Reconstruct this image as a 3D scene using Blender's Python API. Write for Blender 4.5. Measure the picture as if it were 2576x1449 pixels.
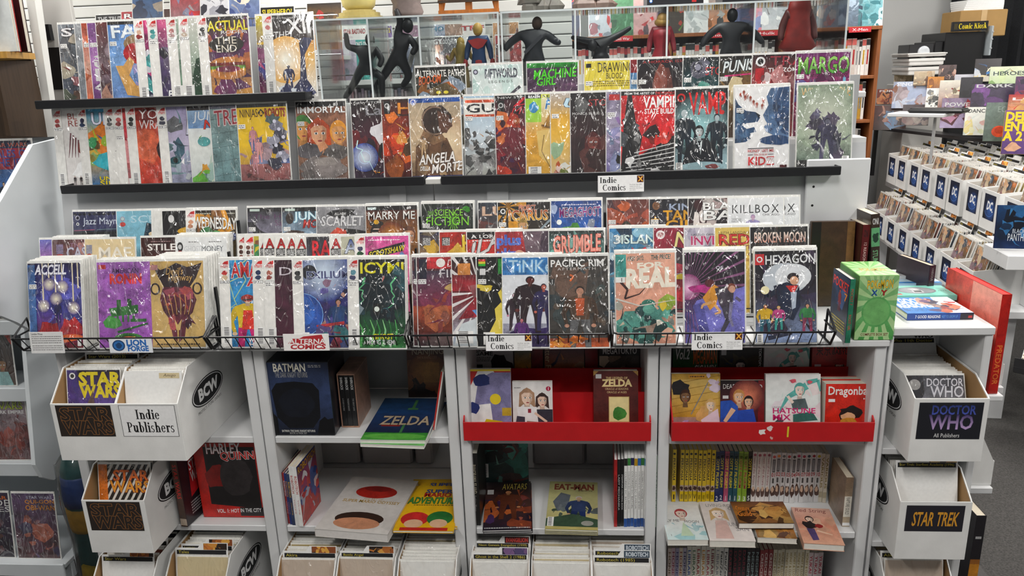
import bpy, math, random
from mathutils import Vector, Matrix
for _o in list(bpy.data.objects): bpy.data.objects.remove(_o)
SC = bpy.context.scene
COL = SC.collection
R = math.radians
# ------------------------------------------------------------------ camera
W0, H0, FPX = 2576, 1449, 1920.0
CAM = Vector((0, -2.1, 1.8))
PITCH, ROLL, YAW = R(16.1), R(-2.08), R(4.7)
def _basis():
    f = Vector((-math.sin(YAW), math.cos(YAW), 0)); r = Vector((math.cos(YAW), math.sin(YAW), 0)); u = Vector((0, 0, 1))
    f2 = f*math.cos(PITCH) - u*math.sin(PITCH); u2 = u*math.cos(PITCH) + f*math.sin(PITCH)
    return r*math.cos(ROLL) + u2*math.sin(ROLL), u2*math.cos(ROLL) - r*math.sin(ROLL), f2
CR, CU, CF = _basis()
cam = bpy.data.cameras.new('camera'); cam.sensor_width = 36; cam.lens = 36*FPX/W0; cam.clip_start = .05
co = bpy.data.objects.new('camera', cam); COL.objects.link(co)
co.matrix_world = Matrix(((CR.x, CU.x, -CF.x, CAM.x), (CR.y, CU.y, -CF.y, CAM.y), (CR.z, CU.z, -CF.z, CAM.z), (0, 0, 0, 1)))
SC.camera = co
def _ray(px, py): return CF*FPX + CR*(px - W0/2) - CU*(py - H0/2)
def atY(px, py, Y):                      # where the sight line through a pixel meets the depth plane Y
    d = _ray(px, py); return CAM + d*((Y - CAM.y)/d.y)
def atZ(px, py, z):
    d = _ray(px, py); return CAM + d*((z - CAM.z)/d.z)
def atX(px, py, x):
    d = _ray(px, py); return CAM + d*((x - CAM.x)/d.x)
# ------------------------------------------------------------------ light
SC.view_settings.view_transform = 'Standard'; SC.view_settings.look = 'None'
SC.view_settings.exposure = -0.04; SC.view_settings.gamma = 1; SC.view_settings.use_curve_mapping = False
SC.cycles.max_bounces = 6; SC.cycles.diffuse_bounces = 3; SC.cycles.glossy_bounces = 3; SC.cycles.transparent_max_bounces = 12; SC.cycles.adaptive_threshold = .02
wd = bpy.data.worlds.new('world'); SC.world = wd; wd.use_nodes = True
wd.node_tree.nodes['Background'].inputs[0].default_value = (.93, .96, 1, 1)
wd.node_tree.nodes['Background'].inputs[1].default_value = .14
CEIL = 3.05
LAMPS = [(-1.7, -1.9), (.2, -1.9), (2.1, -1.9), (-1.7, .5), (.2, .5), (2.1, .5), (-1.7, 2.9), (.2, 2.9), (2.1, 2.9), (4.0, .5), (4.0, 2.9), (-3.6, .5), (-3.6, 2.9)]
for x, y in LAMPS:                       # fluorescent tubes of the ceiling fixtures
    l = bpy.data.lights.new('fixture_light', 'AREA'); l.shape = 'RECTANGLE'; l.size = .16; l.size_y = 1.15; l.energy = 26; l.color = (1, .97, .93)
    o = bpy.data.objects.new('fixture_light', l); COL.objects.link(o); o.location = (x, y, CEIL - .075)
# ------------------------------------------------------------------ colour
def lin(c): return c/12.92 if c <= .04045 else ((c + .055)/1.055)**2.4
_cc = {}
def hx(s):
    if not isinstance(s, str): return s
    if s not in _cc:
        t = s if len(s) == 6 else ''.join(k*2 for k in s)
        _cc[s] = tuple(lin(int(t[i:i+2], 16)/255) for i in (0, 2, 4))
    return _cc[s]
def mixc(a, b, t): a, b = hx(a), hx(b); return tuple(a[i]*(1-t) + b[i]*t for i in range(3))
# ------------------------------------------------------------------ materials: all read the mesh colour 'Col', worked over by noise
MATS = {}
def mat(name, rough=.5, var=.12, nscale=30, metal=0, coat=0, coat_r=.08, wrinkle=0, bump=0, bscale=200, spec=.5, grain=None, ink=0):
    m = bpy.data.materials.new(name); m.use_nodes = True; t = m.node_tree; n = t.nodes; L = t.links.new
    b = n['Principled BSDF']; at = n.new('ShaderNodeAttribute'); at.attribute_name = 'Col'
    tc = n.new('ShaderNodeTexCoord'); oi = n.new('ShaderNodeObjectInfo')
    ad = n.new('ShaderNodeVectorMath'); ad.operation = 'MULTIPLY_ADD'
    L(oi.outputs['Random'], ad.inputs[0]); ad.inputs[1].default_value = (37, 91, 53); L(tc.outputs['Object'], ad.inputs[2])
    vec = ad.outputs[0]
    if grain:
        mp = n.new('ShaderNodeMapping'); mp.inputs['Scale'].default_value = grain; L(vec, mp.inputs[0]); vg = mp.outputs[0]
    else: vg = vec
    nz = n.new('ShaderNodeTexNoise'); nz.inputs['Scale'].default_value = nscale; nz.inputs['Detail'].default_value = 2; L(vg, nz.inputs['Vector'])
    mr = n.new('ShaderNodeMapRange'); mr.inputs[1].default_value = .3; mr.inputs[2].default_value = .7; mr.inputs[3].default_value = 1 - var; mr.inputs[4].default_value = 1 + var*.6
    L(nz.outputs['Fac'], mr.inputs[0])
    mx = n.new('ShaderNodeMix'); mx.data_type = 'RGBA'; mx.blend_type = 'MULTIPLY'; mx.inputs[0].default_value = 1
    L(at.outputs['Color'], mx.inputs[6]); L(mr.outputs[0], mx.inputs[7]); L(mx.outputs[2], b.inputs['Base Color'])
    b.inputs['Roughness'].default_value = rough; b.inputs['Metallic'].default_value = metal; b.inputs['Specular IOR Level'].default_value = spec
    if coat:
        b.inputs['Coat Weight'].default_value = coat; b.inputs['Coat IOR'].default_value = 1.75 if wrinkle else 1.5; b.inputs['Coat Roughness'].default_value = coat_r
    if wrinkle:                          # creases of a thin clear sleeve: narrow ridges along noise contours
        mp = n.new('ShaderNodeMapping'); mp.inputs['Scale'].default_value = (1.7, 1, .6); mp.inputs['Rotation'].default_value = (0, .45, 0); L(vec, mp.inputs[0])
        hs = []
        for sc_, wd_ in ((7, .035), (15, .05)):
            w1 = n.new('ShaderNodeTexNoise'); w1.inputs['Scale'].default_value = sc_; w1.inputs['Detail'].default_value = 1; w1.inputs['Distortion'].default_value = 1.6; L(mp.outputs[0], w1.inputs['Vector'])
            s = n.new('ShaderNodeMath'); s.operation = 'SUBTRACT'; s.inputs[1].default_value = .5; L(w1.outputs['Fac'], s.inputs[0])
            ab = n.new('ShaderNodeMath'); ab.operation = 'ABSOLUTE'; L(s.outputs[0], ab.inputs[0])
            rg = n.new('ShaderNodeMapRange'); rg.interpolation_type = 'SMOOTHSTEP'; rg.inputs[1].default_value = 0; rg.inputs[2].default_value = wd_; rg.inputs[3].default_value = 1; rg.inputs[4].default_value = 0; L(ab.outputs[0], rg.inputs[0]); hs.append(rg)
        sm = n.new('ShaderNodeMath'); sm.operation = 'MULTIPLY_ADD'; sm.inputs[1].default_value = .25; L(hs[1].outputs[0], sm.inputs[0]); L(hs[0].outputs[0], sm.inputs[2])
        bp = n.new('ShaderNodeBump'); bp.inputs['Strength'].default_value = wrinkle; bp.inputs['Distance'].default_value = .012; L(sm.outputs[0], bp.inputs['Height'])
        L(bp.outputs[0], b.inputs['Coat Normal'])
    if ink:
        gm = n.new('ShaderNodeGamma'); gm.inputs[1].default_value = 1.1; L(at.outputs['Color'], gm.inputs[0]); L(gm.outputs[0], mx.inputs[6])
        #  broken tone and fine line work of printed artwork
        k1 = n.new('ShaderNodeTexNoise'); k1.inputs['Scale'].default_value = 48; k1.inputs['Detail'].default_value = 1.5; k1.inputs['Distortion'].default_value = 2.2; L(vec, k1.inputs['Vector'])
        s1 = n.new('ShaderNodeMath'); s1.operation = 'SUBTRACT'; s1.inputs[1].default_value = .5; L(k1.outputs['Fac'], s1.inputs[0]); a1 = n.new('ShaderNodeMath'); a1.operation = 'ABSOLUTE'; L(s1.outputs[0], a1.inputs[0])
        g1 = n.new('ShaderNodeMapRange'); g1.inputs[1].default_value = 0; g1.inputs[2].default_value = .03; g1.inputs[3].default_value = ink; g1.inputs[4].default_value = 0; L(a1.outputs[0], g1.inputs[0])
        bw = n.new('ShaderNodeRGBToBW'); L(at.outputs['Color'], bw.inputs[0]); g2 = n.new('ShaderNodeMapRange'); g2.inputs[1].default_value = .25; g2.inputs[2].default_value = .6; g2.inputs[3].default_value = 1; g2.inputs[4].default_value = 0; L(bw.outputs[0], g2.inputs[0])
        mm = n.new('ShaderNodeMath'); mm.operation = 'MULTIPLY'; L(g1.outputs[0], mm.inputs[0]); L(g2.outputs[0], mm.inputs[1])
        k2 = n.new('ShaderNodeTexNoise'); k2.inputs['Scale'].default_value = 22; k2.inputs['Detail'].default_value = 3; k2.inputs['Distortion'].default_value = 1.0; L(vec, k2.inputs['Vector'])
        g3 = n.new('ShaderNodeMapRange'); g3.inputs[1].default_value = .35; g3.inputs[2].default_value = .65; g3.inputs[3].default_value = -.5*ink; g3.inputs[4].default_value = .8*ink; L(k2.outputs['Fac'], g3.inputs[0])
        m3 = n.new('ShaderNodeMath'); m3.operation = 'MULTIPLY'; L(g3.outputs[0], m3.inputs[0]); L(g2.outputs[0], m3.inputs[1])
        p1 = n.new('ShaderNodeMath'); p1.operation = 'ADD'; p1.inputs[1].default_value = 1; L(m3.outputs[0], p1.inputs[0])
        p2 = n.new('ShaderNodeMath'); p2.operation = 'SUBTRACT'; L(p1.outputs[0], p2.inputs[0]); L(mm.outputs[0], p2.inputs[1])
        m4 = n.new('ShaderNodeMix'); m4.data_type = 'RGBA'; m4.blend_type = 'MULTIPLY'; m4.inputs[0].default_value = 1; L(mx.outputs[2], m4.inputs[6]); L(p2.outputs[0], m4.inputs[7]); L(m4.outputs[2], b.inputs['Base Color'])
    if bump:
        nb = n.new('ShaderNodeTexNoise'); nb.inputs['Scale'].default_value = bscale; nb.inputs['Detail'].default_value = 3; L(vec, nb.inputs['Vector'])
        bp2 = n.new('ShaderNodeBump'); bp2.inputs['Strength'].default_value = bump; bp2.inputs['Distance'].default_value = .002; L(nb.outputs['Fac'], bp2.inputs['Height']); L(bp2.outputs[0], b.inputs['Normal'])
    MATS[name] = m; return m
mat('sleeved_print', .45, .10, 60, coat=1, coat_r=.06, wrinkle=1, ink=.55)
mat('clear_sleeve', .35, .05, 40, coat=1, coat_r=.06, wrinkle=1)
mat('book_print', .38, .08, 50, coat=.35, coat_r=.18, ink=.3)
mat('paper', .75, .04, 120)
mat('white_paint', .42, .07, 6, bump=.15, bscale=60)
mat('cardboard', .7, .06, 14, bump=.12, bscale=150)
mat('red_card', .5, .08, 20, bump=.1)
mat('black_metal', .35, .15, 40, spec=.4)
mat('ledge', .45, .12, 30, bump=.1)
mat('wall_paint', .8, .04, 3, bump=.2, bscale=90)
mat('carpet', .95, .45, 160, bump=.8, bscale=500)
mat('wood', .45, .25, 9, grain=(12, 12, 1))
mat('plastic', .35, .08, 30)
mat('figure_paint', .5, .2, 40)
mat('chrome', .25, .05, 30, metal=1)
mat('tile', .9, .15, 120, bump=.3)
def glassy(name, tint, gloss, rough):
    m = bpy.data.materials.new(name); m.use_nodes = True; t = m.node_tree; n = t.nodes; L = t.links.new
    n.remove(n['Principled BSDF']); out = n['Material Output']
    tr = n.new('ShaderNodeBsdfTransparent'); tr.inputs[0].default_value = (*tint, 1)
    gl = n.new('ShaderNodeBsdfGlossy'); gl.inputs['Roughness'].default_value = rough
    fr = n.new('ShaderNodeFresnel'); fr.inputs[0].default_value = 1.45
    nz = n.new('ShaderNodeTexNoise'); nz.inputs['Scale'].default_value = 5
    ma = n.new('ShaderNodeMath'); ma.operation = 'MULTIPLY_ADD'; ma.inputs[1].default_value = gloss; L(fr.outputs[0], ma.inputs[0])
    sc = n.new('ShaderNodeMath'); sc.operation = 'MULTIPLY'; sc.inputs[1].default_value = .05; L(nz.outputs[0], sc.inputs[0]); L(sc.outputs[0], ma.inputs[2])
    mx = n.new('ShaderNodeMixShader'); L(ma.outputs[0], mx.inputs[0]); L(tr.outputs[0], mx.inputs[1]); L(gl.outputs[0], mx.inputs[2]); L(mx.outputs[0], out.inputs[0])
    MATS[name] = m
glassy('acrylic', (.93, .95, .95), .8, .05)
mat('acrylic_edge', .25, .05, 30)
def glow(name, c, s):
    m = bpy.data.materials.new(name); m.use_nodes = True; b = m.node_tree.nodes['Principled BSDF']
    b.inputs['Emission Color'].default_value = (*c, 1); b.inputs['Emission Strength'].default_value = s; MATS[name] = m
glow('lamp_diffuser', (1, .97, .93), 9)
# ------------------------------------------------------------------ mesh builder
class MB:
    def __init__(s): s.v = []; s.f = []; s.c = []
    def add(s, vs, fs, c):
        k = len(s.v); s.v += [tuple(p) for p in vs]; s.f += [tuple(k + i for i in f) for f in fs]; s.c += [hx(c)]*len(vs); return s
    def box(s, x0, y0, z0, x1, y1, z1, c='fff', M=None):
        vs = [Vector(p) for p in ((x0,y0,z0),(x1,y0,z0),(x1,y1,z0),(x0,y1,z0),(x0,y0,z1),(x1,y0,z1),(x1,y1,z1),(x0,y1,z1))]
        if M: vs = [M @ p for p in vs]
        return s.add(vs, ((0,3,2,1),(4,5,6,7),(0,1,5,4),(1,2,6,5),(2,3,7,6),(3,0,4,7)), c)
    def bbox(s, x0, y0, z0, x1, y1, z1, c='fff', b=.002):       # box with chamfered edges
        r = []
        for z, i in ((z0, b), (z0+b, 0), (z1-b, 0), (z1, b)):
            r.append([(x0+i+b, y0+i, z), (x1-i-b, y0+i, z), (x1-i, y0+i+b, z), (x1-i, y1-i-b, z), (x1-i-b, y1-i, z), (x0+i+b, y1-i, z), (x0+i, y1-i-b, z), (x0+i, y0+i+b, z)])
        return s.loft(r, c)
    def loft(s, rings, c, cap=True):
        n = len(rings[0]); vs = [p for r in rings for p in r]; fs = []
        for k in range(len(rings)-1):
            for i in range(n):
                j = (i+1) % n; fs.append((k*n+i, k*n+j, (k+1)*n+j, (k+1)*n+i))
        if cap: fs.append(tuple(range(n-1, -1, -1))); fs.append(tuple((len(rings)-1)*n+i for i in range(n)))
        return s.add(vs, fs, c)
    def prism(s, pts, y0, y1, c='fff', ax='y'):                 # 2-D outline given thickness
        n = len(pts)
        def P(a, b, d): return (a, d, b) if ax == 'y' else ((d, a, b) if ax == 'x' else (a, b, d))
        vs = [P(a, b, y0) for a, b in pts] + [P(a, b, y1) for a, b in pts]
        fs = [tuple(range(n)), tuple(range(2*n-1, n-1, -1))] + [(i, i+n, (i+1) % n+n, (i+1) % n) for i in range(n)]
        return s.add(vs, fs, c)
    def tube(s, pts, r, c='000', n=6):
        pts = [Vector(p) for p in pts]; rings = []
        rs = r if isinstance(r, (list, tuple)) else [r]*len(pts)
        for i, p in enumerate(pts):
            d = (pts[min(i+1, len(pts)-1)] - pts[max(i-1, 0)]).normalized()
            a = d.orthogonal().normalized() if i == 0 else (a - d*a.dot(d)).normalized()
            b = d.cross(a); rings.append([p + a*rs[i]*math.cos(t*6.2832/n) + b*rs[i]*math.sin(t*6.2832/n) for t in range(n)])
        return s.loft(rings, c)
    def lathe(s, prof, c, n=16, ctr=(0, 0)):
        return s.loft([[(ctr[0]+r*math.cos(t*6.2832/n), ctr[1]+r*math.sin(t*6.2832/n), z) for t in range(n)] for r, z in prof], c)
    def ell(s, cx, cy, cz, rx, ry, rz, c, n=10, m=6):
        pr = []
        for k in range(m+1):
            a = -math.pi/2 + math.pi*k/m; q = max(math.cos(a), .02)
            pr.append([(cx+rx*q*math.cos(t*6.2832/n), cy+ry*q*math.sin(t*6.2832/n), cz+rz*math.sin(a)) for t in range(n)])
        return s.loft(pr, c)
    def mesh(s, name, material, smooth=False):
        me = bpy.data.meshes.new(name); me.from_pydata(s.v, [], s.f); 
        a = me.color_attributes.new('Col', 'FLOAT_COLOR', 'POINT')
        a.data.foreach_set('color', [q for c in s.c for q in (c[0], c[1], c[2], 1)])
        me.materials.append(MATS[material])
        if smooth: me.shade_smooth()
        me.update(); return me
def obj(name, mb, material='white_paint', parent=None, loc=None, rot=None, smooth=False):
    me = mb.mesh(name, material, smooth) if isinstance(mb, MB) else mb
    o = bpy.data.objects.new(name, me); COL.objects.link(o)
    if parent: o.parent = parent
    if loc is not None: o.location = loc
    if rot is not None: o.rotation_euler = rot
    return o
def tag(o, label, cat, group=None):
    o['label'] = label; o['category'] = cat
    if group: o['group'] = group
    return o
def thing(name, label, cat, loc=(0, 0, 0), rot=(0, 0, 0), group=None):
    o = bpy.data.objects.new(name, None); o.empty_display_size = .05; COL.objects.link(o); o.location = loc; o.rotation_euler = rot
    return tag(o, label, cat, group)
def struct(o): o['kind'] = 'structure'; return o
ORD = ['first', 'second', 'third', 'fourth', 'fifth', 'sixth', 'seventh', 'eighth', 'ninth', 'tenth', 'eleventh', 'twelfth', 'thirteenth', 'fourteenth', 'fifteenth', 'sixteenth', 'seventeenth', 'eighteenth', 'nineteenth', 'twentieth']
ORD += ['twenty-' + w for w in ORD[:9]] + ['thirtieth'] + ['thirty-' + w for w in ORD[:9]]
# ------------------------------------------------------------------ lettering: glyphs of the built-in font, gathered once
GL = {}
def _gather():
    tmp = []; chars = [chr(c) for c in range(33, 127)] + ['東', '京', '♥']
    for off in (0, .018, .045):
        for ch in chars:
            for rep in (1, 2):
                if rep == 2 and off: continue
                cu = bpy.data.curves.new('glyph', 'FONT'); cu.body = ch*rep; cu.resolution_u = 2; cu.offset = off; cu.fill_mode = 'FRONT'
                o = bpy.data.objects.new('glyph', cu); COL.objects.link(o); tmp.append((ch, off, rep, o))
    dg = bpy.context.evaluated_depsgraph_get(); dg.update()
    wid = {}
    for ch, off, rep, o in tmp:
        me = bpy.data.meshes.new_from_object(o.evaluated_get(dg)); xs = [v.co.x for v in me.vertices] or [0]
        if not off: wid[ch, rep] = max(xs)
        if rep == 1: GL[ch, off] = ([(v.co.x, v.co.y) for v in me.vertices], [tuple(p.vertices) for p in me.polygons])
        bpy.data.meshes.remove(me)
    for ch in chars: GL['w', ch] = wid[ch, 2] - wid[ch, 1]
    for ch, off, rep, o in tmp: c = o.data; bpy.data.objects.remove(o); bpy.data.curves.remove(c)
_gather()
# hand-drawn bold serif letters for the printed signs (stems, hairline serifs, swelling bowls)
def _serif():
    S = {}
    def R4(x0, y0, x1, y1): return ([(x0, y0), (x1, y0), (x1, y1), (x0, y1)], [(0, 1, 2, 3)])
    def ring(cx, cy, rx, ry, tx, ty, a0=0, a1=360, n=22):
        v = []; f = []
        for i in range(n+1):
            a = R(a0 + (a1-a0)*i/n); v += [(cx+rx*math.cos(a), cy+ry*math.sin(a)), (cx+(rx-tx)*math.cos(a), cy+(ry-ty)*math.sin(a))]
        for i in range(n): f.append((2*i, 2*i+2, 2*i+3, 2*i+1))
        return (v, f)
    def disc(cx, cy, r): return ([(cx+r*math.cos(R(30*i)), cy+r*math.sin(R(30*i))) for i in range(12)], [tuple(range(12))])
    T, s, x = .165, .045, .47
    def stem(x0, y0, y1, l=1, top=1, base=1):
        q = [R4(x0, y0, x0+T, y1)]
        if base: q.append(R4(x0-.06, y0, x0+T+.06, y0+s))
        if top: q.append(([(x0-.07, y1-.02), (x0, y1-.05), (x0+T, y1), (x0-.07, y1-.02+s)], [(0, 1, 2, 3)]))
        return q
    S['I'] = ([R4(.1, 0, .25, .7), R4(.03, 0, .32, s), R4(.03, .7-s, .32, .7)], .37)
    S['n'] = (stem(.09, 0, x) + stem(.36, 0, .3, top=0) + [ring(.30, .29, .20, .185, .14, .08, 0, 165)], .60)
    S['d'] = (stem(.33, 0, .72) + [ring(.24, .235, .20, .245, .13, .04)], .57)
    S['i'] = (stem(.09, 0, x) + [disc(.16, .62, .085)], .32)
    S['e'] = ([ring(.25, .235, .21, .245, .13, .045, 0, 325), R4(.12, .235, .46, .275)], .50)
    S['C'] = ([ring(.38, .35, .34, .365, .15, .045, 48, 315), R4(.57, .48, .605, .69), R4(.575, .06, .62, .12)], .70)
    S['o'] = ([ring(.26, .235, .22, .245, .13, .04)], .53)
    S['m'] = (stem(.09, 0, x) + stem(.35, 0, .3, top=0) + stem(.61, 0, .3, top=0) + [ring(.29, .29, .20, .185, .14, .08, 0, 165), ring(.55, .29, .20, .185, .14, .08, 0, 165)], .86)
    S['c'] = ([ring(.25, .235, .21, .245, .13, .045, 40, 320), disc(.40, .38, .06)], .47)
    S['s'] = ([ring(.20, .345, .15, .135, .10, .05, 40, 270), ring(.20, .125, .16, .135, .10, .05, -90, 90), ring(.20, .125, .16, .135, .06, .04, 200, 270), R4(.33, .36, .36, .47), R4(.04, .0, .07, .13)], .42)
    S['P'] = ([R4(.1, 0, .25, .7), R4(.03, 0, .33, s), R4(.03, .7-s, .3, .7), ring(.27, .515, .28, .185, .14, .04, -95, 95)], .58)
    S['u'] = (stem(.09, .1, x, base=0) + stem(.36, 0, x) + [ring(.26, .19, .175, .195, .12, .09, 180, 350)], .60)
    S['b'] = (stem(.09, 0, .72, base=0) + [ring(.30, .235, .22, .245, .13, .04)], .56)
    S['l'] = (stem(.09, 0, .72), .32)
    S['h'] = (stem(.09, 0, .72) + stem(.36, 0, .3, top=0) + [ring(.30, .29, .20, .185, .14, .08, 0, 165)], .60)
    S['r'] = (stem(.09, 0, x) + [ring(.33, .31, .15, .16, .07, .07, 60, 170), disc(.39, .41, .07)], .47)
    S['A'] = ([([(.02, 0), (.07, 0), (.36, .7), (.31, .7)], [(0, 1, 2, 3)]), ([(.46, 0), (.64, 0), (.40, .7), (.30, .7)], [(0, 1, 2, 3)]), R4(.16, .22, .5, .26), R4(-.02, 0, .16, s), R4(.40, 0, .70, s)], .70)
    S['K'] = ([R4(.1, 0, .25, .7), R4(.03, 0, .32, s), R4(.03, .7-s, .32, .7), ([(.25, .3), (.25, .36), (.55, .69), (.61, .69)], [(0, 1, 2, 3)]), ([(.33, .40), (.42, .5), (.70, .02), (.50, .02)], [(0, 1, 2, 3)]), R4(.44, 0, .76, s)], .76)
    S['k'] = (stem(.09, 0, .72) + [([(.23, .2), (.23, .25), (.42, .45), (.47, .45)], [(0, 1, 2, 3)]), ([(.28, .27), (.36, .34), (.57, .02), (.41, .02)], [(0, 1, 2, 3)]), R4(.36, 0, .60, s)], .60)
    for ch, (parts, w) in S.items():
        V = []; F = []
        for v, f in parts: k = len(V); V += v; F += [tuple(k+i for i in q) for q in f]
        GL[ch, 's'] = (V, F); GL['sw', ch] = w
_serif()
# ------------------------------------------------------------------ flat print: shapes and lettering clipped to the printed sheet
def _clip(P):                            # P: (x, y, r, g, b) clipped to the unit square
    for ax, lim, sg in ((0, 0, 1), (0, 1, -1), (1, 0, 1), (1, 1, -1)):
        if not P: return P
        out = []; q = P[-1]; dq = (q[ax]-lim)*sg
        for p in P:
            dp = (p[ax]-lim)*sg
            if (dp >= 0) != (dq >= 0):
                t = dq/(dq-dp); out.append(tuple(q[i]+(p[i]-q[i])*t for i in range(5)))
            if dp >= 0: out.append(p)
            q, dq = p, dp
        P = out
    return P
class Art:
    def __init__(s, asp=1.53, seed=0):
        s.P = []; s.z = 0; s.asp = asp; s.r = random.Random(seed)
    def up(s): s.z += 1
    def poly(s, pts, c, z=True):
        if z: s.z += 1
        if isinstance(c, list): P = [(x, y, *hx(k)) for (x, y), k in zip(pts, c)]
        else: c = hx(c); P = [(x, y, *c) for x, y in pts]
        if min(p[0] for p in P) < 0 or max(p[0] for p in P) > 1 or min(p[1] for p in P) < 0 or max(p[1] for p in P) > 1: P = _clip(P)
        if len(P) > 2: s.P.append((s.z, P))
        return s
    def rect(s, x0, y0, x1, y1, c): return s.poly([(x0, y0), (x1, y0), (x1, y1), (x0, y1)], c)
    def grad(s, x0, y0, x1, y1, a, b): return s.poly([(x0, y0), (x1, y0), (x1, y1), (x0, y1)], [a, a, b, b])
    def bg(s, a, b=None, m=None):
        if m: s.grad(0, 0, 1, .5, a, m); return s.grad(0, .5, 1, 1, m, b)
        return s.grad(0, 0, 1, 1, a, b or a)
    def ell(s, cx, cy, rx, ry, c, n=20, a0=0, a1=360):
        if ry is None: ry = rx/s.asp
        k = n if a1-a0 >= 360 else n+1
        return s.poly([(cx+rx*math.cos(R(a0+(a1-a0)*i/n)), cy+ry*math.sin(R(a0+(a1-a0)*i/n))) for i in range(k)], c)
    def ring(s, cx, cy, rx, ry, t, c, a0=0, a1=360, n=22):
        if ry is None: ry = rx/s.asp
        s.z += 1; q = (ry/rx)
        for i in range(n):
            a, b = R(a0+(a1-a0)*i/n), R(a0+(a1-a0)*(i+1)/n)
            s.poly([(cx+rx*math.cos(a), cy+ry*math.sin(a)), (cx+rx*math.cos(b), cy+ry*math.sin(b)), (cx+(rx-t)*math.cos(b), cy+(ry-t*q)*math.sin(b)), (cx+(rx-t)*math.cos(a), cy+(ry-t*q)*math.sin(a))], c, False)
        return s
    def glow(s, cx, cy, r, c0, c1, n=20):
        s.z += 1
        for i in range(n):
            a, b = 6.2832*i/n, 6.2832*(i+1)/n
            s.poly([(cx, cy), (cx+r*math.cos(a), cy+r*math.sin(a)/s.asp), (cx+r*math.cos(b), cy+r*math.sin(b)/s.asp)], [c0, c1, c1], False)
        return s
    def line(s, pts, w, c, w2=None):
        s.z += 1; w2 = w if w2 is None else w2; n = len(pts)-1
        for i in range(n):
            (x0, y0), (x1, y1) = pts[i], pts[i+1]; dx, dy = x1-x0, (y1-y0)*s.asp; l = math.hypot(dx, dy) or 1; nx, ny = -dy/l, dx/l
            a = (w+(w2-w)*i/n)/2; b = (w+(w2-w)*(i+1)/n)/2
            s.poly([(x0+nx*a, y0+ny*a/s.asp), (x0-nx*a, y0-ny*a/s.asp), (x1-nx*b, y1-ny*b/s.asp), (x1+nx*b, y1+ny*b/s.asp)], c, False)
        return s
    def blob(s, cx, cy, rx, ry, c, rough=.35, n=11, rot=None):
        if ry is None: ry = rx/s.asp
        ph = s.r.random()*6.28 if rot is None else rot; pts = []
        for i in range(n):
            a = 6.2832*i/n; k = 1 + s.r.uniform(-rough, rough); x, y = rx*k*math.cos(a), ry*k*math.sin(a)
            pts.append((cx + x*math.cos(ph) - y*s.asp*math.sin(ph)*.5, cy + x/s.asp*math.sin(ph)*.5 + y*math.cos(ph)))
        if rot is None: pts = [(cx+rx*(1+s.r.uniform(-rough, rough))*math.cos(6.2832*i/n), cy+ry*(1+s.r.uniform(-rough, rough))*math.sin(6.2832*i/n)) for i in range(n)]
        return s.poly(pts, c)
    def busy(s, pal, n=26, x0=0, y0=0, x1=1, y1=.8, big=.26):
        pal = pal.split() if isinstance(pal, str) else pal
        for i in range(n):
            k = big*(1 - .75*i/n); x, y = s.r.uniform(x0, x1), s.r.uniform(y0, y1); c = mixc(s.r.choice(pal), s.r.choice(pal), s.r.random()*.6)
            t = s.r.random()
            if t < .55: s.blob(x, y, k*s.r.uniform(.5, 1.2), k*s.r.uniform(.4, 1)/s.asp*1.3, c, .45, 9)
            elif t < .8:
                a = s.r.uniform(0, 6.28); pts = [(x, y)]
                for j in range(4): a += s.r.uniform(-.6, .6); pts.append((pts[-1][0]+.5*k*math.cos(a), pts[-1][1]+.5*k*math.sin(a)/s.asp))
                s.line(pts, k*.30, c, .004)
            else: s.poly([(x+k*s.r.uniform(-1, 1), y+k*s.r.uniform(-1, 1)/s.asp) for _ in range(3)], c)
        return s
    def rays(s, cx, cy, n, c, r=1.6, duty=.45):
        s.z += 1
        for i in range(n):
            a, b = 6.2832*i/n, 6.2832*(i+duty)/n; s.poly([(cx, cy), (cx+r*math.cos(a), cy+r*math.sin(a)), (cx+r*math.cos(b), cy+r*math.sin(b))], c, False)
        return s
    def bolt(s, x0, y0, x1, y1, w, c, k=.08, n=7):
        pts = [(x0+(x1-x0)*i/n+(s.r.uniform(-k, k) if 0 < i < n else 0), y0+(y1-y0)*i/n+(s.r.uniform(-k, k)*.6 if 0 < i < n else 0)) for i in range(n+1)]
        return s.line(pts, w, c, w*.3)
    def man(s, cx, y0, h, suit='334', skin='dba', hair='321', legs=None, arms=1, w=1.0, spread=.5):     # a standing figure, nobody in particular
        A = s.asp; u = h/7.5; v = u*A*w; legs = legs or suit
        X = lambda k: cx + v*k
        Y = lambda k: y0 + u*k
        for sg in (-1, 1):
            s.poly([(X(.02*sg), Y(3.9)), (X(.75*sg), Y(3.9)), (X((.55+spread*.5)*sg), Y(2)), (X((.35+spread)*sg), Y(0)), (X((.0+spread*.8)*sg), Y(0)), (X((.1+spread*.4)*sg), Y(2))], legs)
            if arms: s.poly([(X(.75*sg), Y(6.25)), (X(1.15*sg), Y(5.9)), (X(1.45*sg), Y(4.4)), (X(1.15*sg), Y(3.1)), (X(.9*sg), Y(3.2)), (X(1.08*sg), Y(4.4)), (X(.7*sg), Y(5.4))], mixc(suit, '000', .2)); s.ell(X(1.03*sg), Y(3.0), v*.2, u*.22, skin, 8)
        s.poly([(X(-.72), Y(3.7)), (X(.72), Y(3.7)), (X(.78), Y(5)), (X(1.02), Y(6.15)), (X(.3), Y(6.5)), (X(-.3), Y(6.5)), (X(-1.02), Y(6.15)), (X(-.78), Y(5))], suit)
        s.poly([(X(-.15), Y(6.2)), (X(.15), Y(6.2)), (X(.16), Y(6.8)), (X(-.16), Y(6.8))], mixc(skin, '000', .25))
        s.ell(X(0), Y(7.05), v*.36, u*.5, hair, 12); s.ell(X(.02), Y(6.93), v*.29, u*.42, skin, 12)
        return s
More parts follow.
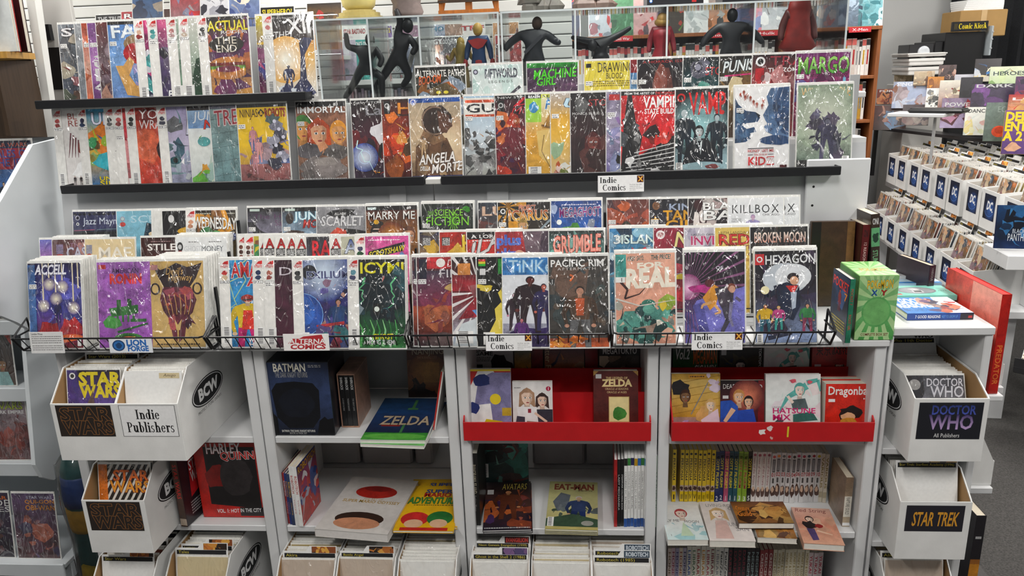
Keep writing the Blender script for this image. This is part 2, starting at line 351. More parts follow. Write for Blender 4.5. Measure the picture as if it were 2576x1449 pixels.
    def head(s, cx, cy, r, skin='dba', hair='321', long=0, turn=.1, eyes='222', shade=True):    # a large drawn face
        A = s.asp; q = 1.25/A
        if long: s.poly([(cx-r*1.1, cy+r*q*.6), (cx, cy+r*q*1.25), (cx+r*1.1, cy+r*q*.6), (cx+r*1.25, cy-r*q*long), (cx+r*.3, cy-r*q*.6), (cx-r*.3, cy-r*q*.6), (cx-r*1.25, cy-r*q*long)], hair)
        s.poly([(cx-r*.35, cy-r*q*.6), (cx+r*.35, cy-r*q*.6), (cx+r*.5, cy-r*q*1.6), (cx-r*.5, cy-r*q*1.6)], mixc(skin, '000', .3))
        s.ell(cx, cy+r*q*.12, r*1.02, r*q*1.05, hair, 18); s.poly([(cx-r*.82, cy+r*q*.35), (cx-r*.4, cy+r*q*.62), (cx+r*.45, cy+r*q*.6), (cx+r*.82, cy+r*q*.35), (cx+r*.75, cy-r*q*.35), (cx+r*.3, cy-r*q*.95), (cx-r*.2, cy-r*q*.95), (cx-r*.72, cy-r*q*.35)], skin)
        if shade: s.poly([(cx+r*.4, cy+r*q*.6), (cx+r*.82, cy+r*q*.35), (cx+r*.75, cy-r*q*.35), (cx+r*.3, cy-r*q*.95), (cx+r*.42, cy-r*q*.3)], mixc(skin, '300', .35))
        for sg in (-1, 1):
            ex = cx+r*(.36*sg+turn); s.ell(ex, cy, r*.19, r*q*.10, 'eee', 10); s.ell(ex, cy, r*.09, r*q*.09, eyes, 8); s.line([(ex-r*.22, cy+r*q*.16), (ex+r*.22, cy+r*q*.2)], r*.07, hair)
        s.line([(cx+r*(turn+.02), cy-r*q*.05), (cx+r*(turn+.1), cy-r*q*.32), (cx+r*(turn-.04), cy-r*q*.36)], r*.05, mixc(skin, '000', .4))
        s.ell(cx+r*turn, cy-r*q*.58, r*.24, r*q*.07, 'a44', 10)
        return s
    def txt(s, t, x0, y0, x1, y1, c, off=.018, out=None, slant=0, rise=0, keep=False, align='c', sp=1.0):
        lines = t.split('\n'); n = len(lines); H = (y1-y0)/n
        for k, ln in enumerate(lines):
            if not ln.strip(): continue
            b = y1 - H*(k+1); s._line(ln, x0, b + (.06*H if n > 1 else 0), x1, b+H*(.94 if n > 1 else 1), c, off, out, slant, rise, keep, align, sp)
        return s
    def _line(s, t, x0, y0, x1, y1, c, off, out, slant, rise, keep, align, sp):
        ser = off == 's'; wk = 'sw' if ser else 'w'; pen = 0; pos = []
        low = any(ch in 'gjpqy,;Q' for ch in t)
        cap = .70 if ser else .69; base = -.20 if low else 0
        for ch in t:
            if ch == ' ': pen += .32; continue
            if (ch, off) not in GL: pen += .4; continue
            pos.append((ch, pen)); pen += (GL[wk, ch])*sp
        if not pos: return
        pen = max(pen - .06, .2); sy = (y1-y0)/(cap-base); sx = (x1-x0)/pen
        if keep:
            m = min(sx, sy*s.asp)
            if sx > m:
                ex = (x1-x0) - pen*m; x0 += ex/2 if align == 'c' else 0; x1 = x0 + pen*m
            sx = m
        passes = [(out, .045, None)] if out else []
        passes.append((c, off, None))
        for cc, of, _ in passes:
            s.z += 1
            if isinstance(cc, tuple) and cc and isinstance(cc[0], str): lo, hi = hx(cc[0]), hx(cc[1])
            else: lo = hi = hx(cc)
            for ch, p in pos:
                g = GL.get((ch, of)) or GL.get((ch, 0))
                if not g: continue
                V = []
                for gx, gy in g[0]:
                    yy = (gy-base)/(cap-base); x = x0+(p+gx+slant*gy)*sx; y = y0+(gy-base)*sy + rise*(x-x0)
                    V.append((x, y, *(tuple(lo[i]+(hi[i]-lo[i])*max(0, min(1, yy)) for i in range(3)))))
                ok = all(-1e-6 <= v[0] <= 1 and -1e-6 <= v[1] <= 1 for v in V)
                for f in g[1]:
                    P = [V[i] for i in f]
                    if not ok: P = _clip(P)
                    if len(P) > 2: s.P.append((s.z, P))
    def small(s, x0, y0, x1, y1, c, n=3, fill=.5):               # rows of tiny print, too small to read
        h = (y1-y0)/n
        s.z += 1
        for k in range(n):
            x = x0; y = y1-h*(k+1)
            while x < x1:
                w = s.r.uniform(.015, .05); s.poly([(x, y+h*.25), (min(x+w, x1), y+h*.25), (min(x+w, x1), y+h*(.25+fill)), (x, y+h*(.25+fill))], c, False); x += w+.012
        return s
    def bar(s, x0=.03, y0=.02, w=.14, h=.16):                     # barcode box
        s.rect(x0, y0, x0+w, y0+h, 'f4f4f2'); s.z += 1; y = y0+h*.06
        while y < y0+h*.92:
            k = s.r.uniform(.006, .014); s.poly([(x0+w*.15, y), (x0+w*.7, y), (x0+w*.7, y+k*.6), (x0+w*.15, y+k*.6)], '222', False); y += k*1.3
        return s
    def sticker(s, x, y, w=.13): s.rect(x, y, x+w, y+w*.45/s.asp*1.3, 'f2f2f0'); return s.small(x+.01, y+.005, x+w-.01, y+w*.45/s.asp*1.2, '555', 2, .35)
    def mb(s, w, h, y=0, step=3e-5, ox=None, oz=0):              # print standing in the XZ plane, facing -Y
        m = MB(); ox = -w/2 if ox is None else ox
        for z, P in s.P:
            k = len(m.v); m.v += [(ox+p[0]*w, y-z*step, oz+p[1]*h) for p in P]; m.f.append(tuple(range(k, k+len(P)))); m.c += [(p[2], p[3], p[4]) for p in P]
        return m
# ================================================================== the room
WH = 'dedfe0'
struct(obj('floor', MB().box(-6, -5, -.05, 6, 6, 0, '4a4846'), 'carpet'))
struct(obj('wall_back', MB().box(-6, 4.6, 0, 6, 4.7, CEIL, 'b4b5b4'), 'wall_paint'))
struct(obj('wall_right', MB().box(4.9, -5, 0, 5.0, 4.6, CEIL, 'b4b5b4'), 'wall_paint'))
struct(obj('wall_left', MB().box(-4.6, -5, 0, -4.5, 4.6, CEIL, 'c4c4c0'), 'wall_paint'))
struct(obj('ceiling', MB().box(-6, -5, CEIL, 6, 6, CEIL+.05, 'dcdcd8'), 'tile'))
struct(obj('baseboard_back', MB().box(-4.5, 4.57, 0, 4.9, 4.6, .1, '3a3836'), 'plastic'))
_lf = None
for i, (x, y) in enumerate(LAMPS):
    t = thing('ceiling_light', 'white fluorescent ceiling fixture with a flat diffuser', 'ceiling light', (x, y, CEIL), group='fluorescent ceiling fixtures')
    if _lf is None:
        a = MB(); a.box(-.2, -.63, -.06, -.17, .63, 0, WH).box(.17, -.63, -.06, .2, .63, 0, WH).box(-.17, -.63, -.06, .17, -.6, 0, WH).box(-.17, .6, -.06, .17, .63, 0, WH)
        _lf = (a.mesh('fixture_frame', 'plastic'), MB().box(-.17, -.6, -.05, .17, .6, -.04).mesh('diffuser', 'lamp_diffuser'))
    obj('fixture_frame', _lf[0], parent=t); obj('diffuser', _lf[1], parent=t)
# ================================================================== white bookcases in a row
XS = [-1.60, -.97, -.35, .25, .89]
ZT, Z1, Z2, Z3, DEP = 1.028, .715, .396, .07, .40
BCL = ['white painted bookcase at the left end, holding white comic boxes', 'white painted bookcase holding the black boxed set and slanted art books', 'white painted bookcase holding the red display tray with empty tiers', 'white painted bookcase with rows of upright manga spines at the right end']
for i in range(4):
    x0, x1 = XS[i]+.002, XS[i+1]-.002
    t = thing('bookcase', BCL[i], 'bookcase', (x0, 0, 0), group='white bookcases in a row')
    w = x1-x0
    for a in (0, w-.032): obj('side_panel', MB().bbox(a, 0, 0, a+.032, DEP, ZT-.021, WH, .003), 'white_paint', t)
    obj('top_panel', MB().bbox(-.001, -.012, ZT-.021, w+.001, DEP, ZT, WH, .003), 'white_paint', t)
    for z in (Z1, Z2, Z3): obj('shelf', MB().bbox(.033, .006, z-.022, w-.033, DEP-.02, z, WH, .002), 'white_paint', t)
    obj('plinth', MB().box(.033, .03, 0, w-.033, .045, Z3-.022, WH), 'white_paint', t)
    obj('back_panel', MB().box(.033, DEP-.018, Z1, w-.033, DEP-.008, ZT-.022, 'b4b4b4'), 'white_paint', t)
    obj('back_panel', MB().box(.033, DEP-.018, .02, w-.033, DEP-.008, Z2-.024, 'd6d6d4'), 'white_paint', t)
    if i < 3: obj('back_batten', MB().box(w-.13, DEP-.03, Z1, w-.06, DEP-.019, ZT-.024, 'dcdad4'), 'white_paint', t)
# shelf and boxes of the bookcases that stand behind, seen through the open backs
t = thing('rear_bookcase', 'white bookcase standing back to back behind the row of white bookcases', 'bookcase', (-1.60, DEP+.01, 0))
obj('shelf', MB().box(0, .0, .364, 2.49, .62, .384, WH), 'white_paint', t); obj('shelf', MB().box(0, .0, .70, 2.49, .62, .714, WH), 'white_paint', t)
for a in (0, .62, 1.24, 1.85, 2.46): obj('side_panel', MB().box(a, .0, 0, a+.03, .62, 1.008, WH), 'white_paint', t)
obj('top_panel', MB().box(0, .0, 1.008, 2.49, .62, 1.028, WH), 'white_paint', t)
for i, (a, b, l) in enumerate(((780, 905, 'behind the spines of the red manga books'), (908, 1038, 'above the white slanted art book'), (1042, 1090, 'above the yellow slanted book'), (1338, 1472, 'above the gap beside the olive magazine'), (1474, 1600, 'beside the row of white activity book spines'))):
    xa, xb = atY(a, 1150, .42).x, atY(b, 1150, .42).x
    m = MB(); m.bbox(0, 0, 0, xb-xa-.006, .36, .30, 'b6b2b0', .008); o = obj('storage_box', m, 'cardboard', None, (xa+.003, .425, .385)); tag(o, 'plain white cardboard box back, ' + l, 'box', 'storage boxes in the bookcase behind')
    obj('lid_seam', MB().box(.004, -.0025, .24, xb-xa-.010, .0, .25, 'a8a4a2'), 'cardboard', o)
# ================================================================== leaning display boards with black ledges
GB = 'bfc1c3'  # white board paint, its shade put into the grey
LEAN = R(9.5)
def boardY(z): return .40 + (z-1.45)*math.tan(LEAN)
def slab(x0, x1, z0, z1, off=0, th=.012):
    q = [(boardY(z0)+off, z0), (boardY(z0)+off+th, z0), (boardY(z1)+off+th, z1), (boardY(z1)+off, z1)]
    return MB().prism(q, x0, x1, GB, 'x')
t = thing('display_board', 'white painted board, shade in its grey colour, leaning back behind the left comic rows', 'display board')
obj('board', slab(-1.75, -.455, 1.036, 1.70), 'white_paint', t); obj('upper_board', slab(-1.69, -.85, 1.7005, 1.96), 'white_paint', t)
obj('foot', MB().box(-1.70, .35, 1.0345, -1.66, .54, 1.06, WH), 'white_paint', t)
obj('batten', slab(-.60, -.545, 1.04, 1.44, -.012), 'white_paint', t)
t = thing('display_board', 'white painted board, shade in its grey colour, leaning back behind the right comic rows', 'display board')
obj('board', slab(-.45, .93, 1.036, 1.535), 'white_paint', t)
obj('foot', MB().box(.80, .35, 1.0345, .84, .54, 1.06, WH), 'white_paint', t)
obj('batten', slab(-.275, -.205, 1.04, 1.44, -.012), 'white_paint', t)
obj('rear_shelf', MB().box(-.45, boardY(1.535), 1.535, .93, .53, 1.55, WH), 'white_paint', t)
obj('rear_board', MB().box(-.45, .515, 1.55, .93, .53, 1.74, GB), 'white_paint', t)
def ledge(x0, x1, z, label):
    y = boardY(z)
    t = thing('display_ledge', label, 'ledge', (0, y, z), group='black ledges on the display boards')
    obj('ledge_floor', MB().box(x0, -.075, .004, x1, -.001, .010, '15161a'), 'ledge', t)
    obj('front_lip', MB().bbox(x0, -.083, 0, x1, -.075, .028, '17181c', .002), 'ledge', t)
    for a in (x0, x1-.004): obj('end_cap', MB().box(a, -.075, .010, a+.004, -.001, .026, '15161a'), 'ledge', t)
    return t
ZA, ZB = 1.447, 1.722
ledge(-1.695, -.468, ZA, 'long black ledge holding the left half of the middle comic row')
ledge(-.414, .828, ZA, 'long black ledge holding the right half of the middle comic row')
ledge(-1.757, -.842, ZB, 'short black ledge holding the topmost comic row at the left')
o = obj('joint_plate', MB().bbox(-.466, boardY(ZA)-.078, ZA+.002, -.416, boardY(ZA)-.03, ZA+.02, 'dcdcd8'), 'plastic'); tag(o, 'small white plate bridging the gap between the two long ledges', 'plate')
t = thing('end_board', 'plain white board screwed on at the right end of the ledges', 'board', (0, .37, 0))
obj('panel', MB().bbox(.742, 0, 1.18, .935, .014, 1.49, 'e6e8ea', .003), 'white_paint', t)
for z in (1.225, 1.285, 1.345, 1.405): obj('screw', MB().add([(.765+.004*math.cos(R(k*45)), -.001, z+.004*math.sin(R(k*45))) for k in range(8)], [tuple(range(8))], '222'), 'black_metal', t)
obj('brace', MB().box(.78, .014, 1.035, .83, .034, 1.44, WH), 'white_paint', t)
# ================================================================== black wire racks on the bookcase tops
BK = '101114'
TIER = [(-.075, 1.0315), (.105, 1.066), (.205, 1.137)]          # front edge depth and height of each tier
RACKS = [(-1.655, -1.068), (-1.060, -.477), (-.468, .101), (.110, .712)]
RKL = ['black wire rack at the left with deep stacks of comics', 'black wire rack with the red logo card clipped on', 'black wire rack in the middle with one sign card', 'black wire rack at the right end beside the green box set']
_wm = MB().tube([(0, .11, 1.0302), (0, -.046, 1.0302), (0, -.054, 1.033), (0, -.089, 1.0805)], .0016, BK, 5).mesh('basket_wire', 'black_metal')
for i, (x0, x1) in enumerate(RACKS):
    t = thing('wire_rack', RKL[i], 'rack', (0, 0, 0), group='black wire racks')
    obj('front_rail', MB().tube([(x0, .01, 1.082), (x0+.003, -.081, 1.0815), (x0+.012, -.090, 1.0815), (x1-.012, -.090, 1.0815), (x1-.003, -.081, 1.0815), (x1, .01, 1.082)], .0028, BK), 'black_metal', t)
    obj('lower_rail', MB().tube([(x0, -.048, 1.0292), (x1, -.048, 1.0292)], .0018, BK), 'black_metal', t)
    n = 20
    for k in range(n+1):
        o = obj('basket_wire', _wm, parent=t); o.location.x = x0 + (x1-x0)*k/n
    for x in (x0, x1):
        m = MB(); m.tube([(x, .15, 1.0315), (x, -.05, 1.0315), (x, -.084, 1.08), (x, -.01, 1.12), (x, .0, 1.034)], .0035, BK, 6)
        obj('side_frame', m, 'black_metal', t)
    if i < 3:
        for y, z in ((.02, 1.20), (.14, 1.28), (.235, 1.36)): obj('rear_post', MB().box(x1-.001, y, 1.0285, x1+.005, y+.012, z, BK), 'black_metal', t)
    for (ty, tz) in TIER[1:]:
        obj('tier_rail', MB().tube([(x0, ty-.0, tz-.004), (x1, ty-.0, tz-.004)], .0025, BK), 'black_metal', t)
        obj('tier_rail', MB().tube([(x0, ty+.055, tz-.004), (x1, ty+.055, tz-.004)], .0025, BK), 'black_metal', t)
        obj('tier_lip', MB().tube([(x0, ty-.025, tz+.03), (x1, ty-.025, tz+.03)], .002, BK), 'black_metal', t)
# ================================================================== sleeved comics
BW, BH, BT, CW, CH = .1715, .267, .0034, .166, .256
_board = MB().box(-BW/2, 0, 0, BW/2, BT, BH, 'eeeeea').mesh('sleeve_board', 'clear_sleeve')
_rc = random.Random(5)
def comic(x, y, z, lean, art, label, group, copies=0, w=CW, h=CH, tilt=None, rz=0, cname='bagged_comic', material='sleeved_print', yaw=0):
    """x: left edge; stands at (y, z) leaning back; copies: further ones stacked behind it"""
    k = w/CW
    rot = (-lean, _rc.uniform(-.008, .008) if tilt is None else tilt, yaw)
    o = obj(cname, _board, None, None, (x+BW*k/2, y, z), rot); o.scale = (k, 1, h/CH); tag(o, label, 'comic', group)
    obj('cover', art.mb(CW, CH, -.0004, oz=.004, ox=-CW/2-.0005), material, o)
    for j in range(copies):
        d = .0046*(j+1); q = obj('bagged_comic', _board, None, None, (x+BW*k/2+_rc.uniform(-.002, .003)+.0006*j, y+d/math.cos(lean), z+_rc.uniform(0, .003)), rot); q.scale = o.scale
        tag(q, '%s white-edged copy behind the %s' % (ORD[j], label.split(',')[0]), 'comic', 'copies behind the ' + label.split(',')[0])
    return o
def alt(a, ic='c33', fc='caa', num=1):                             # white strip with a red wedge logo and a boxed number
    a.rect(0, 0, .19, 1, 'f3f2ee'); a.poly([(.02, .93), (.17, .93), (.17, .995), (.10, .985)], 'c22'); a.txt('ALTERNA', .02, .935, .17, .955, 'fff'); a.txt('COMICS', .025, .912, .165, .928, 'c22')
    a.blob(.095, .855, .05, .03, ic, .2); a.blob(.09, .80, .06, .028, fc, .3); a.rect(.01, .735, .18, .765, '222'); a.rect(.018, .739, .172, .761, 'fff'); a.txt(str(num), .13, .742, .15, .758, '222'); a.small(.03, .742, .11, .758, '333', 1)
    return a
def absl(a, x=0):                                                  # white strip with a large red A
    a.rect(x, 0, x+.21, 1, 'f0efea'); a.rect(x+.01, .69, x+.20, .86, '333'); a.txt('A', x+.04, .865, x+.18, .975, 'b22', out='611'); a.txt('ABSOLUTE\nCOMICS\nGROUP', x+.02, .72, x+.19, .85, 'ddd'); a.txt('#1', x+.03, .64, x+.09, .68, '222'); a.small(x+.10, .64, x+.19, .68, '333', 2)
    return a
def emb(a, x, y, r, c0, c1): a.ell(x, y, r, None, c0, 14); a.ell(x, y, r*.62, None, c1, 10); return a
def scroll(a, c='fff', y=.02): return a.small(.05, y, .95, y+.025, c, 1)
A = {}
# ---- middle ledge, left to right
def f(a): a.bg('e8e4e2', 'f4f2f0'); a.txt('BLOOD\nREALM', .30, .78, .98, .96, 'a65048', 0); [a.line([(.35+.05*k, .7-.03*k), (.3+.06*k, .5), (.26+.07*k, .38)], .035, '7a4a52', .01) for k in range(6)]; a.blob(.7, .5, .2, .15, '8a4038'); a.blob(.6, .2, .25, .12, 'fff'); a.blob(.75, .12, .2, .1, '8a3a30'); [a.man(.35+.13*k, .02, .12, '322') for k in range(5)]; alt(a, 'b55', '944').bar(.03, .02, .13)
A['blood'] = f
def f(a): a.bg('1d6fa8', '3ab0e0', 'e8c020'); a.blob(.6, .6, .4, .2, 'e8882a'); a.busy('58a838 2a9a8a c8d038 3a68a8 704828', 26, .2, .2, 1, .65, .2); a.blob(.6, .33, .35, .1, '38b8c8'); alt(a, '335', '346').txt('UNIT', .28, .80, 1.05, .95, 'eef', out='246'); a.txt('UNDER\nSIEGE', .35, .01, .95, .13, 'f5e020', out='222').bar(.03, .02, .13)
A['unit'] = f
def f(a): a.bg('6a4a48', 'c8b8b0'); a.busy('333 866 caa fff', 14); alt(a, '333', '666'); a.txt('UNIT\nAI', .2, .45, .8, .58, 'e8d820', out='222')
A['strip1'] = f
def f(a): a.bg('d86058', 'c83a3a', 'd8304a'); a.busy('e8a0a8 d84858 f0d0d0 a83038', 20, .1, .0, 1, .8); alt(a, 'c66', 'a55').bar(.2, .0, .4, .1)
A['strip2'] = f
def f(a): a.bg('c03a2a', 'a8342a', 'd85838'); a.blob(.55, .88, .35, .1, '882218'); a.blob(.4, .5, .3, .2, 'd86a48'); a.blob(.8, .45, .25, .15, '3a2028'); a.blob(.7, .15, .35, .15, 'c84838'); alt(a, '333', '444').txt('YOUR\nWRAITH', .25, .72, 1.02, .98, 'f4ecec', 0, slant=.1).bar(.03, .02, .15)
A['wraith'] = f
def f(a): a.bg('8a90a8', 'b0a8d0', 'c8c0d8'); a.busy('486878 222a38 c8c8e0 90b0b0 fff', 30, .1, .05, 1, .8, .22); a.ell(.3, .32, .12, .05, '2a6068'); a.ell(.3, .32, .05, .035, '111'); alt(a, '445', '556').txt('ILL', .55, .65, .95, .95, 'dde', out='445', slant=.3).bar(.03, .03, .14)
A['ill'] = f
def f(a): a.bg('c8d0d0', 'd8e0e8', 'e8ece8'); a.grad(0, .72, 1, .95, '7098c8', 'a8c8e8'); a.rect(0, .945, 1, 1, '2a2226'); a.txt('JUNIOR', .12, .82, 1, .93, 'e8f0f8', out='3878b8', slant=.15); a.txt('NOW', .3, .71, 1, .82, 'd83828', out='322', slant=.2); a.busy('e88a30 40a0a0 70b838 f0f0e0 60a848', 26, .1, 0, 1, .6, .22); a.ell(.3, .55, .13, .06, '58a8a8'); a.ell(.7, .58, .1, .06, '48a0a8')
A['now'] = f
def f(a): a.bg('68888c', '90a8a8', '7a989a'); [a.line([(0, .1+.18*k), (1, .2+.17*k)], .008, '50686c') for k in range(5)]; [a.line([(.2+.25*k, 0), (.1+.25*k, 1)], .008, '56706f') for k in range(4)]; a.rect(0, .955, 1, 1, '556'); a.txt('TREAD', .08, .74, .95, .93, 'a82838', 0, out='d8c8c8', rise=.05); a.man(.78, .0, .72, 'd8d8d0', 'e8d0b8', 'c89048', '282828', w=1.1)
A['tread'] = f
def f(a): a.bg('8a5a58', 'f0c818', 'f0c820'); a.rect(0, .96, 1, 1, '1a1a1a'); a.txt('#1', .75, .965, .84, .99, 'fff'); a.busy('8890b0 6878a8 a89098 c8a0a0', 16, 0, .25, 1, .6, .2); a.grad(0, 0, 1, .25, '8a5858', 'a06a68'); a.txt('NINJAS', .05, .84, .42, .94, '4a2818', 0); a.txt('ROBOTS', .56, .84, .97, .94, 'a83020', out='421'); a.poly([(.49, .94), (.56, .89), (.49, .84), (.42, .89)], '2a2018'); a.txt('&', .46, .865, .52, .915, 'fc3'); [a.man(.3+.1*(k % 2), .12+.15*k, .3, c, 'e8b0a0', '7a4090') for k, c in ((0, 'c08890'), (1, 'e8a8a8'), (2, 'd898a0'))]; [a.blob(.72+.07*(k % 3), .8-.09*k, .13, .07, c, .4, 13) for k, c in enumerate('566 889 445 aab 334 99a 445'.split())]; [a.ell(.75+.08*(k % 3), .78-.1*k, .035, None, 'dde') for k in range(6)]; a.busy('733 966 544', 12, .1, 0, 1, .2, .1)
A['ninjas'] = f
def f(a): a.bg('7a625a', '8a5a48', 'a87858'); a.rect(0, .935, 1, 1, '1c1a1c'); a.txt('#3', .76, .945, .85, .985, 'fff'); a.txt('IMMORTAL', .02, .86, .98, .935, 'fff', out='333'); a.head(.12, .66, .19, 'e0a058', '4a8a3a', eyes='246'); a.head(.84, .60, .17, 'e0a468', 'e8a030'); a.head(.44, .60, .20, 'e8b088', 'c0501c', 1.1); a.blob(.25, .38, .28, .1, '686468', .2); a.blob(.8, .36, .26, .1, '706a68', .2); a.poly([(.4, .45), (.55, .5), (.62, .42), (.45, .36)], 'd89a70'); a.blob(.5, .16, .45, .15, '8a8280', .15, 16); a.blob(.55, .24, .25, .06, '9a928e', .15); a.blob(.2, .08, .15, .06, '6a6462', .2); scroll(a, 'ddd', .01)
A['immortal'] = f
def f(a): a.bg('3a2a40', '1a1618', '4a2030'); a.txt('NEW STORYLINE', .05, .955, .9, .98, 'ddd', 0); a.txt('Lady', .27, .78, .95, .93, '9a98a0', 0, out='555'); a.busy('6a1820 2a1a28 882828 40304a', 18, 0, .3, 1, .75); a.blob(.65, .6, .22, .14, 'e8e6ea', .4, 16); a.head(.7, .55, .09, 'eee8ee', 'e8e8f0', 1.3); a.man(.72, .0, .55, '1a1a1e', 'e8e2e8', 'eee', 'e0d8e0', w=1.4); a.glow(.22, .28, .28, 'f0f8ff', '3a50a0'); a.ring(.22, .28, .13, None, .012, 'cfe4ff'); a.bolt(.1, .5, .4, .1, .02, 'dff'); a.busy('d88020 f0b030 c83818', 9, .3, 0, 1, .12, .12)
A['lady'] = f
def f(a): a.bg('401818', '2a1a18', 'b04020'); a.busy('e88030 d84818 f0b860 702018 301414', 26, 0, .1, 1, .85, .3); a.blob(.85, .45, .2, .3, '2a1a24'); a.blob(.8, .6, .1, .05, 'b02018'); a.rect(.05, .82, .17, .98, '222'); emb(a, .11, .92, .05, 'ddd', '333'); a.txt('HELL', .30, .82, 1.2, .95, 'e89838', out='511')
A['hell'] = f
def f(a):
    a.bg('8a6a4a', 'b8a890', 'd0b898'); a.rect(0, .945, 1, 1, '2a5aa8'); emb(a, .08, .955, .06, 'dde', '35a'); a.glow(.75, .45, .5, 'f0dcb8', 'c8a888')
    a.poly([(.05, 0), (.1, .4), (.3, .52), (.72, .5), (.85, .3), (.8, 0)], '6a4c34'); a.poly([(.18, .5), (.28, .62), (.6, .58), (.7, .48), (.45, .42)], '8a6a4c'); a.blob(.52, .72, .3, .19, '3a2a22', .08, 16); a.poly([(.55, .84), (.78, .78), (.80, .66), (.72, .56), (.58, .58)], '6a4838'); a.line([(.78, .7), (.83, .65), (.77, .63)], .03, '6a4838'); a.ring(.50, .72, .27, .18, .03, '8a7260', 60, 300); a.busy('9a7a58 54402c c0a078 3a2c22', 18, .05, .05, .8, .45, .12); a.man(.25, .25, .28, 'c8a880', '765', '543')
    a.txt('ANGELA', .15, .17, .85, .29, 'f8f4f0', out='3a2a22', slant=.2, rise=.06); a.txt('MORTE', .38, .06, .98, .17, 'f8f4f0', out='3a2a22', slant=.2, rise=.06); a.txt('DELLA', .16, .10, .36, .15, 'f8f4f0', out='3a2a22', slant=.2); a.rect(0, 0, 1, .035, '1a2a6a')
A['angela'] = f
def f(a): a.bg('a8a8a0', 'a8c8e0', 'd8e4ec'); a.rect(0, .74, 1, .98, 'f0efe8'); a.rect(.02, .92, .98, .955, 'd85a30'); a.rect(.02, .745, .98, .775, 'd85a30'); a.txt('GUNG', .03, .80, 1.2, .905, '222428'); a.busy('555 777 333 999 bbb 444', 50, 0, 0, 1, .6, .15); a.busy('c83', 3, .2, .1, .9, .5, .05)
A['gung'] = f
def f(a): a.bg('5a2a30', '2a1820', '7a2a38'); a.rect(0, .95, 1, 1, '161416'); a.txt('NEW STORYLINE', .06, .96, .95, .985, 'ddd', 0); a.rect(.05, .78, .18, .94, '222'); emb(a, .115, .88, .05, 'ccc', '333'); a.txt('La\nMuerta', .28, .74, 1.1, .95, 'c82838', 0, out='311', slant=.3, rise=.1); a.busy('c04028 d87838 802038 401828 502850', 30, 0, .05, 1, .7, .2); a.man(.85, .02, .65, '18141c', 'e0d0d0', '111', w=1.1)
A['muerta'] = f
def f(a): a.bg('d8a840', 'e8e8c0', 'e0a840'); a.rect(0, .66, .3, 1, 'a8d848'); a.rect(0, .95, .3, 1, '222'); a.txt('REALM', .05, .955, .28, .985, 'fff'); a.rect(.3, .955, 1, 1, 'e8f060'); a.txt('RED ANVIL', .32, .96, .98, .99, '222'); a.txt('FORMED', .36, .82, 1.3, .93, '2a88c8', out='fff', slant=.2); a.txt('THE', .4, .925, .6, .955, '2878c0'); a.blob(.15, .84, .09, .06, '3a98d0'); a.poly([(.5, .8), (.75, .95), (.9, .78), (1, .6), (.3, .58)], 'b88830'); a.poly([(.2, .55), (1.1, .62), (1.1, .1), (.6, .02), (.25, .25)], 'e8c878'); a.ell(.68, .48, .2, .07, 'f0e0c0'); a.ell(.66, .48, .07, .055, '6a4a20'); a.line([(.3, .62), (.6, .57), (1, .64)], .04, '8a6428'); a.line([(.35, .5), (.3, .3), (.5, .05)], .015, '8a6a30'); a.bar(.04, .01, .25, .1)
A['formed'] = f
def f(a): a.bg('d8c090', 'd8a030', 'f0c048'); a.grad(0, .75, 1, 1, 'd8b060', 'c0b8b0'); a.txt('Un/', .2, .83, 1, .94, 'c8e8f8', out='456', slant=.2); [a.line([(.45+.1*k, .3), (.55+.1*k, .5), (.5+.12*k, .66)], .09, 'e86a28', .01) for k in range(4)]; a.busy('d84828 e8e8e0 50a048 c83050 f0f0e8', 18, .1, .02, 1, .32, .17)
A['un'] = f
def f(a): a.bg('201a1c', '181618', '3a2024'); a.poly([(.15, .28), (.95, .62), (1.1, .1), (.3, -.1)], '5a3430'); emb(a, .2, .88, .12, '555', '222'); a.blob(.2, .86, .12, .09, '666', .5); a.txt('STORM KIDS', .34, .84, 1.4, .92, 'b83030', 0); a.txt('MONICA BLEUE: A WEREWOLF STORY', .03, .735, 1.3, .765, 'ddd', 0); a.head(.42, .4, .13, '7a4038', '5a2020', .9, shade=False); a.head(.85, .52, .1, 'a86a58', '2a1a18'); a.blob(.6, .2, .35, .15, '3a2222')
A['storm'] = f
def f(a): a.bg('7a70a8', '888098', 'a8a0b8'); a.rect(.05, .9, .25, .97, 'c03030'); a.txt('DIE', .3, .87, 1, .98, '2a2a50', out='dcc', rise=.05); a.txt('Hard', .5, .74, 1.5, .88, 'e8d030', out='222', slant=.3); a.busy('a888c0 604878 d0c8e0 8090b0', 20, 0, .1, 1, .7); a.busy('222 fff', 14, .1, .0, 1, .2, .1)
A['die'] = f
def f(a): a.bg('c01c24', 'd02028', 'd8242c'); a.rect(0, .95, 1, 1, '181416'); a.txt('FROM THE ARTIST OF', .06, .96, .62, .985, 'fff'); a.txt('THE WALKING DEAD', .64, .96, 1.1, .985, 'd33'); a.txt('VAMPIRE', .42, .80, 1.15, .93, 'fff'); a.txt('STATE BUILDING', .44, .725, 1.15, .785, 'fff'); a.poly([(0, .05), (.05, .6), (.12, .95), (.2, .95), (.28, .62), (.4, .45), (.3, .1)], '161418'); a.busy('2a282c 555a60 888', 16, .02, .35, .32, .7, .1); a.poly([(.15, .15), (1.1, .5), (1.1, .0), (0, 0), (0, .1)], '18161a'); [a.line([(.05+.04*k, .03+.045*k), (1.05, .10+.055*k)], .016, 'd8d8d8') for k in range(6)]; a.busy('8a1a20 301818 e04030', 10, .5, .4, 1, .65, .15); a.busy('222 ddd 444', 16, .1, .0, .9, .16, .1)
A['vstate'] = f
